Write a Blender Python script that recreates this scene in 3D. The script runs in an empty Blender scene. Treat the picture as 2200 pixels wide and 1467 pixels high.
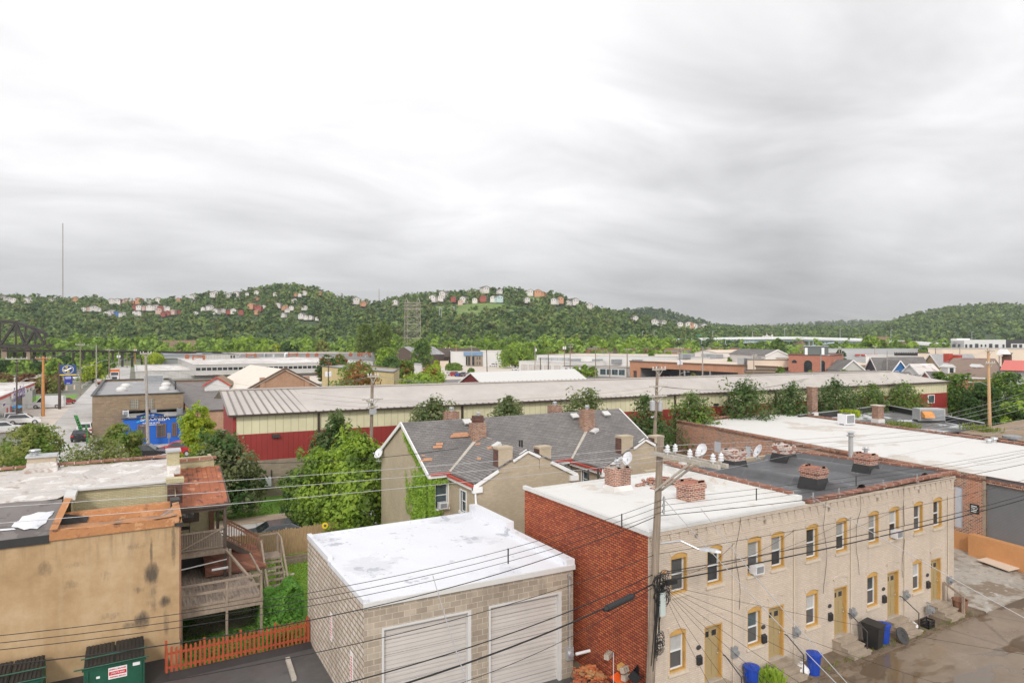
SKY_ZEN, EXPO, HAZE = 0.0, 0.15, 0.00010
import bpy, bmesh, math, random
import numpy as np
from mathutils import Vector, Matrix
R = math.radians
random.seed(7)
SC = bpy.context.scene
COL = SC.collection
# ------------------------------------------------------------------ camera frame
F, T, H = 1420.0, R(29.8), 13.2
CT, ST = math.cos(T), math.sin(T)
def ray(px, py):
 dx = (px - 1100) / F; dz = (733 - py) / F
 return Vector((dx * CT + ST, -dx * ST + CT, dz))
def atz(px, py, z=0.0):
 r = ray(px, py); t = (z - H) / r.z
 return Vector((r.x * t, r.y * t, z))
def aty(px, py, y):
 r = ray(px, py); t = y / r.y
 return Vector((r.x * t, y, r.z * t + H))
def atx(px, py, x):
 r = ray(px, py); t = x / r.x
 return Vector((x, r.y * t, r.z * t + H))
def atd(px, py, d):
 r = ray(px, py) * d
 return Vector((r.x, r.y, r.z + H))
# ------------------------------------------------------------------ objects
ORG = {}
def tag(o, label=None, cat=None, group=None, kind=None):
 if label: o['label'] = label
 if cat: o['category'] = cat
 if group: o['group'] = group
 if kind: o['kind'] = kind
 return o
def thing(name, label, cat, loc=(0, 0, 0), group=None, rz=0.0):
 o = bpy.data.objects.new(name, None)
 o.empty_display_size = 0.3
 COL.objects.link(o)
 o.location = loc; o.rotation_euler = (0, 0, rz)
 ORG[o.name] = Vector(loc)
 return tag(o, label, cat, group)
def copy_tree(o, parent=None):
 c = o.copy(); COL.objects.link(c)
 if parent: c.parent = parent
 for ch in [q for q in bpy.data.objects if q.parent == o and q != c]:
  copy_tree(ch, c)
 return c
class MB:
 """collects faces and links them as one mesh object"""
 def __init__(s, M=None):
  s.v = []; s.f = []; s.mi = []; s.m = 0; s.M = M; s.cuts = []
 def P(s, p):
  p = Vector(p)
  if s.M is not None: p = s.M @ p
  s.v.append(p); return len(s.v) - 1
 def cut(s): s.cuts.append((len(s.v), len(s.f))); return s
 def face(s, pts):
  s.f.append([s.P(p) for p in pts]); s.mi.append(s.m); return s
 quad = face
 def idx(s, ids):
  s.f.append(list(ids)); s.mi.append(s.m)
 def box(s, x0, y0, z0, x1, y1, z1, skip=''):
  x0, x1 = min(x0, x1), max(x0, x1); y0, y1 = min(y0, y1), max(y0, y1); z0, z1 = min(z0, z1), max(z0, z1)
  i = [s.P(p) for p in ((x0,y0,z0),(x1,y0,z0),(x1,y1,z0),(x0,y1,z0),(x0,y0,z1),(x1,y0,z1),(x1,y1,z1),(x0,y1,z1))]
  for k, q in (('b',(3,2,1,0)),('t',(4,5,6,7)),('f',(0,1,5,4)),('r',(1,2,6,5)),('k',(2,3,7,6)),('l',(3,0,4,7))):
   if k not in skip: s.idx([i[j] for j in q])
  return s
 def beam(s, a, b, w, h=None, up=(0, 0, 1)):
  a, b = Vector(a), Vector(b); h = h or w
  d = (b - a).normalized(); up = Vector(up)
  sd = d.cross(up)
  if sd.length < 1e-4: sd = d.cross(Vector((1, 0, 0)))
  sd.normalize(); u = sd.cross(d).normalized()
  c = []
  for p in (a, b):
   for x, y in ((-1,-1),(1,-1),(1,1),(-1,1)):
    c.append(s.P(p + sd * x * w / 2 + u * y * h / 2))
  for q in ((0,3,2,1),(4,5,6,7),(0,1,5,4),(1,2,6,5),(2,3,7,6),(3,0,4,7)): s.idx([c[j] for j in q])
  return s
 def cyl(s, a, b, r0, r1=None, n=10, caps=True):
  a, b = Vector(a), Vector(b); r1 = r0 if r1 is None else r1
  d = (b - a).normalized()
  sd = d.cross(Vector((0, 0, 1)))
  if sd.length < 1e-4: sd = Vector((1, 0, 0))
  sd.normalize(); u = sd.cross(d)
  A = []; B = []
  for k in range(n):
   t = 2 * math.pi * k / n; o = sd * math.cos(t) + u * math.sin(t)
   A.append(s.P(a + o * r0)); B.append(s.P(b + o * r1))
  for k in range(n):
   j = (k + 1) % n; s.idx([A[k], B[k], B[j], A[j]][::-1])
  if caps: s.idx(A); s.idx(B[::-1])
  return s
 def tube(s, pts, r, n=6):
  pts = [Vector(p) for p in pts]; rings = []
  for k, p in enumerate(pts):
   d = (pts[min(k + 1, len(pts) - 1)] - pts[max(k - 1, 0)]).normalized()
   sd = d.cross(Vector((0, 0, 1)))
   if sd.length < 1e-3: sd = Vector((1, 0, 0))
   sd.normalize(); u = sd.cross(d)
   rr = r[k] if isinstance(r, (list, tuple)) else r
   rings.append([s.P(p + (sd * math.cos(2*math.pi*j/n) + u * math.sin(2*math.pi*j/n)) * rr) for j in range(n)])
  for a, b in zip(rings, rings[1:]):
   for j in range(n):
    q = (j + 1) % n; s.idx([a[j], a[q], b[q], b[j]])
  s.idx(rings[0][::-1]); s.idx(rings[-1])
  return s
 def lathe(s, c, prof, n=14):
  c = Vector(c); rings = []
  for r, z in prof:
   rings.append([s.P(c + Vector((r * math.cos(2*math.pi*j/n), r * math.sin(2*math.pi*j/n), z))) for j in range(n)])
  for a, b in zip(rings, rings[1:]):
   for j in range(n):
    q = (j + 1) % n; s.idx([a[j], a[q], b[q], b[j]])
  s.idx(rings[0][::-1]); s.idx(rings[-1])
  return s
 def prism(s, poly, z0, z1, bottom=True):
  b = [s.P((x, y, z0)) for x, y in poly]; t = [s.P((x, y, z1)) for x, y in poly]
  n = len(poly)
  for k in range(n):
   j = (k + 1) % n; s.idx([b[k], b[j], t[j], t[k]])
  s.idx(t)
  if bottom: s.idx(b[::-1])
  return s
 def slab(s, top, dz):
  """polygon of 3-d points with thickness dz below"""
  t = [s.P(p) for p in top]; b = [s.P(Vector(p) - Vector((0, 0, dz))) for p in top]
  n = len(top)
  s.idx(t); s.idx(b[::-1])
  for k in range(n):
   j = (k + 1) % n; s.idx([b[k], b[j], t[j], t[k]])
  return s
 def extr(s, pts, vec):
  vec = Vector(vec); a = [s.P(p) for p in pts]; b = [s.P(Vector(p) + vec) for p in pts]
  n = len(pts)
  s.idx(a[::-1]); s.idx(b)
  for k in range(n):
   j = (k + 1) % n; s.idx([a[k], a[j], b[j], b[k]])
  return s
 def build(s, name, mats, parent=None, smooth=False, loc=None, fix=False, label=None):
  """loc: origin of a top-level mesh; parts are stored relative to their thing"""
  if s.cuts:                                   # several like pieces: one object each
   s.cut(); cs = sorted(set(s.cuts)); v, f, mi = s.v, s.f, s.mi; a = (0, 0)
   for b in cs:
    if b[1] > a[1]: q = MB(); q.v = v[a[0]:b[0]]; q.f = [[k - a[0] for k in g] for g in f[a[1]:b[1]]]; q.mi = mi[a[1]:b[1]]; o = q.build(name, mats, parent, smooth, loc, fix, label)
    a = b
   return o
  off = Vector((0, 0, 0))
  if parent is not None: off = ORG.get(parent.name, Vector((0, 0, 0)))
  if loc is not None: off = Vector(loc)
  me = bpy.data.meshes.new(name)
  me.from_pydata([tuple(p - off) for p in s.v], [], s.f)
  if not isinstance(mats, (list, tuple)): mats = [mats]
  for m in mats: me.materials.append(m)
  if len(mats) > 1: me.polygons.foreach_set('material_index', s.mi)
  if fix:
   bm = bmesh.new(); bm.from_mesh(me)
   bmesh.ops.recalc_face_normals(bm, faces=bm.faces); bm.to_mesh(me); bm.free()
  if smooth: me.polygons.foreach_set('use_smooth', [True] * len(me.polygons))
  me.update()
  o = bpy.data.objects.new(name, me); COL.objects.link(o)
  if parent is not None: o.parent = parent
  elif loc is not None: o.location = loc
  ORG[o.name] = off
  if label: o['label'] = label
  return o
# ------------------------------------------------------------------ materials
class NT:
 def __init__(s, name):
  s.mat = bpy.data.materials.new(name); s.mat.use_nodes = True
  s.t = s.mat.node_tree; s.n = s.t.nodes; s.n.clear()
  s.out = s.add('ShaderNodeOutputMaterial'); s.b = s.add('ShaderNodeBsdfPrincipled')
  s.link(s.b.outputs[0], s.out.inputs[0]); s._co = None
 def add(s, kind, **kw):
  n = s.n.new(kind)
  for k, v in kw.items(): setattr(n, k, v)
  return n
 def link(s, a, b): s.t.links.new(a, b)
 def inp(s, node, key, v):
  i = node.inputs[key]
  if isinstance(v, bpy.types.NodeSocket): s.link(v, i)
  elif v is not None: i.default_value = v
 def co(s):
  if s._co is None: s._co = s.add('ShaderNodeTexCoord').outputs['Object']
  return s._co
 def mapped(s, scale=(1, 1, 1), rot=(0, 0, 0), loc=(0, 0, 0)):
  m = s.add('ShaderNodeMapping'); s.link(s.co(), m.inputs[0])
  m.inputs['Scale'].default_value = scale; m.inputs['Rotation'].default_value = rot; m.inputs['Location'].default_value = loc
  return m.outputs[0]
 def noise(s, scale=5, detail=4, rough=0.6, vec=None, dist=0.0):
  n = s.add('ShaderNodeTexNoise'); s.link(vec or s.co(), n.inputs['Vector'])
  n.inputs['Scale'].default_value = scale; n.inputs['Detail'].default_value = detail
  n.inputs['Roughness'].default_value = rough; n.inputs['Distortion'].default_value = dist
  return n.outputs['Fac']
 def ramp(s, fac, stops, interp='LINEAR'):
  r = s.add('ShaderNodeValToRGB'); s.link(fac, r.inputs[0]); r.color_ramp.interpolation = interp
  e = r.color_ramp.elements
  while len(e) < len(stops): e.new(0.5)
  for k, (p, c) in enumerate(stops):
   e[k].position = p
   e[k].color = (c, c, c, 1) if isinstance(c, (int, float)) else (*c[:3], 1)
  return r.outputs[0]
 def mix(s, fac, a, b, mode='MIX'):
  m = s.add('ShaderNodeMix', data_type='RGBA', blend_type=mode)
  s.inp(m, 0, fac)
  for k, v in ((6, a), (7, b)):
   if isinstance(v, (tuple, list)): v = (*v[:3], 1)
   s.inp(m, k, v)
  return m.outputs[2]
 def math(s, op, a, b=None, c=None, clamp=False):
  m = s.add('ShaderNodeMath', operation=op); m.use_clamp = clamp
  s.inp(m, 0, a); s.inp(m, 1, b)
  if c is not None: s.inp(m, 2, c)
  return m.outputs[0]
 def sep(s, vec=None):
  n = s.add('ShaderNodeSeparateXYZ'); s.link(vec or s.co(), n.inputs[0]); return n.outputs
 def comb(s, x=0, y=0, z=0):
  n = s.add('ShaderNodeCombineXYZ'); s.inp(n, 0, x); s.inp(n, 1, y); s.inp(n, 2, z); return n.outputs[0]
 def wallvec(s):
  x = s.sep(); return s.comb(s.math('ADD', x[0], x[1]), x[2], 0)
 def bump(s, h, dist=0.01, strength=1.0, chain=None):
  b = s.add('ShaderNodeBump'); s.link(h, b.inputs['Height'])
  b.inputs['Distance'].default_value = dist; b.inputs['Strength'].default_value = strength
  if chain is not None: s.link(chain, b.inputs['Normal'])
  s.link(b.outputs[0], s.b.inputs['Normal']); return b.outputs[0]
 def done(s, col=None, rough=0.8, metal=0.0, spec=None):
  if col is not None:
   if isinstance(col, (tuple, list)): col = (*col[:3], 1)
   s.inp(s.b, 'Base Color', col)
  s.inp(s.b, 'Roughness', rough); s.inp(s.b, 'Metallic', metal)
  if spec is not None: s.inp(s.b, 'Specular IOR Level', spec)
  return s.mat
MATS = {}
def plain(name, col, rough=0.75, var=0.18, scale=3.0, metal=0.0, bump=0.0, spec=None):
 if name in MATS: return MATS[name]
 n = NT(name)
 a = n.noise(scale, 5, 0.65)
 b = n.noise(scale * 7.3, 3, 0.6)
 f = n.math('ADD', n.math('MULTIPLY', a, 0.65), n.math('MULTIPLY', b, 0.35))
 c = n.ramp(f, [(0.3, tuple(x * (1 - var) for x in col)), (0.7, tuple(min(1, x * (1 + var)) for x in col))])
 if bump: n.bump(b, bump, 0.6)
 MATS[name] = n.done(c, rough, metal, spec); return MATS[name]
def brick(name, cols, mortar, bw=0.21, bh=0.075, ms=0.012, dirt=None, white=0.0, bump=0.006, rough=0.85, off=0.5, streak=0.0, blotch=0.5):
 """cols: list of brick colours drawn at random per brick"""
 n = NT(name); w = n.wallvec()
 t = n.add('ShaderNodeTexBrick'); n.link(w, t.inputs['Vector'])
 t.offset = off
 t.inputs['Scale'].default_value = 1.0; t.inputs['Brick Width'].default_value = bw; t.inputs['Row Height'].default_value = bh
 t.inputs['Mortar Size'].default_value = ms; t.inputs['Mortar Smooth'].default_value = 0.15
 t.inputs['Color1'].default_value = (0, 0, 0, 1); t.inputs['Color2'].default_value = (1, 1, 1, 1); t.inputs['Mortar'].default_value = (0.5, 0.5, 0.5, 1)
 k = len(cols)
 rnd = n.sep(t.outputs['Color'])[0]
 c = n.ramp(rnd, [((i + 0.0) / max(1, k), cc) for i, cc in enumerate(cols)], 'CONSTANT' if k > 2 else 'LINEAR')
 big = n.noise(0.9, 5, 0.7)
 c = n.mix(n.ramp(big, [(0.35, 0.0), (0.7, blotch)]), c, tuple(x * 0.62 for x in cols[0]))
 fine = n.noise(40, 2, 0.5)
 c = n.mix(n.math('MULTIPLY', fine, 0.25), c, (0.03, 0.025, 0.02))
 c = n.mix(t.outputs['Fac'], c, mortar)
 if dirt:
  d = n.noise(0.55, 6, 0.75, n.mapped((1, 1, 0.35)))
  c = n.mix(n.ramp(d, [(0.48, 0.0), (0.72, dirt[1])]), c, dirt[0])
 if white:
  d = n.noise(3.5, 5, 0.8)
  c = n.mix(n.ramp(d, [(1 - white, 0.0), (1 - white + 0.05, 1)]), c, (0.62, 0.58, 0.54))
 if streak:
  d = n.noise(2.2, 4, 0.6, n.mapped((1, 1, 0.06)))
  c = n.mix(n.ramp(d, [(0.5, 0.0), (0.75, streak)]), c, (0.07, 0.06, 0.05))
 hgt = n.math('SUBTRACT', 1.0, t.outputs['Fac'])
 hgt = n.math('ADD', hgt, n.math('MULTIPLY', fine, 0.35))
 n.bump(hgt, bump, 0.9)
 return n.done(c, rough)
def glass(name, col=(0.03, 0.035, 0.04), rough=0.08):
 n = NT(name)
 c = n.ramp(n.noise(1.1, 3), [(0.3, tuple(x * 0.5 for x in col)), (0.7, tuple(x * 1.6 for x in col))])
 return n.done(c, rough, 0, 0.6)
# ------------------------------------------------------------------ material set
M = {}
M['cream_brick'] = brick('cream_painted_brick', [(0.70, 0.595, 0.49), (0.73, 0.62, 0.515), (0.675, 0.57, 0.47)], (0.55, 0.45, 0.355), ms=0.011, bump=0.012, blotch=0.16, dirt=((0.46, 0.38, 0.29), 0.35), streak=0.12)
M['red_brick'] = brick('red_painted_brick', [(0.60, 0.135, 0.045), (0.53, 0.105, 0.036), (0.68, 0.175, 0.06), (0.40, 0.065, 0.025), (0.60, 0.135, 0.045)], (0.075, 0.03, 0.022), bw=0.24, bh=0.092, ms=0.015, bump=0.012, dirt=((0.10, 0.03, 0.02), 0.5), streak=0.2)
M['common_brick'] = brick('weathered_common_brick', [(0.40, 0.14, 0.075), (0.50, 0.25, 0.155), (0.28, 0.10, 0.06), (0.46, 0.17, 0.09), (0.045, 0.04, 0.038), (0.42, 0.20, 0.13)], (0.60, 0.50, 0.40), bw=0.22, bh=0.085, ms=0.014, dirt=((0.58, 0.19, 0.085), 0.5))
M['chimney_brick'] = brick('chimney_brick', [(0.33, 0.12, 0.065), (0.42, 0.17, 0.085), (0.22, 0.09, 0.055), (0.50, 0.27, 0.17)], (0.40, 0.33, 0.27), bw=0.21, bh=0.078, ms=0.013, dirt=((0.08, 0.06, 0.05), 0.45))
M['red_chimney'] = brick('red_chimney_brick', [(0.46, 0.13, 0.065), (0.36, 0.09, 0.05), (0.52, 0.19, 0.10), (0.24, 0.07, 0.04)], (0.52, 0.45, 0.38), bw=0.21, bh=0.078, ms=0.014, dirt=((0.10, 0.06, 0.045), 0.5), white=0.3)
M['white_chimney'] = brick('limewashed_brick', [(0.72, 0.67, 0.62), (0.66, 0.6, 0.55), (0.34, 0.12, 0.075), (0.75, 0.7, 0.65)], (0.42, 0.2, 0.13), bw=0.21, bh=0.085, ms=0.012)
M['yellow_brick'] = brick('pale_yellow_brick', [(0.62, 0.55, 0.33), (0.57, 0.5, 0.3), (0.66, 0.59, 0.37)], (0.42, 0.36, 0.22), ms=0.009, dirt=((0.3, 0.26, 0.18), 0.35))
M['tan_brick'] = brick('beige_painted_brick', [(0.58, 0.48, 0.35), (0.615, 0.51, 0.375), (0.55, 0.45, 0.325)], (0.48, 0.39, 0.28), ms=0.009, dirt=((0.37, 0.30, 0.22), 0.3))
M['dark_brick'] = brick('sooty_brick', [(0.16, 0.06, 0.045), (0.22, 0.08, 0.05), (0.11, 0.045, 0.035)], (0.12, 0.09, 0.075))
M['cmu'] = brick('concrete_block', [(0.46, 0.38, 0.295), (0.51, 0.425, 0.33), (0.41, 0.335, 0.26), (0.56, 0.475, 0.375), (0.44, 0.37, 0.295)], (0.62, 0.54, 0.44), bw=0.41, bh=0.205, ms=0.010, bump=0.008, dirt=((0.14, 0.115, 0.09), 0.5), streak=0.3)
M['cmu_light'] = brick('pale_concrete_block', [(0.74, 0.65, 0.55), (0.69, 0.60, 0.50), (0.78, 0.70, 0.61), (0.66, 0.56, 0.45)], (0.26, 0.20, 0.155), bw=0.41, bh=0.205, ms=0.028, bump=0.012, blotch=0.2, dirt=((0.34, 0.27, 0.21), 0.35), streak=0.25)
M['split_block'] = brick('tan_split_block', [(0.34, 0.25, 0.155), (0.38, 0.28, 0.18), (0.31, 0.225, 0.14)], (0.25, 0.185, 0.12), bw=0.5, bh=0.25, ms=0.02)
M['orange_brick'] = brick('orange_gable_brick', [(0.48, 0.24, 0.14), (0.54, 0.29, 0.175), (0.42, 0.2, 0.115)], (0.46, 0.32, 0.22), dirt=((0.55, 0.38, 0.27), 0.5))
M['flaked_brick'] = brick('flaking_red_brick', [(0.50, 0.17, 0.11), (0.44, 0.14, 0.09), (0.55, 0.21, 0.14)], (0.50, 0.26, 0.19), white=0.37)
M['stone_block'] = brick('tan_base_block', [(0.36, 0.29, 0.215), (0.41, 0.335, 0.25), (0.33, 0.265, 0.195)], (0.28, 0.225, 0.17), bw=0.4, bh=0.2, ms=0.015)
def stucco():
 n = NT('tan_stucco')
 base = n.ramp(n.noise(0.5, 7, 0.72), [(0.28, (0.33, 0.21, 0.105)), (0.5, (0.45, 0.305, 0.165)), (0.74, (0.57, 0.42, 0.26))])
 x = n.sep()
 mask = None
 for (cx, cz, rx, rz, k) in ((0.64, -1.95, 0.32, 0.55, 1.0), (0.62, -1.1, 0.07, 0.85, 0.75), (0.66, -2.9, 0.25, 0.8, 0.4), (0.30, -3.72, 0.36, 0.42, 0.9), (-0.12, -3.85, 0.32, 0.18, 0.65), (1.10, -3.15, 0.27, 0.30, 0.8),
        (1.15, -3.9, 0.13, 0.8, 0.5), (1.42, -0.85, 0.11, 1.1, 0.6), (0.12, -0.75, 0.45, 0.17, 0.35), (0.2, -2.5, 0.3, 0.17, 0.35), (-0.75, -3.35, 0.5, 0.2, 0.32), (-2.9, -1.15, 0.3, 0.35, 0.4), (-2.1, -1.9, 0.3, 0.22, 0.34), (-0.95, -1.75, 0.3, 0.24, 0.3), (-1.9, -1.15, 0.5, 0.14, 0.25)):
  dx = n.math('DIVIDE', n.math('SUBTRACT', x[0], cx), rx); dz = n.math('DIVIDE', n.math('SUBTRACT', x[2], cz), rz)
  r = n.math('ADD', n.math('MULTIPLY', dx, dx), n.math('MULTIPLY', dz, dz))
  q = n.math('MULTIPLY', n.math('SUBTRACT', 1.0, r, None, True), k)
  mask = q if mask is None else n.math('MAXIMUM', mask, q)
 wob = n.noise(4.5, 9, 0.8, n.mapped((1, 1, 0.4)))
 mk = n.math('MULTIPLY', n.ramp(n.math('ADD', mask, n.math('MULTIPLY', n.math('SUBTRACT', wob, 0.5), 1.9)), [(0.12, 0.0), (0.85, 1.0)]), n.ramp(mask, [(0.0, 0.0), (0.12, 1.0)]))
 c = n.mix(n.math('MULTIPLY', mk, 0.85), base, (0.055, 0.048, 0.042))
 drip = n.noise(1.6, 4, 0.6, n.mapped((1, 1, 0.09)))
 c = n.mix(n.ramp(drip, [(0.55, 0.0), (0.8, 0.35)]), c, (0.60, 0.47, 0.32))
 run = n.ramp(n.noise(3.2, 4, 0.6, n.mapped((1, 1, 0.1))), [(0.5, 0.0), (0.7, 0.6)])      # grime running down from the roof edge
 c = n.mix(n.math('MULTIPLY', run, n.ramp(n.math('MULTIPLY_ADD', x[2], 0.45, 1.0), [(0.3, 0.0), (0.95, 1.0)])), c, (0.15, 0.105, 0.07))
 cr = n.add('ShaderNodeTexVoronoi', feature='DISTANCE_TO_EDGE'); n.link(n.mapped((0.45, 0.45, 0.3)), cr.inputs['Vector']); cr.inputs['Scale'].default_value = 1.0
 c = n.mix(n.ramp(cr.outputs['Distance'], [(0.0, 0.10), (0.004, 0.0)]), c, (0.2, 0.13, 0.08))
 n.bump(n.noise(9, 6, 0.7), 0.01, 0.6)
 return n.done(c, 0.92)
M['stucco'] = stucco()
def membrane(name, col, patch=None, thr=0.62, rough=0.7, var=0.2, scale=0.5, bump=0.02, seams=None, wet=0.0):
 n = NT(name)
 a = n.noise(scale, 6, 0.7); b = n.noise(scale * 9, 4, 0.6)
 c = n.ramp(n.math('ADD', n.math('MULTIPLY', a, 0.7), n.math('MULTIPLY', b, 0.3)), [(0.3, tuple(x * (1 - var) for x in col)), (0.7, tuple(min(1, x * (1 + var * 0.6)) for x in col))])
 if patch:
  for pc, sc, th in patch:
   pm = n.noise(sc, 5, 0.68)
   c = n.mix(n.ramp(pm, [(th, 0.0), (th + 0.035, 0.9)]), c, pc)
 if seams:
  x = n.sep()
  for ax, per, cc in seams:
   m = n.math('MODULO', n.math('ADD', x[ax], 1000), per)
   c = n.mix(n.ramp(n.math('LESS_THAN', m, 0.045), [(0.0, 0.0), (1.0, 0.55)]), c, cc)
 n.bump(n.math('ADD', a, n.math('MULTIPLY', b, 0.3)), bump, 0.7)
 rg = rough
 if wet: rg = n.ramp(n.noise(0.33, 4, 0.6), [(0.45, rough), (0.62, wet)])
 return n.done(c, rg)
M['white_roof'] = membrane('white_roof_coating', (0.70, 0.69, 0.665), [((0.60, 0.51, 0.41), 0.42, 0.61), ((0.52, 0.47, 0.41), 1.1, 0.66), ((0.6, 0.58, 0.55), 0.25, 0.55)], var=0.05, bump=0.03, seams=((0, 2.4, (0.62, 0.6, 0.58)), (1, 3.1, (0.66, 0.64, 0.62))))
M['garage_roof'] = membrane('bright_white_roof', (0.72, 0.73, 0.765), [((0.62, 0.63, 0.67), 0.3, 0.53), ((0.43, 0.45, 0.49), 0.6, 0.61), ((0.52, 0.54, 0.58), 1.9, 0.635)], var=0.04, bump=0.025)
M['ware_roof'] = membrane('white_warehouse_roof', (0.69, 0.67, 0.64), [((0.40, 0.26, 0.19), 0.25, 0.66), ((0.55, 0.50, 0.44), 0.12, 0.58)], var=0.06, bump=0.02, seams=((0, 3.0, (0.7, 0.67, 0.63)),))
M['black_roof'] = membrane('grey_black_roof_membrane', (0.115, 0.115, 0.12), [((0.21, 0.21, 0.215), 0.7, 0.63), ((0.05, 0.05, 0.052), 1.3, 0.68)], var=0.3, bump=0.05, rough=0.6, seams=((1, 2.9, (0.17, 0.17, 0.175)),), wet=0.3)
M['old_black_roof'] = membrane('patched_black_roof', (0.13, 0.128, 0.125), [((0.66, 0.66, 0.68), 0.16, 0.51), ((0.035, 0.035, 0.036), 0.4, 0.6)], var=0.35, bump=0.05, wet=0.2)
M['brown_roof'] = membrane('brown_gravel_roof', (0.30, 0.215, 0.14), [((0.13, 0.11, 0.09), 0.3, 0.6)], var=0.3, bump=0.06, rough=0.95)
M['grey_roof'] = membrane('grey_gravel_roof', (0.33, 0.325, 0.325), [((0.66, 0.66, 0.68), 0.22, 0.62), ((0.2, 0.2, 0.2), 0.3, 0.6)], var=0.2)
M['silver_roof'] = membrane('aluminised_roof', (0.60, 0.555, 0.515), [((0.40, 0.31, 0.255), 1.9, 0.58), ((0.76, 0.73, 0.70), 0.9, 0.54), ((0.30, 0.22, 0.18), 4.5, 0.66)], var=0.22, bump=0.14, rough=0.55, scale=1.4)
M['dark_membrane'] = membrane('dark_roof_membrane', (0.185, 0.165, 0.155), [((0.12, 0.105, 0.1), 0.8, 0.54)], var=0.2, bump=0.03)
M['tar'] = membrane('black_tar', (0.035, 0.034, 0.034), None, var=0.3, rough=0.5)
M['far_white_roof'] = membrane('mottled_white_roof', (0.64, 0.60, 0.57), [((0.42, 0.32, 0.26), 0.16, 0.55), ((0.78, 0.76, 0.74), 0.09, 0.53), ((0.34, 0.31, 0.29), 0.3, 0.6)], var=0.15, scale=0.12)
M['far_pink_roof'] = membrane('pale_buff_roof', (0.68, 0.56, 0.45), [((0.6, 0.5, 0.41), 0.06, 0.58)], var=0.08, scale=0.1)
M['orange_felt'] = membrane('orange_roofing_felt', (0.47, 0.215, 0.09), [((0.27, 0.13, 0.07), 1.3, 0.58), ((0.56, 0.30, 0.15), 2.0, 0.57), ((0.12, 0.1, 0.09), 2.6, 0.66)], var=0.25, bump=0.05, rough=0.85, scale=1.2)
M['orange_old'] = membrane('worn_orange_felt', (0.50, 0.245, 0.11), [((0.21, 0.185, 0.17), 1.1, 0.51), ((0.42, 0.41, 0.40), 1.7, 0.6)], var=0.2, bump=0.05, rough=0.85, scale=1.0, seams=((1, 0.55, (0.2, 0.12, 0.08)),))
M['rust_roof'] = membrane('rusty_tin_roof', (0.37, 0.125, 0.06), [((0.42, 0.36, 0.32), 4.5, 0.66), ((0.13, 0.06, 0.045), 2.3, 0.57), ((0.52, 0.23, 0.12), 1.4, 0.6)], var=0.3, bump=0.03, rough=0.75, scale=2)
def shingles():
 n = NT('grey_shingles')
 x = n.sep()
 v = n.comb(n.math('ADD', x[0], n.math('MULTIPLY', x[1], 0.0)), n.math('ADD', x[2], n.math('MULTIPLY', x[1], 0.0)), 0)
 t = n.add('ShaderNodeTexBrick'); n.link(v, t.inputs['Vector'])
 t.inputs['Scale'].default_value = 1; t.inputs['Brick Width'].default_value = 0.34; t.inputs['Row Height'].default_value = 0.078; t.inputs['Mortar Size'].default_value = 0.008
 t.inputs['Color1'].default_value = (0.19, 0.176, 0.166, 1); t.inputs['Color2'].default_value = (0.25, 0.233, 0.22, 1); t.inputs['Mortar'].default_value = (0.075, 0.073, 0.072, 1)
 c = n.mix(n.ramp(n.noise(0.45, 6, 0.7), [(0.4, 0.0), (0.75, 0.55)]), t.outputs['Color'], (0.075, 0.073, 0.073))
 c = n.mix(n.ramp(n.noise(0.8, 5, 0.7), [(0.55, 0.0), (0.8, 0.35)]), c, (0.26, 0.245, 0.23))
 n.bump(n.math('SUBTRACT', 1.0, t.outputs['Fac']), 0.012, 0.8)
 return n.done(c, 0.9)
M['shingle'] = shingles()
def shingles_y():
 n = NT('grey_shingles_side')
 x = n.sep(); v = n.comb(x[1], x[2], 0)
 t = n.add('ShaderNodeTexBrick'); n.link(v, t.inputs['Vector'])
 t.inputs['Scale'].default_value = 1; t.inputs['Brick Width'].default_value = 0.34; t.inputs['Row Height'].default_value = 0.078; t.inputs['Mortar Size'].default_value = 0.008
 t.inputs['Color1'].default_value = (0.20, 0.186, 0.176, 1); t.inputs['Color2'].default_value = (0.265, 0.247, 0.235, 1); t.inputs['Mortar'].default_value = (0.065, 0.063, 0.063, 1)
 c = n.mix(n.ramp(n.noise(0.45, 6, 0.7), [(0.4, 0.0), (0.75, 0.5)]), t.outputs['Color'], (0.09, 0.087, 0.086))
 n.bump(n.math('SUBTRACT', 1.0, t.outputs['Fac']), 0.012, 0.8)
 return n.done(c, 0.9)
M['shingle_y'] = shingles_y()
def ribbed(name, col, per=0.3, axis='w', line=0.55, width=0.16, rough=0.55, var=0.12, rust=0.0, metal=0.0):
 """vertical-ribbed metal siding: the ribs are real relief in the normal plus the seam lines of the sheets"""
 n = NT(name); x = n.sep()
 w = n.math('ADD', x[0], x[1]) if axis == 'w' else x[axis]
 m = n.math('MODULO', n.math('ADD', w, 2000), per)
 m = n.math('DIVIDE', m, per)
 seam = n.math('LESS_THAN', m, width)
 a = n.noise(0.35, 5, 0.65)
 c = n.ramp(a, [(0.3, tuple(k * (1 - var) for k in col)), (0.7, tuple(min(1, k * (1 + var)) for k in col))])
 c = n.mix(n.math('MULTIPLY', seam, line), c, tuple(k * 0.45 for k in col))
 if rust:
  d = n.noise(1.3, 5, 0.7, n.mapped((1, 1, 0.15)))
  c = n.mix(n.ramp(d, [(0.6, 0.0), (0.78, rust)]), c, (0.28, 0.15, 0.07))
 n.bump(n.math('SUBTRACT', 1.0, seam), 0.02, 0.6)
 return n.done(c, rough, metal)
M['shed_cream'] = ribbed('cream_metal_siding', (0.66, 0.61, 0.41), 0.62, line=0.55, width=0.08, rust=0.5)
M['shed_red'] = ribbed('red_metal_siding', (0.30, 0.034, 0.03), 0.42, line=0.45, width=0.12, rust=0.25)
M['shed_roof'] = ribbed('grey_metal_roof', (0.47, 0.43, 0.395), 0.62, axis=0, line=0.0, width=0.0, rough=0.5, rust=0.12)
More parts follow.
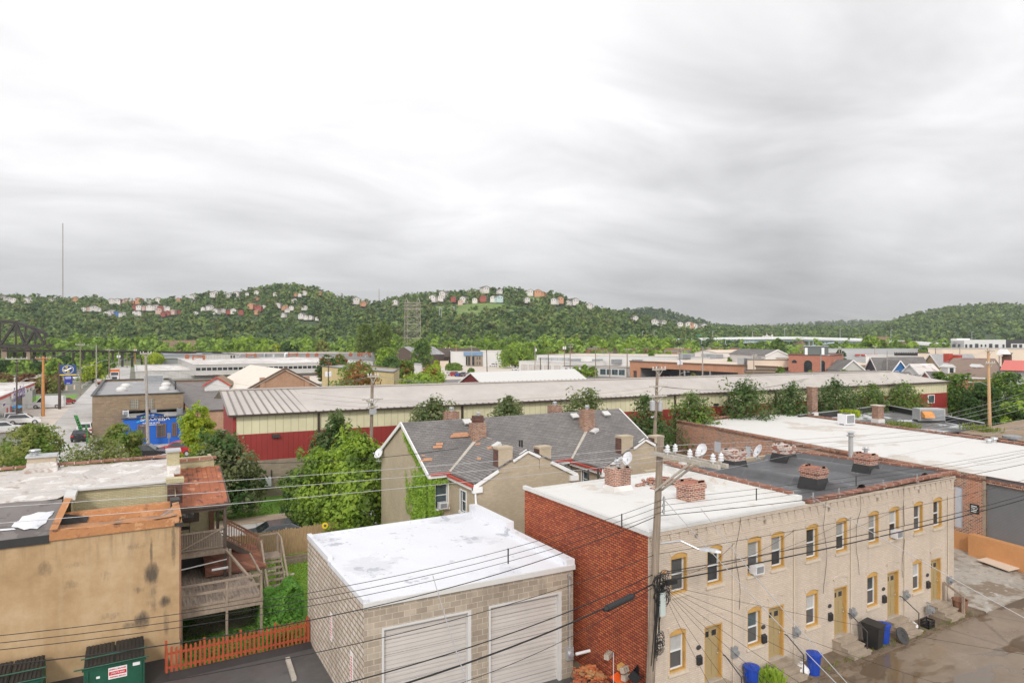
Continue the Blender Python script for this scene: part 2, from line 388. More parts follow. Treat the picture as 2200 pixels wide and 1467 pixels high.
M['roll_door'] = ribbed('grey_roller_door', (0.20, 0.205, 0.215), 0.085, axis=2, line=0.5, width=0.22, rough=0.5)
M['garage_door'] = ribbed('white_overhead_door', (0.56, 0.52, 0.485), 0.15, axis=2, line=0.45, width=0.14, rough=0.5, rust=0.08)
M['white_metal'] = plain('white_paint', (0.62, 0.61, 0.59), 0.5, 0.06)
M['white_trim'] = plain('white_trim', (0.80, 0.79, 0.78), 0.5, 0.05)
M['vinyl'] = plain('white_vinyl', (0.74, 0.74, 0.74), 0.35, 0.04)
M['gold'] = plain('ochre_trim', (0.52, 0.305, 0.09), 0.6, 0.2)
M['door'] = plain('olive_tan_door', (0.36, 0.275, 0.14), 0.5, 0.08)
M['sill'] = plain('painted_sill', (0.60, 0.51, 0.40), 0.85, 0.12)
M['coping'] = brick('terracotta_coping', [(0.38, 0.17, 0.115), (0.33, 0.14, 0.09), (0.43, 0.21, 0.145)], (0.55, 0.45, 0.38), bw=0.6, bh=3.0, ms=0.02, dirt=((0.14, 0.10, 0.085), 0.6), white=0.2)
M['glass'] = glass('dark_glass')
M['glass_blue'] = glass('bluish_glass', (0.06, 0.085, 0.095))
M['screen'] = plain('window_screen', (0.085, 0.085, 0.085), 0.6, 0.25, 2)
M['curtain'] = plain('white_curtain', (0.42, 0.42, 0.41), 0.9, 0.15, 6)
M['red_gutter'] = plain('red_gutter', (0.42, 0.065, 0.045), 0.55, 0.25)
M['galv'] = plain('galvanised_steel', (0.52, 0.53, 0.54), 0.4, 0.12, 4, 0.55)
M['steel'] = plain('grey_steel', (0.30, 0.31, 0.32), 0.45, 0.15, 4, 0.3)
M['dark_metal'] = plain('dark_metal', (0.045, 0.043, 0.042), 0.5, 0.3)
M['black_plastic'] = plain('black_plastic', (0.022, 0.022, 0.023), 0.45, 0.2)
M['cable'] = plain('black_cable', (0.015, 0.015, 0.015), 0.6, 0.1)
M['alu_cable'] = plain('bare_aluminium_cable', (0.46, 0.46, 0.47), 0.4, 0.1, 6, 0.4)
M['porcelain'] = plain('grey_porcelain', (0.72, 0.72, 0.74), 0.25, 0.06)
M['concrete'] = plain('concrete', (0.42, 0.365, 0.30), 0.9, 0.22, 1.6, bump=0.01)
M['old_concrete'] = plain('stained_concrete', (0.34, 0.275, 0.21), 0.9, 0.35, 1.9, bump=0.012)
M['blue_plastic'] = plain('blue_plastic', (0.012, 0.055, 0.36), 0.4, 0.12)
M['white_plastic'] = plain('white_bag', (0.78, 0.77, 0.76), 0.4, 0.08)
M['rock'] = plain('rubble', (0.2, 0.165, 0.135), 0.95, 0.5, 7)
M['orange_dock'] = plain('orange_painted_concrete', (0.60, 0.29, 0.12), 0.85, 0.12, 1.2, bump=0.01)
M['green_metal'] = plain('dark_green_steel', (0.012, 0.085, 0.05), 0.5, 0.25, 3)
M['red'] = plain('red_paint', (0.55, 0.025, 0.03), 0.45, 0.1)
M['paper'] = plain('white_sign', (0.8, 0.79, 0.78), 0.6, 0.03)
M['white_ink'] = plain('white_lettering', (0.82, 0.82, 0.82), 0.6, 0.02)
M['red_ink'] = plain('red_lettering', (0.6, 0.02, 0.03), 0.6, 0.02)
M['black_ink'] = plain('black_lettering', (0.02, 0.02, 0.02), 0.6, 0.02)
M['yellow_ink'] = plain('yellow_lettering', (0.75, 0.55, 0.02), 0.6, 0.02)
M['purple_ink'] = plain('violet_lettering', (0.16, 0.08, 0.36), 0.6, 0.02)
M['cyan'] = plain('light_blue_paint', (0.03, 0.36, 0.72), 0.5, 0.05)
M['store_blue'] = plain('bright_blue_masonry', (0.012, 0.115, 0.50), 0.75, 0.12, 1.0)
M['lime'] = plain('lime_green_cloth', (0.10, 0.42, 0.12), 0.8, 0.1)
M['olive_yellow'] = plain('olive_yellow_metal', (0.62, 0.49, 0.24), 0.6, 0.08)
def wood(name, col, stretch=(14, 14, 0.6), var=0.35, dark=(0.05, 0.04, 0.035), rough=0.85, wear=0.5):
 n = NT(name)
 g = n.noise(1.6, 6, 0.7, n.mapped(stretch))
 c = n.ramp(g, [(0.3, tuple(k * (1 - var) for k in col)), (0.7, tuple(min(1, k * (1 + var)) for k in col))])
 b = n.noise(1.3, 5, 0.7)
 c = n.mix(n.ramp(b, [(0.5, 0.0), (0.75, wear)]), c, dark)
 n.bump(g, 0.006, 0.6)
 return n.done(c, rough)
M['pole'] = wood('weathered_pole', (0.27, 0.215, 0.165), (12, 12, 0.5))
M['pole_grey'] = wood('grey_pole', (0.36, 0.325, 0.29), (12, 12, 0.5))
M['pole_new'] = wood('yellow_new_pole', (0.58, 0.36, 0.19), (12, 12, 0.5), 0.2, (0.3, 0.17, 0.09), wear=0.35)
M['pole_orange'] = wood('orange_new_pole', (0.50, 0.23, 0.075), (12, 12, 0.5), 0.2, (0.3, 0.13, 0.05), wear=0.3)
M['pole_dark'] = wood('creosote_pole', (0.085, 0.06, 0.05), (12, 12, 0.5))
M['grey_wood'] = wood('bare_grey_wood', (0.30, 0.235, 0.18), (10, 10, 3.0), 0.3, (0.13, 0.085, 0.06))
M['deck_wood'] = wood('peeling_deck_boards', (0.30, 0.235, 0.19), (9, 0.8, 1.5), 0.5, (0.09, 0.06, 0.05), wear=0.7)
M['brown_wood'] = wood('brown_stained_wood', (0.24, 0.12, 0.075), (10, 10, 2.0), 0.3, (0.09, 0.05, 0.035))
M['dark_wood'] = wood('dark_old_wood', (0.10, 0.075, 0.06), (10, 10, 2.0), 0.3, (0.03, 0.025, 0.02))
M['picket'] = wood('orange_red_pickets', (0.38, 0.075, 0.028), (10, 10, 1.5), 0.22, (0.22, 0.05, 0.025), wear=0.5)
M['reed'] = wood('bamboo_reed', (0.44, 0.29, 0.165), (30, 30, 1.2), 0.45, (0.22, 0.13, 0.07), wear=0.5)
M['crossarm'] = wood('bleached_crossarm', (0.46, 0.42, 0.36), (2, 12, 12), 0.3, (0.16, 0.15, 0.10))
M['bark'] = wood('bark', (0.12, 0.09, 0.065), (8, 8, 1.5), 0.4)
def foliage(name, col, var=0.45, scale=0.9, trans=0.4, fine=5.0):
 n = NT(name)
 a = n.noise(scale, 3, 0.6); b = n.noise(fine, 2, 0.5)
 f = n.math('ADD', n.math('MULTIPLY', a, 0.6), n.math('MULTIPLY', b, 0.4))
 c = n.ramp(f, [(0.3, (col[0] * (1 - var), col[1] * (1 - var * 0.9), col[2] * (1 - var))), (0.52, col), (0.75, (min(1, col[0] * (1 + var * 1.5)), min(1, col[1] * (1 + var)), col[2] * (1 + var * 0.4)))])
 n.done(c, 0.55, 0, 0.25)
 tr = n.add('ShaderNodeBsdfTranslucent'); n.link(n.mix(0.5, c, (col[0] * 2.0, col[1] * 2.0, col[2] * 0.7)), tr.inputs[0])
 ms = n.add('ShaderNodeMixShader'); ms.inputs[0].default_value = trans
 n.link(n.b.outputs[0], ms.inputs[1]); n.link(tr.outputs[0], ms.inputs[2]); n.link(ms.outputs[0], n.out.inputs[0])
 return n.mat
M['leaf_bright'] = foliage('bright_green_leaves', (0.31, 0.43, 0.07))
M['leaf_mid'] = foliage('mid_green_leaves', (0.17, 0.26, 0.055))
M['leaf_dark'] = foliage('dark_green_leaves', (0.075, 0.14, 0.042))
M['leaf_grey'] = foliage('grey_green_leaves', (0.22, 0.25, 0.125))
M['leaf_pear'] = foliage('pear_tree_leaves', (0.135, 0.185, 0.075))
M['leaf_olive'] = foliage('olive_leaves', (0.25, 0.28, 0.085))
M['leaf_yellow'] = foliage('yellow_green_leaves', (0.36, 0.43, 0.04))
M['leaf_willow'] = foliage('willow_leaves', (0.15, 0.21, 0.055))
M['leaf_red'] = foliage('rusty_seed_heads', (0.30, 0.135, 0.05))
M['leaf_russet'] = foliage('russet_leaves', (0.20, 0.115, 0.06))
M['ivy'] = foliage('ivy_leaves', (0.30, 0.45, 0.075), 0.4, 2.0)
M['vine'] = foliage('hedge_vine_leaves', (0.15, 0.33, 0.06), 0.5, 2.0)
M['weed'] = foliage('weeds', (0.18, 0.22, 0.05), 0.5, 2.0)
M['hill_wood'] = foliage('hill_wood_leaves', (0.13, 0.20, 0.065), 0.35, 0.02, 0.2, 0.05)
M['far_wood'] = foliage('far_wood_leaves', (0.125, 0.18, 0.075), 0.35, 0.014, 0.2, 0.04)
M['belt_wood'] = foliage('riverside_leaves', (0.24, 0.36, 0.07), 0.4, 0.035, 0.2, 0.3)
def asphalt(name, col, wet=None, crack=True, puddle=None):
 n = NT(name)
 a = n.noise(0.25, 6, 0.7); b = n.noise(28, 3, 0.6); m = n.noise(1.8, 5, 0.65)
 f = n.math('ADD', n.math('MULTIPLY', a, 0.55), n.math('ADD', n.math('MULTIPLY', m, 0.25), n.math('MULTIPLY', b, 0.2)))
 c = n.ramp(f, [(0.3, tuple(k * 0.66 for k in col)), (0.7, tuple(k * 1.3 for k in col))])
 if crack:
  cr = n.add('ShaderNodeTexVoronoi', feature='DISTANCE_TO_EDGE'); n.link(n.mapped((0.16, 0.11, 0.1)), cr.inputs['Vector']); cr.inputs['Scale'].default_value = 1.0
  c = n.mix(n.ramp(cr.outputs['Distance'], [(0.0, 0.6), (0.012, 0.0)]), c, tuple(k * 0.4 for k in col))
 rg = 0.85
 if wet:
  rg = n.ramp(n.noise(0.3, 5, 0.65), [(wet[0], wet[2]), (wet[1], 0.8)])
 if puddle:
  pm = n.ramp(n.noise(puddle[0], 4, 0.55, n.mapped(puddle[2] if len(puddle) > 2 else (1, 1, 1))), [(puddle[1], 0.0), (puddle[1] + 0.03, 1.0)])
  c = n.mix(pm, c, (0.15, 0.11, 0.075))
  rg = n.mix(pm, rg if isinstance(rg, bpy.types.NodeSocket) else (rg,) * 3, (0.03, 0.03, 0.03))
  h = n.math('MULTIPLY', b, n.math('SUBTRACT', 1.0, pm)); n.bump(h, 0.008, 0.7)
 else:
  n.bump(b, 0.008, 0.7)
 return n.done(c, rg, 0, 0.5)
M['road_wet'] = asphalt('wet_brown_asphalt', (0.25, 0.195, 0.145), (0.35, 0.65, 0.12), puddle=(0.14, 0.49, (1, 2.2, 1)))
M['road'] = asphalt('pale_asphalt', (0.50, 0.48, 0.46), None)
M['road_dark'] = asphalt('dark_asphalt', (0.20, 0.19, 0.18), None)
M['lot'] = asphalt('black_parking_asphalt', (0.085, 0.082, 0.080), (0.45, 0.6, 0.35))
M['gravel'] = membrane('gravel_yard', (0.42, 0.38, 0.33), [((0.22, 0.165, 0.115), 0.22, 0.52), ((0.48, 0.45, 0.41), 1.6, 0.6), ((0.3, 0.25, 0.2), 3.5, 0.57)], var=0.35, rough=0.95, bump=0.06)
M['dirt'] = plain('bare_soil', (0.17, 0.125, 0.085), 0.95, 0.45, 1.7, bump=0.03)
M['walk'] = brick('sidewalk_slabs', [(0.50, 0.39, 0.285), (0.46, 0.36, 0.265), (0.53, 0.42, 0.32)], (0.28, 0.21, 0.15), bw=1.5, bh=50, ms=0.03)
M['walk_grey'] = plain('pale_concrete_walk', (0.60, 0.53, 0.46), 0.9, 0.18, 0.8)
M['grass'] = plain('lawn', (0.14, 0.29, 0.035), 0.95, 0.4, 1.8, bump=0.04)
M['field'] = plain('valley_ground', (0.20, 0.195, 0.155), 0.95, 0.35, 0.05)
M['far_grass'] = plain('hill_grass', (0.15, 0.22, 0.055), 0.95, 0.4, 0.03)
M['hill_soil'] = plain('hill_understorey', (0.055, 0.09, 0.035), 0.95, 0.4, 0.05)
M['bridge_dark'] = plain('rusted_black_iron', (0.035, 0.027, 0.024), 0.75, 0.35, 0.2)
M['bridge_blue'] = plain('pale_blue_steel', (0.50, 0.60, 0.66), 0.5, 0.1, 0.05)
M['bridge_deck'] = plain('pale_deck', (0.70, 0.71, 0.70), 0.6, 0.1, 0.05)
M['tower_steel'] = plain('tan_grey_lattice', (0.37, 0.325, 0.27), 0.6, 0.15, 0.3)
M['stone_pier'] = plain('stone_pier', (0.33, 0.24, 0.18), 0.9, 0.25, 0.3)
# ------------------------------------------------------------------ camera, sun, sky
cam_d = bpy.data.cameras.new('camera'); cam = bpy.data.objects.new('camera', cam_d); COL.objects.link(cam)
cam_d.sensor_width = 36.0; cam_d.lens = 36.0 * F / 2200.0; cam_d.clip_start = 0.1; cam_d.clip_end = 12000
cam.location = (0, 0, H); cam.rotation_euler = (R(90), 0, -T)
SC.camera = cam
SUN_EL, SUN_AZ = R(36), R(216)           # azimuth measured clockwise from +y
sd = bpy.data.lights.new('sun', 'SUN'); sd.energy = 1.5; sd.angle = R(10); sd.color = (1.0, 0.96, 0.9)
so = bpy.data.objects.new('sun', sd); COL.objects.link(so)
sv = Vector((math.sin(SUN_AZ) * math.cos(SUN_EL), math.cos(SUN_AZ) * math.cos(SUN_EL), math.sin(SUN_EL)))
so.rotation_euler = sv.to_track_quat('Z', 'Y').to_euler()
w = bpy.data.worlds.new('World'); SC.world = w; w.use_nodes = True
nt = w.node_tree; nt.nodes.clear()
def WN(kind, **kw):
 n = nt.nodes.new(kind)
 for k, v in kw.items(): setattr(n, k, v)
 return n
def WM(op, a, b=None, c=None, clamp=False):
 m = WN('ShaderNodeMath', operation=op); m.use_clamp = clamp
 for i, v in enumerate((a, b, c)):
  if v is None: continue
  if isinstance(v, bpy.types.NodeSocket): nt.links.new(v, m.inputs[i])
  else: m.inputs[i].default_value = v
 return m.outputs[0]
def WR(fac, stops):
 r = WN('ShaderNodeValToRGB'); nt.links.new(fac, r.inputs[0]); e = r.color_ramp.elements
 r.color_ramp.interpolation = 'EASE'
 while len(e) < len(stops): e.new(0.5)
 for k, (p, c) in enumerate(stops): e[k].position = p; e[k].color = (c, c, c, 1)
 return r.outputs[0]
tc = WN('ShaderNodeTexCoord'); sx = WN('ShaderNodeSeparateXYZ'); nt.links.new(tc.outputs['Generated'], sx.inputs[0])
X, Y, Z = sx.outputs
zp = WM('ADD', WM('MAXIMUM', Z, 0.0), 0.16)
cv = WN('ShaderNodeCombineXYZ'); nt.links.new(WM('DIVIDE', X, zp), cv.inputs[0]); nt.links.new(WM('DIVIDE', Y, zp), cv.inputs[1])
def WNoise(scale, detail, rough, off=0.0, dist=0.0):
 n = WN('ShaderNodeTexNoise'); mp = WN('ShaderNodeMapping'); nt.links.new(cv.outputs[0], mp.inputs[0]); mp.inputs['Location'].default_value = (off, off * 0.7, 0)
 mp.inputs['Rotation'].default_value = (0, 0, T)
 mp.inputs['Scale'].default_value = (0.75, 1.15, 1)
 nt.links.new(mp.outputs[0], n.inputs['Vector']); n.inputs['Scale'].default_value = scale; n.inputs['Detail'].default_value = detail; n.inputs['Roughness'].default_value = rough; n.inputs['Distortion'].default_value = dist
 return n.outputs['Fac']
big = WNoise(0.55, 4, 0.5, 3.1, 0.3); med = WNoise(1.6, 5, 0.55, 7.7, 0.4)
elev = WR(Z, [(0.0, 0.51), (0.08, 0.57), (0.14, 0.71), (0.22, 0.88), (0.32, 0.98), (0.45, 0.98), (1.0, 0.95)])
zen = WM('MULTIPLY', WM('POWER', WM('MAXIMUM', Z, 0.0), 1.6), SKY_ZEN)
def dirdot(px, py):
 r = ray(px, py).normalized()
 d = WN('ShaderNodeVectorMath', operation='DOT_PRODUCT'); nt.links.new(tc.outputs['Generated'], d.inputs[0]); d.inputs[1].default_value = r
 return d.outputs['Value']
br = WR(dirdot(520, 80), [(0.78, 0.0), (0.985, 1.0)])          # the thin bright patch of cloud
dk = WR(dirdot(2300, 0), [(0.80, 0.0), (0.99, 1.0)])          # the thick grey bank
cl = WM('ADD', WM('MULTIPLY', WM('SUBTRACT', big, 0.5), 0.42), WM('MULTIPLY', WM('SUBTRACT', med, 0.5), 0.8))
lum = WM('MULTIPLY', elev, WM('ADD', 0.98, cl))
gl = WR(dirdot(2080, 490), [(0.975, 0.0), (0.998, 1.0)])
lum = WM('ADD', WM('ADD', lum, WM('MULTIPLY', br, 0.10)), WM('MULTIPLY', gl, 0.2))
lum = WM('SUBTRACT', lum, WM('MULTIPLY', dk, 0.16))
bk = WR(WM('MULTIPLY_ADD', dirdot(1100, 733), -0.5, 0.5), [(0.45, 0.0), (0.8, 1.0)])       # extra sky brightness added behind the camera, out of view, to fill the facades
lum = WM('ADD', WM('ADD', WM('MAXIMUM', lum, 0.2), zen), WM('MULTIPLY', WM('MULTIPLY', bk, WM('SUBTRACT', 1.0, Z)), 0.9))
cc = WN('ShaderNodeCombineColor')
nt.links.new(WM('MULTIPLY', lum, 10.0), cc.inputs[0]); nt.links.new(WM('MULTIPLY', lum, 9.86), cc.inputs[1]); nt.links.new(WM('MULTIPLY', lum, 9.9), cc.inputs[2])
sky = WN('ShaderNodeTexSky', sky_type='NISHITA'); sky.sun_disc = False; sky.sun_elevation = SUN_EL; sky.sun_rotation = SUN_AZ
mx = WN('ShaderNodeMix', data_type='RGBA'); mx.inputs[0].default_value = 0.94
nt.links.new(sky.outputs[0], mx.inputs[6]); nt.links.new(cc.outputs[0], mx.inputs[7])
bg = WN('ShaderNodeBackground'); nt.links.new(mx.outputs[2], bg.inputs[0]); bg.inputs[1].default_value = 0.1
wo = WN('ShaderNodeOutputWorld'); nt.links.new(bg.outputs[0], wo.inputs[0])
SC.view_settings.view_transform = 'Standard'; SC.view_settings.look = 'None'; SC.view_settings.exposure = EXPO; SC.view_settings.gamma = 1.0
SC.cycles.max_bounces = 6; SC.cycles.diffuse_bounces = 3; SC.cycles.transmission_bounces = 4; SC.cycles.transparent_max_bounces = 8
SC.cycles.volume_bounces = 0
SC.cycles.use_denoising = True
# ------------------------------------------------------------------ ground, roads, paths
def sheet(name, pts, mat, z, kind='structure', label=None):
 m = MB(); m.face([(x, y, z) for x, y in pts]); o = m.build(name, mat); tag(o, label, None, None, kind); return o
def rect(x0, y0, x1, y1): return [(x0, y0), (x1, y0), (x1, y1), (x0, y1)]
sheet('ground', rect(-3500, -300, 5000, 5500), M['field'], -0.03)
sheet('street', rect(-40, 4, 120, 16.45), M['road_wet'], 0.0)
m = MB(); m.box(15.0, 16.45, -0.02, 36.0, 17.62, 0.07); o = m.build('sidewalk', M['dirt']); tag(o, kind='structure')
m = MB()
m.face([(35.4, 16.45, 0.002), (60, 16.45, 0.002), (60, 18.4, 0.06), (35.4, 18.0, 0.06)]); m.face([(35.4, 18.0, 0.06), (60, 18.4, 0.06), (60, 60, 1.0), (35.4, 60, 1.0)])
tag(m.build('gravel_yard', M['gravel']), kind='structure')
sheet('parking_lot', rect(-40, 16.45, 15.0, 29.2), M['lot'], 0.004)
sheet('garden_lawn', rect(1.6, 29.2, 14.5, 42.5), M['grass'], 0.004)
sheet('alley', rect(14.5, 25.9, 60, 30.05), M['dirt'], 0.004)
sheet('back_street', rect(-60, 43.2, 140, 51.0), M['road'], 0.004)
m = MB(); m.box(-0.6, 51.0, -0.02, 140, 52.5, 0.12); tag(m.build('sidewalk', M['walk']), kind='structure')
m = MB(); m.box(12.0, 41.4, -0.02, 60, 43.2, 0.12); tag(m.build('sidewalk', M['walk']), kind='structure')
m = MB(); m.face([(3.5, 52.5, 0.1), (140, 52.5, 0.1), (140, 58, 0.35), (3.5, 58, 0.35)]); tag(m.build('lawn_strip', M['grass']), kind='structure')
m = MB()
for k in range(60):
 x = random.uniform(2.3, 4.2); y = random.uniform(52.6, 54.5); s_ = random.uniform(0.12, 0.3)
 m.lathe((x, y, 0.08), [(s_, 0), (s_ * 0.9, s_ * 0.5), (s_ * 0.3, s_ * 0.85)], 6)
tag(m.build('rubble_bed', M['rock'], loc=(3.2, 53.5, 0)), kind='stuff')
sheet('long_street', rect(-11.0, 40, -1.2, 420), M['road'], 0.008)
sheet('concrete_apron', rect(-40, 118, -11.0, 170), M['walk_grey'], 0.0)
sheet('forecourt', rect(-10, 52.5, 8, 97), M['road'], 0.0)
m = MB(); m.box(-1.2, 52.6, 0.0, -0.4, 96, 0.12); m.box(-11.4, 60, 0.0, -11.0, 118, 0.12); tag(m.build('kerb', M['walk_grey']), kind='structure')
sheet('verge', rect(-40, 172, -11.8, 196), M['grass'], 0.002)
sheet('verge_far', rect(-40, 205, -12, 240), M['field'], 0.002)
sheet('pale_lot', rect(-140, 225, -30, 330), M['walk_grey'], -0.005)
sheet('lot_mid', rect(60, 95, 260, 210), M['road_dark'], 0.0)
sheet('lot_back', rect(40, 210, 330, 330), M['walk_grey'], -0.01)
sheet('river_field', rect(-60, 380, 400, 470), M['far_grass'], 0.0)
# ------------------------------------------------------------------ walls with real openings
def wall_y(m, x0, x1, z0, z1, y, holes, depth=0.26):
 """wall face at y (seen from -y) with rectangular openings and their reveals"""
 xs = sorted({x0, x1, *[h[0] for h in holes], *[h[1] for h in holes]}); zs = sorted({z0, z1, *[h[2] for h in holes], *[h[3] for h in holes]})
 for a, b in zip(xs, xs[1:]):
  for c, d in zip(zs, zs[1:]):
   cx, cz = (a + b) / 2, (c + d) / 2
   if any(h[0] < cx < h[1] and h[2] < cz < h[3] for h in holes): continue
   m.face([(a, y, c), (b, y, c), (b, y, d), (a, y, d)])
 for h in holes:
  a, b, c, d = h[:4]; e = y + depth
  m.face([(a, y, c), (a, y, d), (a, e, d), (a, e, c)]); m.face([(b, y, c), (b, e, c), (b, e, d), (b, y, d)])
  m.face([(a, y, c), (a, e, c), (b, e, c), (b, y, c)]); m.face([(a, y, d), (b, y, d), (b, e, d), (a, e, d)])
def wall_x(m, y0, y1, z0, z1, x, holes, depth=0.14):
 """wall face at x seen from -x"""
 ys = sorted({y0, y1, *[h[0] for h in holes], *[h[1] for h in holes]}); zs = sorted({z0, z1, *[h[2] for h in holes], *[h[3] for h in holes]})
 for a, b in zip(ys, ys[1:]):
  for c, d in zip(zs, zs[1:]):
   cy, cz = (a + b) / 2, (c + d) / 2
   if any(h[0] < cy < h[1] and h[2] < cz < h[3] for h in holes): continue
   m.face([(x, a, c), (x, a, d), (x, b, d), (x, b, c)])
 for h in holes:
  a, b, c, d = h[:4]; e = x + depth
  m.face([(x, a, c), (e, a, c), (e, a, d), (x, a, d)]); m.face([(x, b, c), (x, b, d), (e, b, d), (e, b, c)])
  m.face([(x, a, c), (x, b, c), (e, b, c), (e, a, c)]); m.face([(x, a, d), (e, a, d), (e, b, d), (x, b, d)])
def arc_pts(x0, x1, z, rise, n=8):
 w2 = (x1 - x0) / 2; cx = (x0 + x1) / 2; r = (w2 * w2 + rise * rise) / (2 * rise); cz = z + rise - r
 a = math.asin(w2 / r)
 return [(cx + r * math.sin(-a + 2 * a * k / n), cz + r * math.cos(-a + 2 * a * k / n)) for k in range(n + 1)]
M['blind'] = ribbed('slatted_blind', (.33, .33, .32), .06, axis=2, line=.5, width=.3)
def arch_window(par, x0, x1, z0, z1, y, rise=0.12, upper='curtain', lower='screen', trim='gold', sill='sill'):
 fw = 0.05; w = MB()
 w.box(x0, y + 0.02, z0, x0 + fw, y + 0.25, z1); w.box(x1 - fw, y + 0.02, z0, x1, y + 0.25, z1); w.box(x0 + fw, y + 0.02, z0, x1 - fw, y + 0.25, z0 + 0.06)
 top = arc_pts(x0, x1, z1, rise)
 w.extr([(x, y + 0.022, z) for x, z in [(x0, z1 - 0.10)] + [(x1, z1 - 0.10)] + top[::-1]], (0, 0.22, 0))
 wo_ = w.build('window', M[trim], par, fix=True)
 a, b, c, d = x0 + fw, x1 - fw, z0 + 0.06, z1 - 0.10; zm = (c + d) / 2; s = MB(); t = 0.042
 for p, q, r_, u in ((a, a + t, c, d), (b - t, b, c, d), (a + t, b - t, c, c + t), (a + t, b - t, d - t, d), (a + t, b - t, zm - t / 2, zm + t / 2)):
  s.box(p, y + 0.15, r_, q, y + 0.22, u)
 s.build('sash', M['vinyl'], wo_)
 g = MB(); g.face([(a, y + 0.20, zm), (b, y + 0.20, zm), (b, y + 0.20, d), (a, y + 0.20, d)]); g.build('upper_pane', M[upper], wo_)
 g = MB(); g.face([(a, y + 0.19, c), (b, y + 0.19, c), (b, y + 0.19, zm), (a, y + 0.19, zm)]); g.build('lower_pane', M[lower], wo_)
 if sill:
  g = MB(); g.box(x0 - 0.07, y - 0.07, z0 - 0.10, x1 + 0.07, y + 0.10, z0 - 0.002); g.build('sill', M[sill], wo_)
 return wo_
def brick_arch(m, x0, x1, z1, y, rise, th=0.21, proud=0.016):
 lo = arc_pts(x0 - 0.015, x1 + 0.015, z1, rise, 9); cx = (x0 + x1) / 2
 hi = [(cx + (x - cx) * (1 + th / 1.0), z + th) for x, z in lo]
 for k in range(9):
  m.extr([(lo[k][0], y - proud, lo[k][1]), (lo[k + 1][0], y - proud, lo[k + 1][1]), (hi[k + 1][0], y - proud, hi[k + 1][1]), (hi[k][0], y - proud, hi[k][1])], (0, proud + 0.03, 0))
LWIN = [16.53, 20.54, 24.03, 28.22, 31.79]; LDOOR = [18.25, 21.74, 25.88, 29.75, 33.33]
UWIN = [16.59, 18.38, 20.54, 21.90, 24.04, 26.01, 28.31, 29.90, 31.87, 33.54]
FY = 17.6; WW, DW = 0.80, 0.93; PX = 23.72     # party line between the white roof and the dark roof
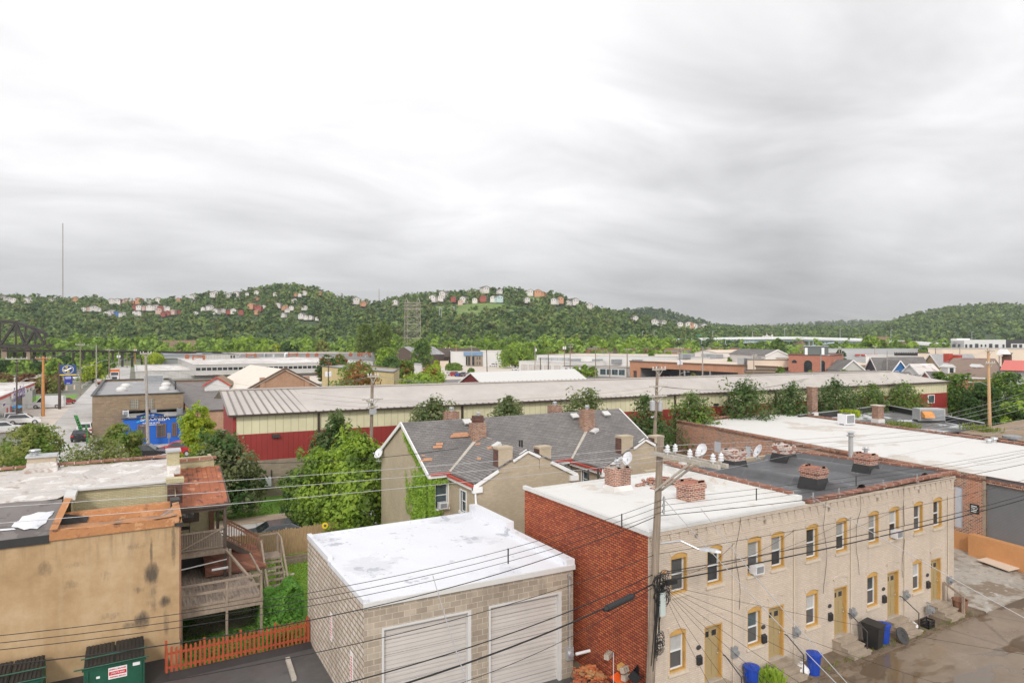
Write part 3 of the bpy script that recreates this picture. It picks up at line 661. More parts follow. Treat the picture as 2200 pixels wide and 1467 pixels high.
def row_house(x0, x1, label, loc, white):
 h = thing('row_house', label, 'house', loc)
 lw = [x for x in LWIN if x0 < x < x1]; ld = [x for x in LDOOR if x0 < x < x1]; uw = [x for x in UWIN if x0 < x < x1]
 holes = [(x, x + WW, 1.38, 2.80 + 0.12) for x in lw] + [(x, x + WW, 4.17, 5.52 + 0.12) for x in uw] + [(x, x + DW, 0.56, 2.68) for x in ld]
 vx = [x for x in (17.75, 21.45, 25.45, 28.9, 32.2) if x0 < x < x1]
 holes += [(x, x + 0.17, 6.02, 6.19) for x in vx]
 m = MB(); wall_y(m, x0, x1, -0.1, 6.52, FY, holes)
 for x in lw: brick_arch(m, x, x + WW, 2.80, FY, 0.12)
 for x in uw: brick_arch(m, x, x + WW, 5.52, FY, 0.12)
 m.box(x0, FY - 0.085, 6.40, x1, FY + 0.01, 6.53); m.box(x0, FY - 0.02, 5.86, x1, FY + 0.01, 5.93)
 x = x0 + 0.1; k = 0
 while x < x1 - 0.25:
  m.box(x, FY - 0.04, 6.25, x + 0.30, FY + 0.01, 6.40)
  if not any(abs(x + 0.1 - v) < 0.35 for v in vx):
   m.box(x + 0.05, FY - 0.026, 6.10, x + 0.25, FY + 0.01, 6.25); m.box(x + 0.1, FY - 0.014, 5.97, x + 0.2, FY + 0.01, 6.10)
  x += 0.45
 m.build('facade', M['cream_brick'], h)
 m = MB()
 for x in vx: m.face([(x, FY + 0.2, 6.02), (x + 0.17, FY + 0.2, 6.02), (x + 0.17, FY + 0.2, 6.19), (x, FY + 0.2, 6.19)]).cut()
 m.build('attic_vent', M['dark_metal'], h)
 for k, x in enumerate(lw): arch_window(h, x, x + WW, 1.38, 2.80, FY, upper='curtain' if k != 1 else 'glass_blue', lower='screen')
 for k, x in enumerate(uw): arch_window(h, x, x + WW, 4.17, 5.52, FY, upper=('screen', 'blind', 'curtain', 'glass', 'blind')[(k * 3 + int(x0)) % 5], lower=('screen', 'glass')[k % 2])
 for x in ld:
  d = MB(); d.box(x + 0.06, FY + 0.17, 0.60, x + DW - 0.06, FY + 0.21, 2.62)
  for (px_, pz, pw, ph) in ((0.14, 0.72, 0.26, 0.62), (0.52, 0.72, 0.26, 0.62), (0.14, 1.46, 0.26, 0.56), (0.52, 1.46, 0.26, 0.56)):
   d.box(x + px_, FY + 0.155, pz, x + px_ + pw, FY + 0.17, pz + ph)
  do = d.build('door', M['door'], h)
  g = MB(); g.box(x + 0.16, FY + 0.16, 2.2, x + 0.38, FY + 0.172, 2.4); g.box(x + 0.54, FY + 0.16, 2.2, x + 0.76, FY + 0.172, 2.4); g.build('door_light', M['glass'], do)
  g = MB(); g.lathe((x + 0.80, FY + 0.12, 1.52), [(0.012, -0.03), (0.035, 0), (0.012, 0.03)], 8); g.cyl((x + 0.80, FY + 0.12, 1.52), (x + 0.80, FY + 0.17, 1.52), 0.012); g.cyl((x + 0.80, FY + 0.14, 1.68), (x + 0.80, FY + 0.17, 1.68), 0.03); g.build('handle', M['galv'], do)
  g = MB(); g.box(x, FY + 0.02, 0.60, x + 0.06, FY + 0.24, 2.68); g.box(x + DW - 0.06, FY + 0.02, 0.60, x + DW, FY + 0.24, 2.68); g.box(x + 0.06, FY + 0.02, 2.62, x + DW - 0.06, FY + 0.24, 2.68); g.build('door_frame', M['gold'], do)
  g = MB(); g.box(x - 0.02, FY - 0.03, 0.54, x + DW + 0.02, FY + 0.22, 0.60); g.build('threshold', M['concrete'], do)
  g = MB(); t_ = arc_pts(x, x + DW, 2.98, 0.14)                       # the bricked-up fanlight over the door
  g.extr([(a, FY - 0.008, c) for a, c in [(x, 2.70), (x + DW, 2.70)] + t_[::-1]], (0, 0.02, 0)); g.build('blocked_fanlight', M['cream_brick'], h, fix=True)
  g = MB(); brick_arch(g, x, x + DW, 2.98, FY, 0.14, 0.12, 0.03); g.build('door_arch', M['cream_brick'], h)
  st = MB(); sx = x - 0.12; sw = 1.14
  for (y0, y1, zt) in ((17.22, FY, 0.52), (16.90, 17.22, 0.36), (16.60, 16.90, 0.20)): st.box(sx, y0, -0.02, sx + sw, y1, zt); st.box(sx - 0.03, y0 - 0.03, zt, sx + sw + 0.03, y1 - (0.033 if zt < 0.5 else 0), zt + 0.05)
  st.build('steps', M['old_concrete'], h)
  if x < 33:
   rl = MB(); rx = sx + sw - 0.05
   rl.tube([(rx, FY, 1.45), (rx, FY - 0.1, 1.45), (rx, 16.75, 0.98), (rx, 16.72, 0.93)], 0.022, 6); rl.tube([(rx, 16.74, 0.97), (rx, 16.74, 0.0)], 0.022, 6)
   rl.build('handrail', M['dark_metal'], h)
  else:
   rl = MB(); rx = sx + sw + 0.02
   rl.beam((rx, FY - 0.05, 1.45), (rx, 16.68, 1.02), 0.05, 0.10); rl.box(rx - 0.05, 16.62, 0, rx + 0.05, 16.72, 1.05); rl.box(rx - 0.05, FY - 0.1, 0.5, rx + 0.05, FY - 0.005, 1.45)
   rl.build('handrail', M['grey_wood'], h)
  b = MB(); b.box(x - 0.42, FY - 0.11, 1.42, x - 0.20, FY - 0.005, 1.68); b.extr([(x - 0.42, FY - 0.11, 1.682), (x - 0.42, FY - 0.005, 1.682), (x - 0.42, FY - 0.005, 1.75)], (0.22, 0, 0)); b.build('mailbox', M['black_plastic'], h)
  b = MB(); b.lathe((0, 0, 0), [(0.12, 0), (0.12, 0.02)], 14)
  b.v = [Vector((x - 0.31 + p.x, FY - 0.003 - p.z, 2.02 + p.y * 0.7)) for p in b.v]; b.build('number_plaque', M['dark_metal'], h)
 for x in [q for q in (19.75, 23.3, 27.05, 31.1, 34.85) if x0 < q < x1]:
  b = MB(); b.box(x - 0.13, FY - 0.13, 1.25, x + 0.13, FY - 0.005, 1.65); b.cyl((x + 0.02, FY - 0.13, 1.46), (x + 0.02, FY - 0.24, 1.46), 0.10, 0.09, 14); b.build('electric_meter', M['steel'], h)
  b = MB(); b.tube([(x - 0.05, FY - 0.04, 1.65), (x - 0.05, FY - 0.04, 5.6)], 0.025, 6); b.tube([(x - 0.05, FY - 0.04, 1.25), (x - 0.05, FY - 0.04, 0.15)], 0.02, 6); b.build('conduit', M['sill'], h)
 for x in [q for q in (19.95, 25.2, 27.45, 30.95) if x0 < q < x1]:
  b = MB(); r = random.Random(int(x * 100)); z = 6.5; p = []
  while z > 2.0 + r.random(): p.append((x + .12 * math.sin(z * 1.9 + x) + r.uniform(-.03, .03), FY - 0.05 - (0.06 if z > 5.8 else 0), z)); z -= 0.35
  b.tube(p, 0.008, 5); b.build('hanging_cable', M['cable'], h)
 return h
hA = row_house(15.53, PX, 'cream painted brick row house with a red brick side wall and white flat roof', (19.6, FY, 0), True)
hB = row_house(PX, 35.4, 'cream painted brick row house with a dark membrane roof and red tile coping', (29.5, FY, 0), False)
m = MB(); m.face([(15.53, FY, -0.1), (15.53, FY, 6.48), (15.53, 25.95, 6.40), (15.53, 25.95, -0.1)][::-1]); m.build('side_wall', M['red_brick'], hA)
m = MB(); m.face([(15.53, 25.95, 0), (PX, 25.95, 0), (PX, 25.95, 6.4), (15.53, 25.95, 6.4)][::-1]); m.build('rear_wall', M['tan_brick'], hA)
m = MB(); N = 16
for i in range(N):
 for j in range(N):
  def zz(u, v):
   x = 15.6 + (PX - 15.6) * u; y = FY + 0.05 + 8.25 * v
   return (x, y, 6.50 - 0.12 * v + 0.10 * max(0, (u - 0.8) * 5) ** 2 * 1.2 + 0.02 * math.sin(x * 2.1 + y) * math.sin(y * 1.3))
  m.face([zz(i / N, j / N), zz((i + 1) / N, j / N), zz((i + 1) / N, (j + 1) / N), zz(i / N, (j + 1) / N)])
m.build('roof', M['white_roof'], hA, smooth=True)
m = MB(); m.box(15.45, FY - 0.12, 6.46, 15.62, 25.99, 6.62); m.box(15.62, FY - 0.12, 6.535, PX + 0.1, FY + 0.06, 6.66); m.box(15.62, 25.85, 6.36, PX, 25.99, 6.46); m.build('roof_edge', M['white_metal'], hA)
def coping_run(m, a, b, w=0.30, h=0.10, seg=0.62):
 a, b = Vector(a), Vector(b); n = max(1, int((b - a).length / seg)); d = (b - a) / n
 for k in range(n):
  p = a + d * k; q = a + d * (k + 0.97); j = 0.008 * ((k * 7) % 3)
  m.beam(p + Vector((0, 0, j)), q + Vector((0, 0, j)), w, h); m.beam(q - d * 0.10 + Vector((0, 0, 0.02)), q + Vector((0, 0, 0.02)), w + 0.05, h + 0.04)
m = MB(); coping_run(m, (PX + 0.05, FY + 0.5, 6.90), (PX + 0.05, 25.6, 6.98)); m.cut(); coping_run(m, (PX + 0.35, FY - 0.02, 6.62), (35.45, FY - 0.02, 6.74)); m.cut(); coping_run(m, (35.3, FY + 0.2, 6.76), (35.3, 27.2, 6.40)); m.build('coping', M['coping'], hB)
m = MB(); m.box(PX - 0.1, FY + 0.1, 6.3, PX + 0.2, 26, 6.86); m.build('party_wall', M['white_roof'], hB)
m = MB(); m.box(35.15, FY + 0.01, -0.1, 35.4, 27.25, 6.36); m.box(PX, 27.0, -0.1, 35.15, 27.25, 6.3); m.build('rear_wall', M['tan_brick'], hB)
m = MB()
NX, NY = 110, 20
def zb(i, j):
 x = PX + 0.2 + (35.2 - PX - 0.2) * i / NX; y = FY + 0.12 + 9.0 * j / NY
 z = 6.45 - 0.30 * j / NY + 0.02 * math.sin(3 * x + 1.7 * y) * math.sin(2.1 * y)
 for px_ in (27.98, 32.99):
  t = abs(x - px_)
  if t < 0.42: z += 0.34 * (1 - (t / 0.42) ** 3)
 if x > 34.9: z += 0.3 * (x - 34.9) / 0.3
 if j == 0: z += 0.10
 return (x, y, z)
for i in range(NX):
 for j in range(NY): m.face([zb(i, j), zb(i + 1, j), zb(i + 1, j + 1), zb(i, j + 1)])
m.build('roof', M['black_roof'], hB, smooth=True)
def chimney(par, c, w, d, z0, z1, mat, pots=0, flash=None, cap=True, fl_h=0.45, name='chimney'):
 m = MB(); x, y = c[0], c[1]; hz = z1 - z0
 m.box(x - w/2, y - d/2, z0, x + w/2, y + d/2, z1 - (0.34 if cap else 0))
 if cap:
  m.box(x - w/2 - 0.05, y - d/2 - 0.05, z1 - 0.34, x + w/2 + 0.05, y + d/2 + 0.05, z1 - 0.18)
  m.box(x - w/2 - 0.01, y - d/2 - 0.01, z1 - 0.18, x + w/2 + 0.01, y + d/2 + 0.01, z1 - 0.085)
  r = random.Random(int(x * 31 + y * 7))
  for k in range(10):
   a = r.uniform(-w/2, w/2 - .2); b = (-d/2 if k % 2 else d/2 - 0.12)
   m.box(x + a, y + b, z1 - 0.085, x + a + 0.19, y + b + 0.11, z1 - 0.085 + r.choice((0.07, 0.075)))
 o = m.build(name, mat, par)
 if flash:
  f = MB(); s = 0.10
  b0 = [(x - w/2 - s, y - d/2 - s, z0), (x + w/2 + s, y - d/2 - s, z0), (x + w/2 + s, y + d/2 + s, z0), (x - w/2 - s, y + d/2 + s, z0)]
  t0 = [(x - w/2 - .012, y - d/2 - .012, z0 + fl_h), (x + w/2 + .012, y - d/2 - .012, z0 + fl_h), (x + w/2 + .012, y + d/2 + .012, z0 + fl_h), (x - w/2 - .012, y + d/2 + .012, z0 + fl_h)]
  for k in range(4): j = (k + 1) % 4; f.face([b0[k], b0[j], t0[j], t0[k]])
  f.build('flashing', flash, o)
 for k in range(pots):
  p = MB(); px_ = x + (k - (pots - 1) / 2) * w * 0.45
  p.lathe((px_, y, z1 - 0.05), [(0.09, 0), (0.09, 0.16), (0.17, 0.17), (0.17, 0.21), (0.08, 0.23), (0.08, 0.27), (0.16, 0.28), (0.13, 0.33)], 12); p.build('vent_cap', M['galv'], o)
 return o
cA = atz(1327, 1048, 6.45); chimney(hA, cA, 0.95, 0.72, 6.35, 7.50, M['red_chimney'], 1, M['white_roof'], fl_h=0.28)
cB = atz(1484, 1072, 6.45); chimney(hA, cB, 0.98, 0.70, 6.35, 7.30, M['red_chimney'])
c1 = atz(1748, 1040, 6.55); chimney(hB, c1, 0.72, 0.9, 6.35, 7.45, M['red_chimney'], 0, M['tar'], fl_h=0.55)
c2 = atz(1860, 1010, 6.5); chimney(hB, c2, 0.70, 0.88, 6.35, 7.45, M['red_chimney'], 1, M['tar'], fl_h=0.5)
c3 = atz(1576, 1002, 6.35); chimney(hB, c3, 0.9, 0.9, 6.2, 7.35, M['white_chimney'], 0, M['tar'], fl_h=0.55)
c4 = atz(1684, 985, 6.35); chimney(hB, c4, 0.9, 0.9, 6.2, 7.25, M['white_chimney'], 0, M['tar'], fl_h=0.5)
m = MB()
for (px_, py_) in ((1536, 1002), (1551, 1000), (1264, 1035), (1285, 1030)):
 p = atz(px_, py_, 6.3); m.cyl(p, p + Vector((0, 0, 0.62)), 0.05, 0.05, 8); m.cut()
m.build('soil_pipe', M['dark_metal'], hB)
def dish(loc, aim, label, r=0.42, mast=0.55):
 t = thing('satellite_dish', label, 'satellite dish', loc)
 loc = Vector(loc); aim = Vector(aim).normalized(); c = loc + Vector((0, 0, mast))
 m = MB(); m.tube([loc, loc + Vector((0, 0, mast * 0.8)), c], 0.03, 6); m.beam(loc + Vector((-.2, 0, .02)), loc + Vector((.2, 0, .02)), .05); m.beam(loc + Vector((0, -.2, .02)), loc + Vector((0, .2, .02)), .05); m.build('mast', M['galv'], t)
 q = aim.to_track_quat('Z', 'Y').to_matrix().to_4x4(); q.translation = c
 d = MB(q); d.lathe((0, 0, 0), [(0.02, -0.08), (r * 0.5, -0.055), (r * 0.85, -0.015), (r, 0.03), (r * 0.98, 0.035), (r * 0.84, -0.003), (r * 0.5, -0.042), (0.01, -0.066)], 22); d.build('reflector', M['porcelain'], t, smooth=True)
 a = MB(); tip = c + aim * 0.48 + Vector((0, 0, -0.16)); a.tube([c + Vector((0, 0, -r * 0.9)), tip], 0.016, 5); a.cyl(tip, tip - aim * 0.14, 0.05, 0.04, 8); a.build('feed_arm', M['galv'], t)
 return t
dish(cA + Vector((0.42, -0.2, 0.95)), (-.98, -.05, .4), 'white satellite dish strapped to the brick chimney on the white roof', 0.31, 0.42)
dish(atz(1508, 1002, 6.3), (-.98, -.1, .4), 'white satellite dish beside the two dark pipes on the dark roof', 0.34, 0.95)
dish(atz(1628, 985, 6.6), (-0.9, 0.5, 0.55), 'white satellite dish tilted upward between the two limewashed chimneys', 0.40, 0.45)
t = thing('dish_mount', 'bare metal dish mount without a dish beside the dark roof chimney', 'dish mount', atz(1780, 1042, 6.45))
p = Vector(t.location); m = MB(); m.tube([p, p + Vector((-.35, .1, .75))], 0.03, 6); m.tube([p + Vector((-.2, .1, .35)), p + Vector((.35, -.1, .02))], 0.02, 5); m.beam(p + Vector((-.4, -.3, .02)), p + Vector((.4, .2, .02)), .05); m.beam(p + Vector((-.5, .1, .02)), p + Vector((.2, -.4, .02)), .05); m.build('frame', M['galv'], t)
pc = atz(1422, 1038, 6.42); m = MB(); r = random.Random(4)
for k in range(80):
 a = r.uniform(0, 6.28); q = abs(r.gauss(0, 0.5)); z = 6.42 + max(0, 0.30 - q * 0.32) * r.random()
 mm = Matrix.Translation((pc.x + q * math.cos(a) * 1.3, pc.y + q * math.sin(a) * 0.8, z + 0.04)) @ Matrix.Rotation(r.uniform(0, 6), 4, 'Z') @ Matrix.Rotation(r.uniform(-.7, .7), 4, 'X')
 m.M = mm
 if k % 6 == 0: m.cyl((-.25, 0, 0), (.25, 0, 0), 0.09, 0.08, 8)
 else: m.box(-.12, -.055, -.04, .12, .055, .04)
m.M = None
tag(m.build('brick_pile', M['red_chimney'], loc=pc), 'heap of broken red chimney bricks on the white flat roof', 'brick pile')
def ac_unit(c, label, w=0.47, h=0.34, d=0.32, ax='y', s=-1):
 t = thing('air_conditioner', label, 'air conditioner', c); x, y, z = c
 m = MB(); m.box(x - w/2, y, z, x + w/2, y - d, z + h); m.build('case', M['porcelain'], t)
 g = MB(); g.box(x - w/2 + 0.05, y - d - 0.012, z + 0.05, x + w/2 - 0.05, y - d + 0.003, z + h - 0.05); g.build('grille', M['steel'], t)
ac_unit((20.94, FY + 0.05, 4.24), 'window air conditioner in the third upper window from the street corner')
ac_unit((30.30, FY + 0.05, 4.24), 'window air conditioner in the upper window above the blue and black bins')
def bin_cart(loc, rz, label, mat):
 t = thing('wheeled_bin', label, 'bin', loc, rz=rz); m = MB()
 b = [(-.25, -.28), (.25, -.28), (.25, .28), (-.25, .28)]; tp = [(-.31, -.36), (.31, -.36), (.31, .36), (-.31, .36)]
 for k in range(4): j = (k + 1) % 4; m.face([(*b[k], .06), (*b[j], .06), (*tp[j], 1.0), (*tp[k], 1.0)])
 m.box(-.33, -.38, .96, .33, .38, 1.0); o = m.build('body', mat, t, loc=(0, 0, 0))
 l = MB(); l.slab([(-.34, -.40, 1.02), (.34, -.40, 1.02), (.34, .40, 1.07), (-.34, .40, 1.07)], 0.04); l.tube([(-.3, .44, 1.0), (.3, .44, 1.0)], .02, 6); l.build('lid', mat, t, loc=(0, 0, 0))
 for s in (-.27, .27): q = MB(); q.cyl((s - .03, .27, .12), (s + .03, .27, .12), .12, .12, 14); q.build('wheel', M['black_plastic'], t, loc=(0, 0, 0))
def bin_round(loc, label, mat, lid=True):
 t = thing('recycling_bin', label, 'bin', loc); m = MB(); m.lathe(loc, [(0.21, 0.0), (0.27, 0.74), (0.30, 0.75), (0.30, 0.79), (0.26, 0.79)], 20); m.build('body', mat, t, smooth=False)
 if lid: l = MB(); l.lathe(loc, [(0.305, 0.785), (0.305, 0.83), (0.2, 0.86), (0.07, 0.87), (0.06, 0.9), (0.01, 0.9)], 20); l.build('lid', mat, t)
 h = MB(); p = Vector(loc); h.box(p.x - .345, p.y - .05, .60, p.x - .26, p.y + .05, .68); h.box(p.x + .26, p.y - .05, .60, p.x + .345, p.y + .05, .68); h.build('handle', mat, t)
 return t
bin_cart((27.62, 16.95, 0.07), 0.15, 'black wheeled bin standing beside the blue bin', M['black_plastic'])
bin_round((28.42, 16.98, 0.07), 'round blue recycling bin tucked behind the black wheeled bin', M['blue_plastic'])
bin_round((23.35, 16.75, 0.07), 'round blue recycling bin beside the white rubbish bag', M['blue_plastic'])
bin_round((20.35, 17.25, 0.07), 'round blue recycling bin at the bottom edge beside the first doorstep', M['blue_plastic'])
t = thing('bin_lid', 'loose dark round bin lid leaning against the fourth doorstep', 'bin lid', (29.2, 16.62, 0.07)); mm = Matrix.Translation((29.2, 16.62, 0.33)) @ Matrix.Rotation(R(62), 4, 'X'); m = MB(mm); m.lathe((0, 0, 0), [(0.36, 0), (0.36, 0.04), (0.22, 0.06), (0.2, 0.03), (0.05, 0.05)], 20); m.build('disc', M['dark_metal'], t); m = MB(mm); m.lathe((0, 0, 0.05), [(0.05, 0), (0.04, 0.04), (0.01, 0.05)], 10); m.build('knob', M['dark_metal'], t)
def bag(loc, s, label, seed):
 r = random.Random(seed); m = MB(); prof = [(0.02, 0), (0.85, 0.02), (1.0, 0.35), (0.9, 0.8), (0.5, 1.15), (0.16, 1.3), (0.24, 1.5), (0.05, 1.46)]
 m.lathe(loc, [(a * s, b * s) for a, b in prof], 12)
 for k, v in enumerate(m.v): m.v[k] = v + Vector((r.uniform(-1, 1), r.uniform(-1, 1), 0.6 * r.uniform(-1, 1) * (v.z > loc[2] + .05))) * 0.10 * s
 tag(m.build('rubbish_bag', M['white_plastic'], loc=loc, smooth=False), label, 'rubbish bag')
bag((22.95, 17.0, 0.07), 0.30, 'white knotted rubbish bag beside the blue bin', 3)
bag((31.05, 17.15, 0.07), 0.2, 'small white rubbish bag beside the black crate', 5)
t = thing('plastic_crate', 'open black plastic crate on the pavement by the last doorstep', 'crate', (31.75, 16.9, 0.07)); m = MB()
for a in (0, 1):
 for z in (0.07, 0.2, 0.33): m.box(31.5, 16.72 + a * .36, z, 32.0, 16.74 + a * .36, z + .08); m.box(31.5 + a * .48, 16.74, z, 31.52 + a * .48, 17.08, z + .08)
 for b in (0, 1): m.box(31.5 + a * .46, 16.72 + b * .34, .07, 31.54 + a * .46, 16.76 + b * .34, .41)
m.box(31.5, 16.72, .07, 32.0, 17.1, .09); m.build('crate_body', M['black_plastic'], t)
t = thing('pail', 'grey plastic tub standing beside the last doorstep', 'tub', (34.75, 17.0, 0.07)); m = MB(); m.lathe((34.75, 17.0, .07), [(.26, 0), (.33, .62), (.36, .62), (.36, .66), (.31, .66), (.25, .05), (.01, .05)], 18); m.build('tub_body', M['brown_wood'], t)
t = thing('gas_meter', 'grey gas meter on its pipe beside the last doorstep', 'gas meter', (32.75, 17.3, .07)); m = MB(); m.box(32.6, 17.2, .35, 32.9, 17.45, .62); m.cyl((32.75, 17.2, .5), (32.75, 17.14, .5), .1, .1, 12); m.tube([(32.6, 17.35, .07), (32.6, 17.35, .75), (32.9, 17.35, .75), (32.9, 17.55, .75)], .03, 6); m.build('meter_body', M['steel'], t)
def weeds(name, spots, mat, label, cat, n=60, h=0.35, sp=0.3, kind=None, seed=1):
 r = random.Random(seed); m = MB()
 for (x, y, z) in spots:
  for k in range(n):
   a = r.uniform(0, 6.28); q = sp * math.sqrt(r.random()); b = Vector((x + q * math.cos(a), y + q * math.sin(a), z)); hh = h * r.uniform(.4, 1)
   d = Vector((r.uniform(-.5, .5), r.uniform(-.5, .5), 1)) * hh; s_ = Vector((r.uniform(-1, 1), r.uniform(-1, 1), .2)).normalized() * hh * 0.13
   m.face([b - s_, b + s_, b + d + s_ * .6, b + d - s_ * .3])
 o = m.build(name, mat, loc=spots[0]); return tag(o, label, cat, None, kind)
weeds('weed_clump', [(21.05, 17.15, .07), (21.4, 17.0, .07)], M['leaf_bright'], 'tall green weeds growing beside the second doorstep', 'weeds', 130, 0.6, 0.3, None, 2)
weeds('weeds', [(24.0 + .55 * k, 16.75 + .1 * math.sin(k * 3), .07) for k in range(21)] + [(30.2, 16.6, .07), (33.0, 16.55, .07)], M['weed'], 'low weeds along the foot of the row houses', 'weeds', 14, 0.16, 0.22, 'stuff', 3)
m = MB(); r = random.Random(12)
for k in range(420):
 x = r.uniform(15.8, 36); y = 16.5 + r.gauss(0, .22); s_ = r.uniform(.015, .06); a = r.uniform(0, 3); m.face([(x + s_ * math.cos(a + q * 1.57), y + s_ * .7 * math.sin(a + q * 1.57), .078 + .01 * (q % 2)) for q in range(4)])
tag(m.build('litter', M['leaf_russet'], loc=(25, 16.5, 0)), 'leaves and litter along the kerb of the row houses', 'litter', None, 'stuff')
t = thing('timber_sheet', 'pale plywood sheet lying on the gravel yard', 'plywood', (44.2, 19.4, .2)); m = MB(); m.slab([(43.0, 18.5, .24), (45.0, 18.2, .30), (45.4, 20.0, .36), (43.4, 20.3, .30)], .05); m.build('sheet', M['far_pink_roof'], t)
t = thing('ladder', 'metal ladder leaning on the brick warehouse behind the row house end', 'ladder', (38.3, 27.3, .2)); m = MB(); a, b = Vector((38.2, 27.2, .2)), Vector((39.6, 29.2, 3.0)); sd = Vector((.25, -.17, 0))
m.beam(a - sd, b - sd, .05); m.beam(a + sd, b + sd, .05)
for k in range(1, 10): p = a.lerp(b, k / 10); m.beam(p - sd, p + sd, .035)
m.build('rails', M['galv'], t)
# ------------------------------------------------------------------ double house with grey shingle roofs
def on_plane(px, py, p0, n):
 r = ray(px, py); p0 = Vector(p0); n = Vector(n); o = Vector((0, 0, H))
 return o + r * ((p0 - o).dot(n) / r.dot(n))
D = thing('double_house', 'beige painted brick double house with grey shingle roofs and ivy on its corner', 'house', (20, 36, 0))
XL, XR, YR, YM, ZR, ZE = 13.81, 29.9, 37.1, 33.2, 8.42, 6.12
m = MB()
m.face([(XL, 41.0, -.1), (XL, YM, -.1), (XL, YM, ZE), (XL, YR, ZR - .08), (XL, 41.0, ZE)])
wall_y(m, XL, 15.1, -.1, ZE, YM, [(14.22, 14.93, 4.13, 5.52)]); wall_y(m, 21.1, 23.2, -.1, ZE, YM, [(22.2, 22.8, 4.7, 5.7)]); wall_y(m, 29.2, XR, -.1, ZE, YM, [])
m.face([(XR, YM, -.1), (XR, 41, -.1), (XR, 41, ZE), (XR, YR, ZR - .08), (XR, YM, ZE)]); m.face([(XR, 41, -.1), (XL, 41, -.1), (XL, 41, ZE), (XR, 41, ZE)])
for c in (18.1, 26.2):
 l, r_ = c - 3.0, c + 3.0
 wall_x(m, 30.0, YM, -.1, 5.95, l, [(31.2, 31.85, 4.22, 5.32)] if c < 20 else [(31.5, 32.1, 4.6, 5.5)])
 m.face([(l, 30, -.1), (r_, 30, -.1), (r_, 30, 5.95), (c, 30, 7.42), (l, 30, 5.95)]); m.face([(r_, 30, -.1), (r_, YM, -.1), (r_, YM, 5.95), (r_, 30, 5.95)])
m.build('walls', M['tan_brick'], D)
m = MB()
m.slab([(XL - .12, YM - .25, ZE - .03), (XR + .12, YM - .25, ZE - .03), (XR + .12, YR, ZR), (XL - .12, YR, ZR)], .07)
m.slab([(XL - .12, YR, ZR), (XR + .12, YR, ZR), (XR + .12, 41.25, ZE - .03), (XL - .12, 41.25, ZE - .03)], .07)
m.build('roof', M['shingle'], D)
m = MB()
for c in (18.1, 26.2):
 m.slab([(c - 3.15, 29.88, 6.06), (c, 29.88, 7.52), (c, 35.6, 7.52), (c - 3.15, 33.1, 6.08)][::-1], .06)
 m.slab([(c + 3.15, 33.1, 6.08), (c, 35.6, 7.52), (c, 29.88, 7.52), (c + 3.15, 29.88, 6.06)][::-1], .06); m.cut()
m.build('wing_roof', M['shingle_y'], D)
m = MB()
for c in (18.1, 26.2):
 for s in (-1, 1): m.beam((c + s * 3.1, 32.97, 6.10), (c + s * .12, 35.42, 7.50), .17, .05, (0, -.4, 1)); m.cut()
m.build('valley_flashing', M['crossarm'], D)
m = MB()
for (a, b) in (((XL - .13, YM - .25, ZE - .10), (XL - .13, YR, ZR - .06)), ((XL - .13, YR, ZR - .06), (XL - .13, 41.25, ZE - .1)), ((XR + .13, YM - .25, ZE - .1), (XR + .13, YR, ZR - .06))): m.beam(a, b, .07, .20); m.cut()
for c in (18.1, 26.2):
 for (a, b) in (((c - 3.2, 5.83), (c - 1.78, 6.55)), ((c - .9, 6.98), (c - .03, 7.42)), ((c + .03, 7.42), (c + .78, 7.04)), ((c + 1.5, 6.68), (c + 3.2, 5.83))): m.beam((a[0], 29.93, a[1]), (b[0], 29.93, b[1]), .10, .19); m.cut()
 for s in (-1, 1): m.box(c + s * 3.25, 29.84, 5.55, c + s * 2.72, 30.02, 5.84); m.cut()
 m.beam((c - 3.18, 29.9, 5.76), (c - 3.18, YM - .1, 5.80), .14, .18); m.cut()
m.beam((XL - .1, YM - .2, 5.93), (15.1, YM - .2, 5.93), .18, .18); m.cut(); m.beam((21.2, YM - .2, 5.93), (23.1, YM - .2, 5.93), .18, .18)
m.build('white_eaves', M['white_trim'], D)
m = MB()
for c in (18.1, 26.2): m.beam((c - 3.27, 29.88, 5.90), (c - 3.27, YM - .2, 5.94), .14, .12); m.cut()
m.beam((XL, YM - .33, 6.06), (14.95, YM - .33, 6.06), .14, .11); m.cut(); m.beam((21.3, YM - .33, 6.06), (23.0, YM - .33, 6.06), .14, .11)
m.build('gutter', M['red_gutter'], D)
m = MB(); m.tube([(15.0, 29.93, 5.75), (15.03, 29.95, 5.3), (15.06, 29.93, 4.9), (15.06, 29.93, 0)], .055, 8); m.build('downspout', M['vinyl'], D)
def box_window(par, axis, p, w, z0, z1, trim='white_trim', fr=.08):
 """sash window on a wall facing -y (axis y) or -x (axis x); p is the lower-left corner on the wall plane"""
 m = MB(); x, y = p[0], p[1]
 def bx(mb, a, b, c, d, o0, o1):
  if axis == 'y': mb.box(x + a, y + o0, c, x + b, y + o1, d)
  else: mb.box(x + o0, y + a, c, x + o1, y + b, d)
 for a, b, c, d in ((-fr, 0, z0 - fr, z1 + fr), (w, w + fr, z0 - fr, z1 + fr), (0, w, z1, z1 + fr)): bx(m, a, b, c, d, -.03, .12)
 bx(m, -fr - .04, w + fr + .04, z0 - fr - .02, z0, -.09, .12)
 t = .04; zm = (z0 + z1) / 2
 for a, b, c, d in ((0, t, z0, z1), (w - t, w, z0, z1), (t, w - t, z0, z0 + t), (t, w - t, z1 - t, z1), (t, w - t, zm - t / 2, zm + t / 2)): bx(m, a, b, c, d, .05, .11)
 o = m.build('window', M[trim], par); g = MB(); bx(g, t, w - t, z0 + t, z1 - t, .09, .10); g.build('pane', M['glass_blue'], o); return o
box_window(D, 'y', (14.22, YM), .71, 4.13, 5.52); box_window(D, 'y', (22.2, YM), .6, 4.7, 5.7)
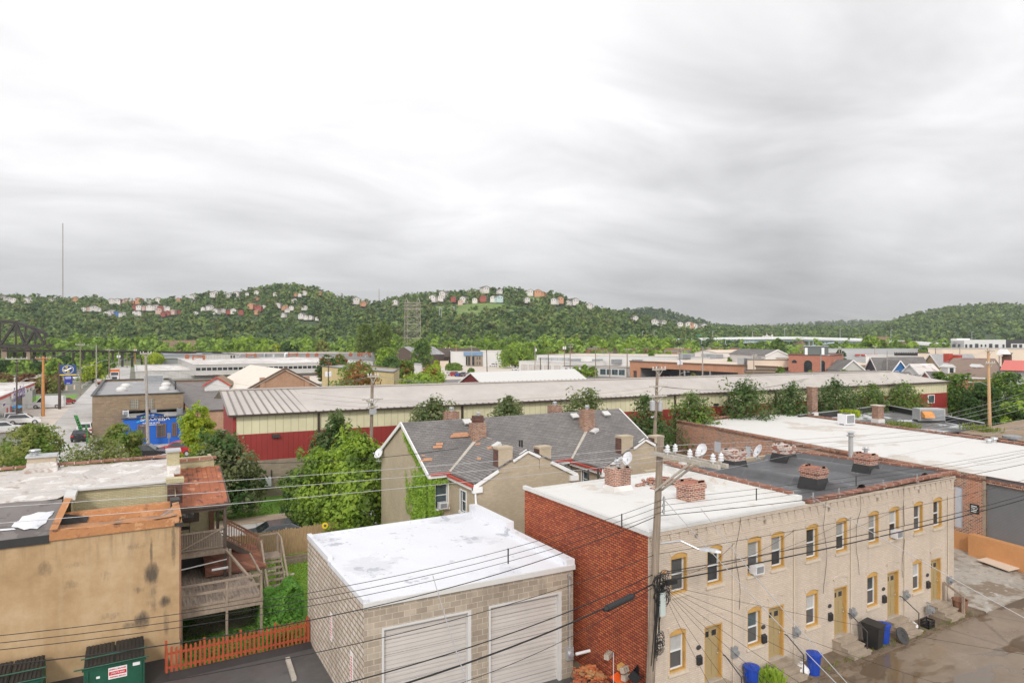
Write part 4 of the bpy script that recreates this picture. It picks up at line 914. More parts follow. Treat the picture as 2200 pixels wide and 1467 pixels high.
box_window(D, 'x', (15.1, 31.2), .65, 4.22, 5.32); box_window(D, 'x', (23.2, 31.5), .6, 4.6, 5.5)
ac_unit((14.56, YM - .02, 4.15), 'window air conditioner in the ivy framed window of the double house')
for c in (18.1, 26.2):
 for (x0, x1, zt, zb) in ((c - 1.74, c - .9, 7.72, 6.4), (c + .77, c + 1.5, 7.55, 6.4)):
  m = MB(); m.box(x0, 29.97, zb, x1, 30.55, zt - .12); m.box(x0 - .02, 29.95, zt - .12, x1 + .02, 30.57, zt); o = m.build('chimney', M['tan_brick'], D)
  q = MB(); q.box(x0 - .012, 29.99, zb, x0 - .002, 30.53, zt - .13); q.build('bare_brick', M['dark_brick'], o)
def roofz(y): return ZE - .03 + (ZR - ZE + .03) * (y - YM + .25) / (YR - YM + .25)
chimney(D, (17.85, 35.3), .86, .62, 6.9, 8.35, M['chimney_brick'], 0, None, False)
m = MB(); m.box(17.55, 35.1, 8.35, 18.15, 35.5, 8.78); m.box(17.5, 35.05, 8.5, 18.2, 35.55, 8.58); m.build('chimney_top', M['dark_brick'], D)
m = MB(); m.lathe((17.9, 35.3, 8.74), [(.08, 0), (.08, .16), (.16, .17), (.16, .22), (.02, .26)], 10); m.build('vent_cap', M['galv'], D)
chimney(D, (25.95, 35.35), .82, .62, 6.9, 8.72, M['chimney_brick'], 1, None, False)
p = aty(970, 895, 38.6); chimney(D, (p.x, 38.6), .85, .6, 7.3, 8.72, M['chimney_brick'], 1, None, False)
p = aty(1192, 880, 38.6); chimney(D, (p.x, 38.6), .85, .6, 7.3, 8.72, M['chimney_brick'], 1, None, False)
nM = Vector((0, -(ZR - ZE), YR - YM)).normalized(); p0M = Vector((XL, YM - .25, ZE - .03))
def nW(c, s=-1): return Vector((s * 1.46, 0, 3.15)).normalized()
m = MB()
for (px, py) in ((1003, 908), (1233.6, 895), (1301, 890)):
 p = on_plane(px, py, p0M, nM); m.M = Matrix.Translation(p) @ Matrix.Rotation(.52, 4, 'X'); m.box(-.2, -.2, 0, .2, .2, .12); m.box(-.26, -.26, .12, .26, .2, .17); m.cut()
for (px, py, c) in ((1069, 958, 18.1), (1279, 927, 26.2)):
 p = on_plane(px, py, (c - 3.15, 30, 6.06), nW(c)); m.M = Matrix.Translation(p) @ Matrix.Rotation(-.46, 4, 'Y'); m.box(-.2, -.2, 0, .2, .2, .12); m.box(-.26, -.22, .12, .2, .22, .17); m.cut()
m.M = None; m.build('roof_vent', M['white_metal'], D)
m = MB()
for (px, py) in ((1113, 962), (1126.5, 960)):
 p = on_plane(px, py, (18.1 + 3.15, 30, 5.93), nW(18.1, 1)); p = Vector((18.35 if px < 1120 else 18.5, 31.2, 7.3)); m.cyl(p, p + Vector((0, 0, .5)), .05); m.cut()
for (px, py) in ((1366, 947), (1376, 943)):
 p = aty(px, py + 8, 33.6); m.cyl(p - Vector((0, 0, .4)), p + Vector((0, 0, .3)), .05); m.cut()
m.build('soil_pipe', M['black_plastic'], D)
m = MB(); rr = random.Random(9)
def patch(px0, py0, px1, py1, p0, n, off=.018):
 n = Vector(n); rows = max(1, int((py1 - py0) / 3.2)); h = (py1 - py0) / rows
 for k in range(rows):
  a = px0 + rr.uniform(-5, 9); b = px1 + rr.uniform(-9, 5); q = h * .84; s = -.055 * (b - a)
  m.face([on_plane(a, py0 + k * h + q, p0, n) + n * off, on_plane(b, py0 + k * h + q + s, p0, n) + n * off, on_plane(b, py0 + k * h + s, p0, n) + n * off, on_plane(a, py0 + k * h, p0, n) + n * off])
for (a, b, c, d) in ((725, 440, 925, 495), (680, 530, 768, 560), (515, 557, 615, 590), (520, 592, 625, 625), (335, 700, 415, 718), (355, 738, 525, 775)):
 patch(840 + a / 5.495, 850 + b / 5.495, 840 + c / 5.495, 850 + d / 5.495, p0M, nM); m.cut()
for (a, b, c, d) in ((985, 560, 1035, 585), (1120, 600, 1185, 635), (1225, 615, 1262, 640), (1040, 728, 1090, 760)):
 patch(840 + a / 5.495, 850 + b / 5.495, 840 + c / 5.495, 850 + d / 5.495, (18.1 - 3.15, 30, 6.06), nW(18.1)); m.cut()
m.build('missing_shingles', plain('bare_sheathing', (0.50, 0.25, 0.14), .9, .25, 6), D)
dish(Vector((13.5, 40.6, 5.6)), (-.8, -.3, .5), 'white satellite dish on the far gable edge of the double house', .35, .5)
def leaf(m, p, s, r, nrm=None, spread=1.0):
 d = Vector((r.gauss(0, 1), r.gauss(0, 1), r.gauss(0, 1))) * spread
 if nrm is not None: d += Vector(nrm) * 1.5
 if d.length < 1e-3: d = Vector((0, 0, 1))
 d.normalize(); a = d.cross(Vector((r.random() - .5, r.random() - .5, r.random() - .5))).normalized(); b = d.cross(a)
 m.face([p - a * s, p - b * s * .75, p + a * s, p + b * s * .75])
r = random.Random(11); m = MB()
for k in range(7000):
 z = r.uniform(2.6, 6.0); t = (z - 2.6) / 3.4
 if r.random() < .55:                                     # gable side
  w = 1.65 + .55 * math.sin(z * 3) + .9 * (1 - abs(t - .45) * 1.6); y = YM + abs(r.gauss(0, .5)) * w * .9
  if y > YM + 3.2: continue
  leaf(m, Vector((XL - r.uniform(.03, .22), y, z)), r.uniform(.05, .10), r, (-1, 0, .2))
 else:
  x = XL + r.random() ** 1.6 * (.75 if z < 5.2 else 1.3)
  if 14.1 < x < 15.0 and 4.0 < z < 5.45: continue
  if r.random() > (1.15 - (x - XL) / 1.3): continue
  leaf(m, Vector((x, YM - r.uniform(.03, .25), z)), r.uniform(.05, .10), r, (0, -1, .2))
for k in range(700):                                          # a runner climbing the rake
 t = r.random(); y = YM + t * 3.6; z = ZE - .25 + t * 2.05 - abs(r.gauss(0, .22))
 leaf(m, Vector((XL - r.uniform(.03, .14), y, z)), r.uniform(.04, .08), r, (-1, 0, .2))
for b in range(22):
 y = YM + r.uniform(1.2, 3.0); z = r.uniform(2.9, 5.4)
 for k in range(26):
  t = k / 26; leaf(m, Vector((XL - .06, y + t * .5 * r.uniform(.8, 1.1), z + t * t * .8)), .05, r, (-1, 0, 0))
tag(m.build('ivy', M['ivy'], loc=(XL, YM, 3)), 'bright green ivy covering the corner of the beige double house', 'ivy')
# ------------------------------------------------------------------ tan stucco building on the left
A = thing('stucco_building', 'tan stucco building with sooty stains and an orange felt roof edge', 'building', (0, 34, 0))
FYT = 30.3
m = MB(); m.face([(-16, FYT, -.3), (1.66, FYT, -.3), (1.66, FYT, 5.72), (-3.0, FYT, 5.82), (-16, FYT, 5.95)]); m.build('front_wall', M['stucco'], A, loc=(0, FYT, 5.8))
A_off = bpy.data.objects['front_wall']; A_off.location = Vector((0, FYT, 5.8)) - Vector((0, 34, 0)); ORG['front_wall'] = Vector((0, FYT, 5.8))
m = MB(); m.face([(1.66, FYT, -.3), (1.66, 40.6, -.3), (1.66, 40.6, 6.6), (1.66, 34.5, 6.6), (1.66, 32.9, 6.2), (1.66, FYT, 5.7)]); m.face([(-2.25, 34.5, 3), (1.66, 34.5, 3), (1.66, 34.5, 6.72), (-2.25, 34.5, 6.72)]); m.face([(-2.25, 34.5, 3), (-2.25, 34.5, 6.72), (-2.25, 32.9, 6.6), (-2.25, 32.9, 3)]); m.build('yellow_walls', M['yellow_brick'], A)
m = MB(); m.box(1.63, FYT - .01, 1, 1.70, FYT + .12, 5.7); m.build('corner_trim', M['brown_wood'], A)
def on_slope(px, py):
 z = 6.2
 for k in range(40): p = atz(px, py, z); z = z * .7 + .3 * zr(p.x, p.y)
 return p
m = MB(); r = random.Random(5)
def zr(x, y):
 """dark slope of the left part"""
 t = max(0, (y - FYT) / 2.7); return 5.86 - .008 * (x + 3) + .85 * min(1, t) ** .85 + .03 * math.sin(x * 2.3 + y * 3)
for i in range(30):
 for j in range(8):
  f = lambda i, j: (-16 + (13.45) * i / 30, FYT - .05 + 2.75 * j / 8, zr(-16 + 13.45 * i / 30, FYT - .05 + 2.75 * j / 8))
  m.face([f(i, j), f(i + 1, j), f(i + 1, j + 1), f(i, j + 1)])
m.build('roof_slope', M['dark_membrane'], A, smooth=True)
m = MB(); q_ = [on_slope(px, py) for px, py in ((24, 1133), (30, 1124), (41, 1119), (48, 1110), (64, 1107), (82, 1101), (100, 1101), (117, 1098), (112, 1106), (104, 1113), (99, 1124), (88, 1130), (80, 1137), (66, 1136), (52, 1139), (38, 1134))]
m.face([(p.x, p.y, zr(p.x, p.y) + .035) for p in q_]); q_ = [on_slope(px, py) for px, py in ((0, 1137), (30, 1135), (34, 1138), (0, 1141))]; m.face([(p.x, p.y, zr(p.x, p.y) + .03) for p in q_]); m.build('roof_coating', M['garage_roof'], A)
m = MB(); m.box(-16, FYT - .07, 5.62, -2.75, FYT - .005, 5.93); m.build('tar_edge', M['tar'], A)
m = MB()
for i in range(16):
 for j in range(8):
  def f(i, j):
   x = -2.62 + 4.15 * i / 16; y = FYT - .05 + 2.6 * j / 8; t = j / 8
   return (x, y, 6.03 - .40 * t + .03 * math.sin(x * 4 + y * 2) + (.34 * max(0, (x - .9) / .63) ** 2) * (.3 + t) + .1 * max(0, (-1.6 - x)) * t)
  m.face([f(i, j), f(i + 1, j), f(i + 1, j + 1), f(i, j + 1)])
m.build('wing_roof', M['orange_old'], A, smooth=True)
m = MB(); n_ = 22
for k in range(n_):
 x0 = -2.75 + 4.38 * k / n_; x1 = -2.75 + 4.38 * (k + 1) / n_; e = lambda x: .03 * math.sin(x * 5) + .02 * math.sin(x * 13)
 m.face([(x0, FYT - .08, 5.70 - .02 * (x0 > 1)), (x1, FYT - .08, 5.70), (x1, FYT - .06, 6.02 + e(x1)), (x0, FYT - .06, 6.02 + e(x0))]); m.face([(x0, FYT - .06, 6.02 + e(x0)), (x1, FYT - .06, 6.02 + e(x1)), (x1, FYT + .12, 6.05 + e(x1) * .5), (x0, FYT + .12, 6.05 + e(x0) * .5)])
 m.face([(x0, 32.5, 5.6), (x1, 32.5, 5.6), (x1, 32.6, 6.12 + e(x1)), (x0, 32.6, 6.12 + e(x0))]); m.face([(x0, 32.6, 6.12 + e(x0)), (x1, 32.6, 6.12 + e(x1)), (x1, 32.92, 6.14), (x0, 32.92, 6.14)])
m.face([(1.62, FYT - .08, 5.7), (1.72, FYT - .08, 5.7), (1.72, 32.9, 5.9), (1.72, 32.9, 6.24), (1.72, FYT - .06, 6.02)]); m.face([(1.45, FYT - .06, 6.05), (1.72, FYT - .06, 6.03), (1.72, 32.92, 6.25), (1.45, 32.92, 6.22)])
m.face([(-2.75, 30.2, 6.12), (-2.5, 30.2, 6.12), (-2.2, 33.0, 6.75), (-2.45, 33.0, 6.78)])
m.build('felt_edge', M['orange_felt'], A)
m = MB(); m.face([(-2.6, 32.46, 5.74), (-1.7, 32.46, 5.66), (-1.6, 32.5, 5.95), (-2.3, 32.55, 6.12), (-2.7, 32.57, 6.2)]); m.box(1.4, 32.3, 5.9, 1.76, 32.98, 6.3); m.box(1.45, FYT - .1, 5.66, 1.75, FYT + .25, 5.8); m.build('tar_patch', M['tar'], A)
m = MB(); NX, NY = 40, 16
for i in range(NX):
 for j in range(NY):
  def f(i, j):
   x = -16 + 17.7 * i / NX; y = 33.0 + (7.6) * j / NY
   if x > -2.3: y = 34.5 + 6.1 * j / NY
   return (x, y, 6.72 + .10 * j / NY + .025 * math.sin(x * 3.1 + y) * math.sin(y * 2.7) + .015 * math.sin(x * 9))
  m.face([f(i, j), f(i + 1, j), f(i + 1, j + 1), f(i, j + 1)])
m.extr([(-2.9, 36.0, 6.72), (-1.9, 36.3, 6.72), (-2.35, 36.3, 7.0)], (0.9, 2.6, .02)); m.build('roof', M['silver_roof'], A)
m = MB(); m.box(-2.3, 34.32, 6.70, 1.9, 34.56, 6.80); m.box(-2.5, 32.85, 6.62, -2.1, 34.4, 6.80); m.build('metal_cap', M['white_metal'], A)
m = MB(); coping_run(m, (-16, 40.7, 6.93), (1.9, 40.7, 6.95)); m.build('coping', M['coping'], A)
m = MB(); m.box(-16, 40.6, -.1, 3.7, 40.75, 6.8); m.face([(1.9, 38.6, 0), (3.75, 38.6, 0), (3.75, 38.6, 6.9), (1.9, 38.6, 6.9)]); m.box(3.6, 38.62, 0, 3.75, 40.7, 6.9); m.build('rear_wall', M['yellow_brick'], A)
m = MB(); m.beam((1.95, 38.6, 6.98), (3.85, 38.6, 7.02), .26, .12); m.build('wall_cap', M['coping'], A)
cc0 = aty(60, 1010, 40.5); cc1 = aty(122, 1010, 40.5)
m = MB(); m.box(cc0.x, 40.1, 6.7, cc1.x, 40.75, 7.45); o = m.build('chimney', M['tan_brick'], A)
f = MB(); f.prism([(cc0.x - .15, 39.6), (cc1.x + .1, 39.6), (cc1.x + .05, 40.8), (cc0.x - .05, 40.8)], 6.7, 6.95); f.box(cc0.x - .02, 40.08, 6.95, cc1.x + .02, 40.77, 7.2); f.build('coating', M['silver_roof'], o)
f = MB(); f.box(cc0.x - .06, 40.0, 7.45, cc1.x + .06, 40.85, 7.55); f.build('cap', M['galv'], o)
f = MB(); f.lathe(((cc0.x * .75 + cc1.x * .25), 40.4, 7.52), [(.12, 0), (.12, .12), (.24, .14), (.12, .2), (.26, .26), (.24, .3)], 12); f.build('vent_cap', M['galv'], o)
m = MB(); m.box(1.45, 36.6, 6.7, 1.98, 37.3, 7.75); o = m.build('chimney', M['yellow_brick'], A); f = MB(); f.box(1.38, 36.5, 7.75, 2.05, 37.4, 7.84); f.build('cap', M['galv'], o); f = MB(); f.box(1.42, 36.3, 6.7, 2.0, 37.35, 7.1); f.build('coating', M['silver_roof'], o)
m = MB(); m.box(1.36, 34.3, 5.7, 1.98, 34.7, 6.66); o = m.build('chimney', M['dark_brick'], A); f = MB(); f.box(1.30, 34.22, 6.66, 2.04, 34.78, 6.86); f.build('cap', M['yellow_brick'], o)
Pz = thing('timber_porch', 'two storey timber porch with a rusty tin roof and stairs', 'porch', (3.4, 34.8, 0))
m = MB()
for i in range(10):
 x0 = 1.75 + .225 * i
 m.slab([(x0, 34.65, 5.42 + .015 * (i % 2)), (x0 + .225, 34.65, 5.42 + .015 * (i % 2)), (x0 + .215, 38.55, 6.55 + .02 * (i % 2)), (x0, 38.55, 6.55 + .02 * (i % 2))], .05)
m.build('porch_roof', M['rust_roof'], Pz)
m = MB(); m.beam((1.72, 34.62, 5.33), (4.05, 34.62, 5.33), .12, .14); m.beam((4.05, 34.62, 5.36), (4.02, 38.5, 6.45), .06, .16); m.build('porch_gutter', M['dark_wood'], Pz)
m = MB()
for (x, y, z0, z1) in ((1.78, 34.75, 0, 5.3), (3.85, 34.75, 0, 5.3), (3.85, 37.9, 0, 5.9)): m.box(x - .07, y - .07, z0, x + .07, y + .07, z1)
m.beam((1.78, 34.75, 5.18), (3.9, 34.75, 5.18), .1, .2); m.build('post', M['dark_wood'], Pz)
m = MB(); m.box(1.72, 34.7, 3.10, 3.95, 38.5, 3.22); m.build('upper_deck', M['grey_wood'], Pz)
m = MB(); m.beam((1.7, 34.68, 3.08), (3.98, 34.68, 3.08), .08, .22); m.build('deck_beam', M['grey_wood'], Pz)
m = MB(); m.beam((1.78, 34.72, 4.12), (3.85, 34.72, 4.12), .07, .09); m.beam((1.78, 34.72, 3.32), (3.85, 34.72, 3.32), .05, .07)
for k in range(19): m.box(1.88 + .105 * k, 34.70, 3.3, 1.91 + .105 * k, 34.74, 4.1)
m.beam((1.85, 34.62, 3.35), (3.8, 34.62, 4.25), .05, .07); m.build('upper_railing', M['grey_wood'], Pz)
m = MB(); m.face([(1.72, 38.45, 3.2), (3.75, 38.45, 3.2), (3.75, 38.45, 6.2), (1.72, 38.45, 6.2)]); m.build('porch_back_wall', M['yellow_brick'], Pz)
m = MB(); m.box(2.15, 38.36, 3.75, 3.0, 38.43, 5.5); o = m.build('picture_panel', M['dark_wood'], Pz)
m = MB(); m.box(2.2, 38.34, 4.0, 2.75, 38.355, 5.4); m.build('hanging', membrane('grey_hanging', (.16, .155, .15), [((.5, .49, .48), 2.5, .56)], var=.4), o)
m = MB(); m.box(3.5, 38.3, 3.22, 3.72, 38.42, 4.5); m.build('porch_door', M['brown_wood'], Pz)
m = MB(); S0, S1 = Vector((3.95, 36.6, 3.2)), Vector((5.75, 36.6, 1.95))
for yo in (-.45, .45): m.beam(S0 + Vector((0, yo, -.1)), S1 + Vector((0, yo, -.1)), .05, .26)
m.build('stringer', M['dark_wood'], Pz)
m = MB()
for k in range(8):
 p = S0.lerp(S1, (k + .5) / 8); m.box(p.x - .14, 36.16, p.z - .03, p.x + .14, 37.04, p.z + .02)
m.box(5.7, 36.1, 1.85, 6.75, 37.15, 1.95)
for k in range(8):
 y = 36.0 - .27 * k; z = 1.72 - .215 * k; m.box(5.78, y - .15, z, 6.68, y + .13, z + .05)
m.build('tread', M['grey_wood'], Pz)
m = MB()
for yo in (-.47, .47):
 m.beam(S0 + Vector((0, yo, .95)), S1 + Vector((0, yo, .95)), .06, .09); m.beam(S0 + Vector((0, yo, .12)), S1 + Vector((0, yo, .12)), .04, .06)
 for k in range(1, 15):
  p = S0.lerp(S1, k / 15) + Vector((0, yo, 0)); m.box(p.x - .018, p.y - .018, p.z + .1, p.x + .018, p.y + .018, p.z + .93)
m.build('stair_railing', M['brown_wood'], Pz)
m = MB()
for (x, y, zt) in ((5.75, 36.13, 2.95), (6.72, 36.13, 2.95), (6.72, 37.1, 2.95), (5.75, 37.1, 2.9), (5.75, 34.0, 1.0), (6.72, 34.0, 1.0)): m.box(x - .05, y - .05, 0, x + .05, y + .05, zt)
m.beam((5.75, 37.1, 2.92), (6.75, 37.1, 2.92), .07, .07); m.beam((6.72, 37.1, 2.92), (6.72, 36.1, 2.92), .07, .07)
for k in range(1, 9): m.box(5.75 + .11 * k, 37.08, 2.0, 5.77 + .11 * k, 37.12, 2.9)
for x in (5.73, 6.72): m.beam((x, 36.15, 2.9), (x, 34.0, 1.02), .09, .11); m.beam((x, 36.15, 1.75), (x, 33.95, .0), .06, .26)
m.build('landing_rail', M['grey_wood'], Pz)
m = MB()
for i in range(22):
 x0 = 1.72 + .15 * i; m.box(x0, 31.4, 1.74 + .004 * (i % 3), x0 + .14, 36.6, 1.82 + .004 * (i % 3))
m.build('lower_deck', M['deck_wood'], Pz)
m = MB(); m.box(1.68, 31.32, 1.42, 5.05, 31.40, 1.76); m.beam((1.7, 31.36, 2.75), (5.02, 31.36, 2.75), .10, .07); m.beam((1.7, 31.36, 2.35), (5.02, 31.36, 2.35), .04, .10)
for x in (1.76, 3.55, 4.98): m.box(x - .05, 31.31, .0, x + .05, 31.41, 2.75)
m.box(4.93, 31.4, 0, 5.03, 31.5, 2.9); m.beam((4.98, 31.4, 2.75), (4.98, 34.7, 2.75), .06, .1); m.beam((3.9, 34.6, 3.1), (4.6, 31.6, 2.5), .10, .10); m.box(4.0, 34.55, 1.7, 4.12, 34.67, 3.15); m.build('lower_railing', M['grey_wood'], Pz)
m = MB(); m.box(1.8, 31.34, 1.80, 4.9, 31.37, 1.9); m.build('toe_board', M['grey_wood'], Pz)
m = MB(); m.beam((1.8, 34.4, 2.55), (3.9, 34.4, 2.75), .04, .04); m.cyl((3.2, 34.0, 2.45), (3.9, 33.9, 2.5), .06, .06, 8); m.build('pipe', M['vinyl'], Pz)
m = MB(); m.box(4.1, 35.0, 0, 5.6, 36.0, 1.95); m.build('bay_wall', M['yellow_brick'], Pz)
m = MB(); m.slab([(3.0, 34.8, 1.98), (5.8, 34.8, 1.98), (5.6, 37.0, 2.55), (3.0, 37.0, 2.95)], .08); m.build('bay_roof', brick('brown_hex_shingles', [(.27, .105, .06), (.33, .14, .085), (.23, .09, .055)], (.16, .07, .045), bw=.3, bh=.22, ms=.015), Pz)
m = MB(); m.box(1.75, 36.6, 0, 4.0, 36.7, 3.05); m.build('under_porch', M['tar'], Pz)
m = MB()
for k in range(26):
 x = 1.8 + .1 * k
 m.beam((x, 32.6, 0.05), (x + 1.3, 32.62, 1.4), .015, .03, (0, 1, 0)); m.beam((x + 1.3, 32.63, 0.05), (x, 32.65, 1.4), .015, .03, (0, 1, 0))
m.build('lattice', M['dark_wood'], Pz)
m = MB()
for k in range(8): m.box(3.9, 33.6 - .0 * k, .2 + .17 * k, 4.9, 33.75, .23 + .17 * k)
m.box(3.85, 33.6, 0, 3.92, 33.8, 1.6); m.box(4.9, 33.6, 0, 4.97, 33.8, 1.6); m.build('lower_stairs', M['dark_wood'], Pz)
m = MB(); m.tube([(2.0, 38.0, 3.22), (2.0, 38.0, 3.65), (2.5, 38.0, 3.65), (2.5, 38.0, 3.22)], .02, 5); m.box(2.0, 37.5, 3.6, 2.5, 38.0, 3.65); m.tube([(2.0, 37.5, 3.22), (2.0, 37.5, 4.0), (2.5, 37.5, 4.0), (2.5, 37.5, 3.22)], .02, 5)
tag(m.build('porch_chair', M['dark_metal'], loc=(2.25, 37.8, 3.22)), 'dark metal chair on the upper porch floor', 'chair')
fe = thing('picket_fence', 'low orange red picket fence between the stucco building and the garage', 'fence', (3.9, 29.45, 0))
m = MB(); n_ = 33
for k in range(n_):
 x = 1.14 + (6.62 - 1.14) * k / (n_ - 1); h = 1.12 + .03 * math.sin(k * 2.1)
 m.extr([(x - .042, 29.42, .06), (x + .042, 29.42, .06), (x + .042, 29.42, h - .05), (x, 29.42, h), (x - .042, 29.42, h - .05)], (0, .022, 0))
m.build('pickets', M['picket'], fe)
m = MB(); m.box(1.1, 29.443, .25, 6.65, 29.49, .34); m.box(1.1, 29.443, .80, 6.65, 29.49, .89); m.build('rail', M['picket'], fe)
for x in (1.12, 2.5, 3.88, 5.26, 6.6): m = MB(); m.box(x - .045, 29.492, 0, x + .045, 29.58, 1.18 if x > 1.2 else 1.35); m.build('post', M['picket'], fe)
m = MB(); m.extr([(-16, 29.0, 0), (-16, 30.29, .0), (-16, 30.29, .35)], (17.2, 0, 0)); m.cut(); m.extr([(1.2, 28.95, 0), (1.2, 29.38, 0), (1.2, 29.38, .14)], (5.5, 0, 0)); tag(m.build('asphalt_kerb', M['tar']), kind='structure')
t = thing('wheel_stop', 'pale wooden parking stop lying on the black asphalt', 'wheel stop', (5.3, 26.4, 0)); m = MB(); a, b = atz(618, 1418), atz(632, 1462); m.beam(a + Vector((0, 0, .08)), b + Vector((0, 0, .08)), .17, .15); m.build('block', M['crossarm'], t)
bf = thing('reed_fence', 'woven bamboo reed fence along the back of the garden', 'fence', (8, 42.3, 0)); m = MB(); r = random.Random(8); x = 3.0
while x < 13.4:
 h = 1.62 + r.uniform(-.05, .06); m.box(x, 42.3 + r.uniform(-.012, .012), 0, x + .055, 42.34, h); x += .06
m.build('reed_panel', M['reed'], bf)
for x in (3.0, 5.6, 8.2, 10.8, 13.4): m = MB(); m.box(x - .05, 42.35, 0, x + .05, 42.45, 1.7); m.build('post', M['grey_wood'], bf)
rb = thing('raised_bed', 'weathered timber raised bed with soil on the lawn', 'planter', (8.5, 40.8, 0)); m = MB(); x0, x1, y0, y1 = 7.8, 9.3, 40.45, 41.15
for a in ((x0, y0, x1, y0 + .05), (x0, y1 - .05, x1, y1), (x0, y0 + .05, x0 + .05, y1 - .05), (x1 - .05, y0 + .05, x1, y1 - .05)): m.box(a[0], a[1], 0, a[2], a[3], .32)
m.build('boards', M['grey_wood'], rb); m = MB(); m.box(x0 + .05, y0 + .05, .01, x1 - .05, y1 - .05, .24); m.build('soil', M['dirt'], rb)
for k, (px, py) in enumerate(((587, 1224), (602, 1228), (620, 1233))):
 p = atz(px, py, .02); m = MB(); m.slab([(p.x - .33, p.y - .15, .03), (p.x + .28, p.y - .2, .03), (p.x + .35, p.y + .14, .03), (p.x - .25, p.y + .2, .03)], .03)
 tag(m.build('stepping_stone', M['walk_grey'], loc=p), ('stepping stone in the lawn nearest the timber stairs', 'middle stepping stone of three in the lawn', 'stepping stone in the lawn nearest the garage wall')[k], 'stepping stone', 'stepping stones in the lawn')
def leaf_mass(name, fn, n, s, mat, label, cat, loc, seed=1, kind=None):
 r = random.Random(seed); m = MB()
 for k in range(n):
  p, nn = fn(r); leaf(m, p, r.uniform(*s), r, nn, .8)
 return tag(m.build(name, mat, loc=loc), label, cat, None, kind)
def hedge_fn(x0, x1, y0, y1, z1):
 def f(r):
  x = r.uniform(x0, x1); u = r.random(); w = .18 * math.sin(x * 3.1) + .12 * math.sin(x * 7)
  if u < .4: return Vector((x, y0 + r.uniform(0, .15) + w * .5, r.uniform(.05, z1 + w))), (0, -1, .4)
  if u < .85: return Vector((x, r.uniform(y0, y1), z1 + w - abs(r.gauss(0, .07)))), (0, -.2, 1)
  return Vector((x1 if r.random() < .5 else x0, r.uniform(y0, y1), r.uniform(.05, z1))), (0, 0, .3)
 return f
leaf_mass('vine_hedge', hedge_fn(5.0, 6.95, 31.9, 33.4, 1.5), 6000, (.04, .09), M['vine'], 'dense vine covered hedge between the timber porch and the garage', 'hedge', (6, 33.5, 0), 21)
leaf_mass('garden_shrub', lambda r: (Vector((r.uniform(5.0, 6.7), r.uniform(29.8, 32.3), abs(r.gauss(0, .3)))), (0, -.2, 1)), 1500, (.05, .10), M['vine'], 'low green shrubs behind the picket fence', 'shrub', (6, 31, 0), 22)
leaf_mass('ground_cover', lambda r: (Vector((r.uniform(1.8, 6.6), r.uniform(29.6, 34), abs(r.gauss(0, .1)))), (0, -.2, 1)), 2600, (.03, .07), M['leaf_dark'], 'weeds and leaf litter behind the picket fence', 'ground cover', (4, 31, 0), 23, 'stuff')
leaf_mass('lawn_grass', lambda r: (Vector((r.uniform(5.6, 13.5), r.uniform(34.5, 42.2), r.uniform(0, .10))), (0, 0, .3)), 9000, (.03, .07), M['leaf_bright'], 'bright green garden grass', 'grass', (9, 38, 0), 24, 'stuff')
leaf_mass('verge_grass', lambda r: (Vector((r.uniform(3.8, 60), r.uniform(52.55, 57), .12 + r.uniform(0, .14))), (0, 0, .3)), 9000, (.04, .10), M['leaf_mid'], 'grass on the strip before the long shed', 'grass', (20, 54, 0), 25, 'stuff')
sf = thing('sunflower', 'yellow sunflower standing above the reed fence corner', 'sunflower', atz(692, 1175, 0)); p = Vector((aty(698, 1128, 41.9)))
m = MB(); m.tube([(p.x, 41.9, 0), (p.x + .05, 41.9, p.z * .6), (p.x, 41.85, p.z)], .02, 5)
for k in range(10): leaf(m, Vector((p.x + random.uniform(-.25, .25), 41.9, random.uniform(.8, p.z - .2))), .14, random.Random(k), (0, -.3, .5))
m.build('stem', M['leaf_bright'], sf); q = Matrix.Translation(p) @ Matrix.Rotation(R(75), 4, 'X'); m = MB(q); m.lathe((0, 0, 0), [(.08, .0), (.2, .01), (.2, .02), (.06, .03)], 12); m.build('petals', M['yellow_ink'], sf); m = MB(q); m.lathe((0, 0, .02), [(.08, 0), (.08, .03), (.02, .04)], 10); m.build('disc', M['bark'], sf)
def text(s, M4, size, mat, parent, name='lettering', align='CENTER', bold=0.0):
 c = bpy.data.curves.new(name, 'FONT'); c.body = s; c.size = size; c.align_x = align; c.align_y = 'CENTER'; c.extrude = .004; c.offset = bold
 o = bpy.data.objects.new(name, c); COL.objects.link(o); bpy.context.view_layer.update()
 me = bpy.data.meshes.new_from_object(o.evaluated_get(bpy.context.evaluated_depsgraph_get())); bpy.data.objects.remove(o); me.materials.clear(); me.materials.append(mat)
 o = bpy.data.objects.new(name, me); COL.objects.link(o); o.parent = parent
 off = ORG.get(parent.name, Vector((0, 0, 0))); o.matrix_local = Matrix.Translation(-off) @ M4; return o
FRONT = Matrix.Rotation(R(90), 4, 'X')          # text standing upright, read from -y
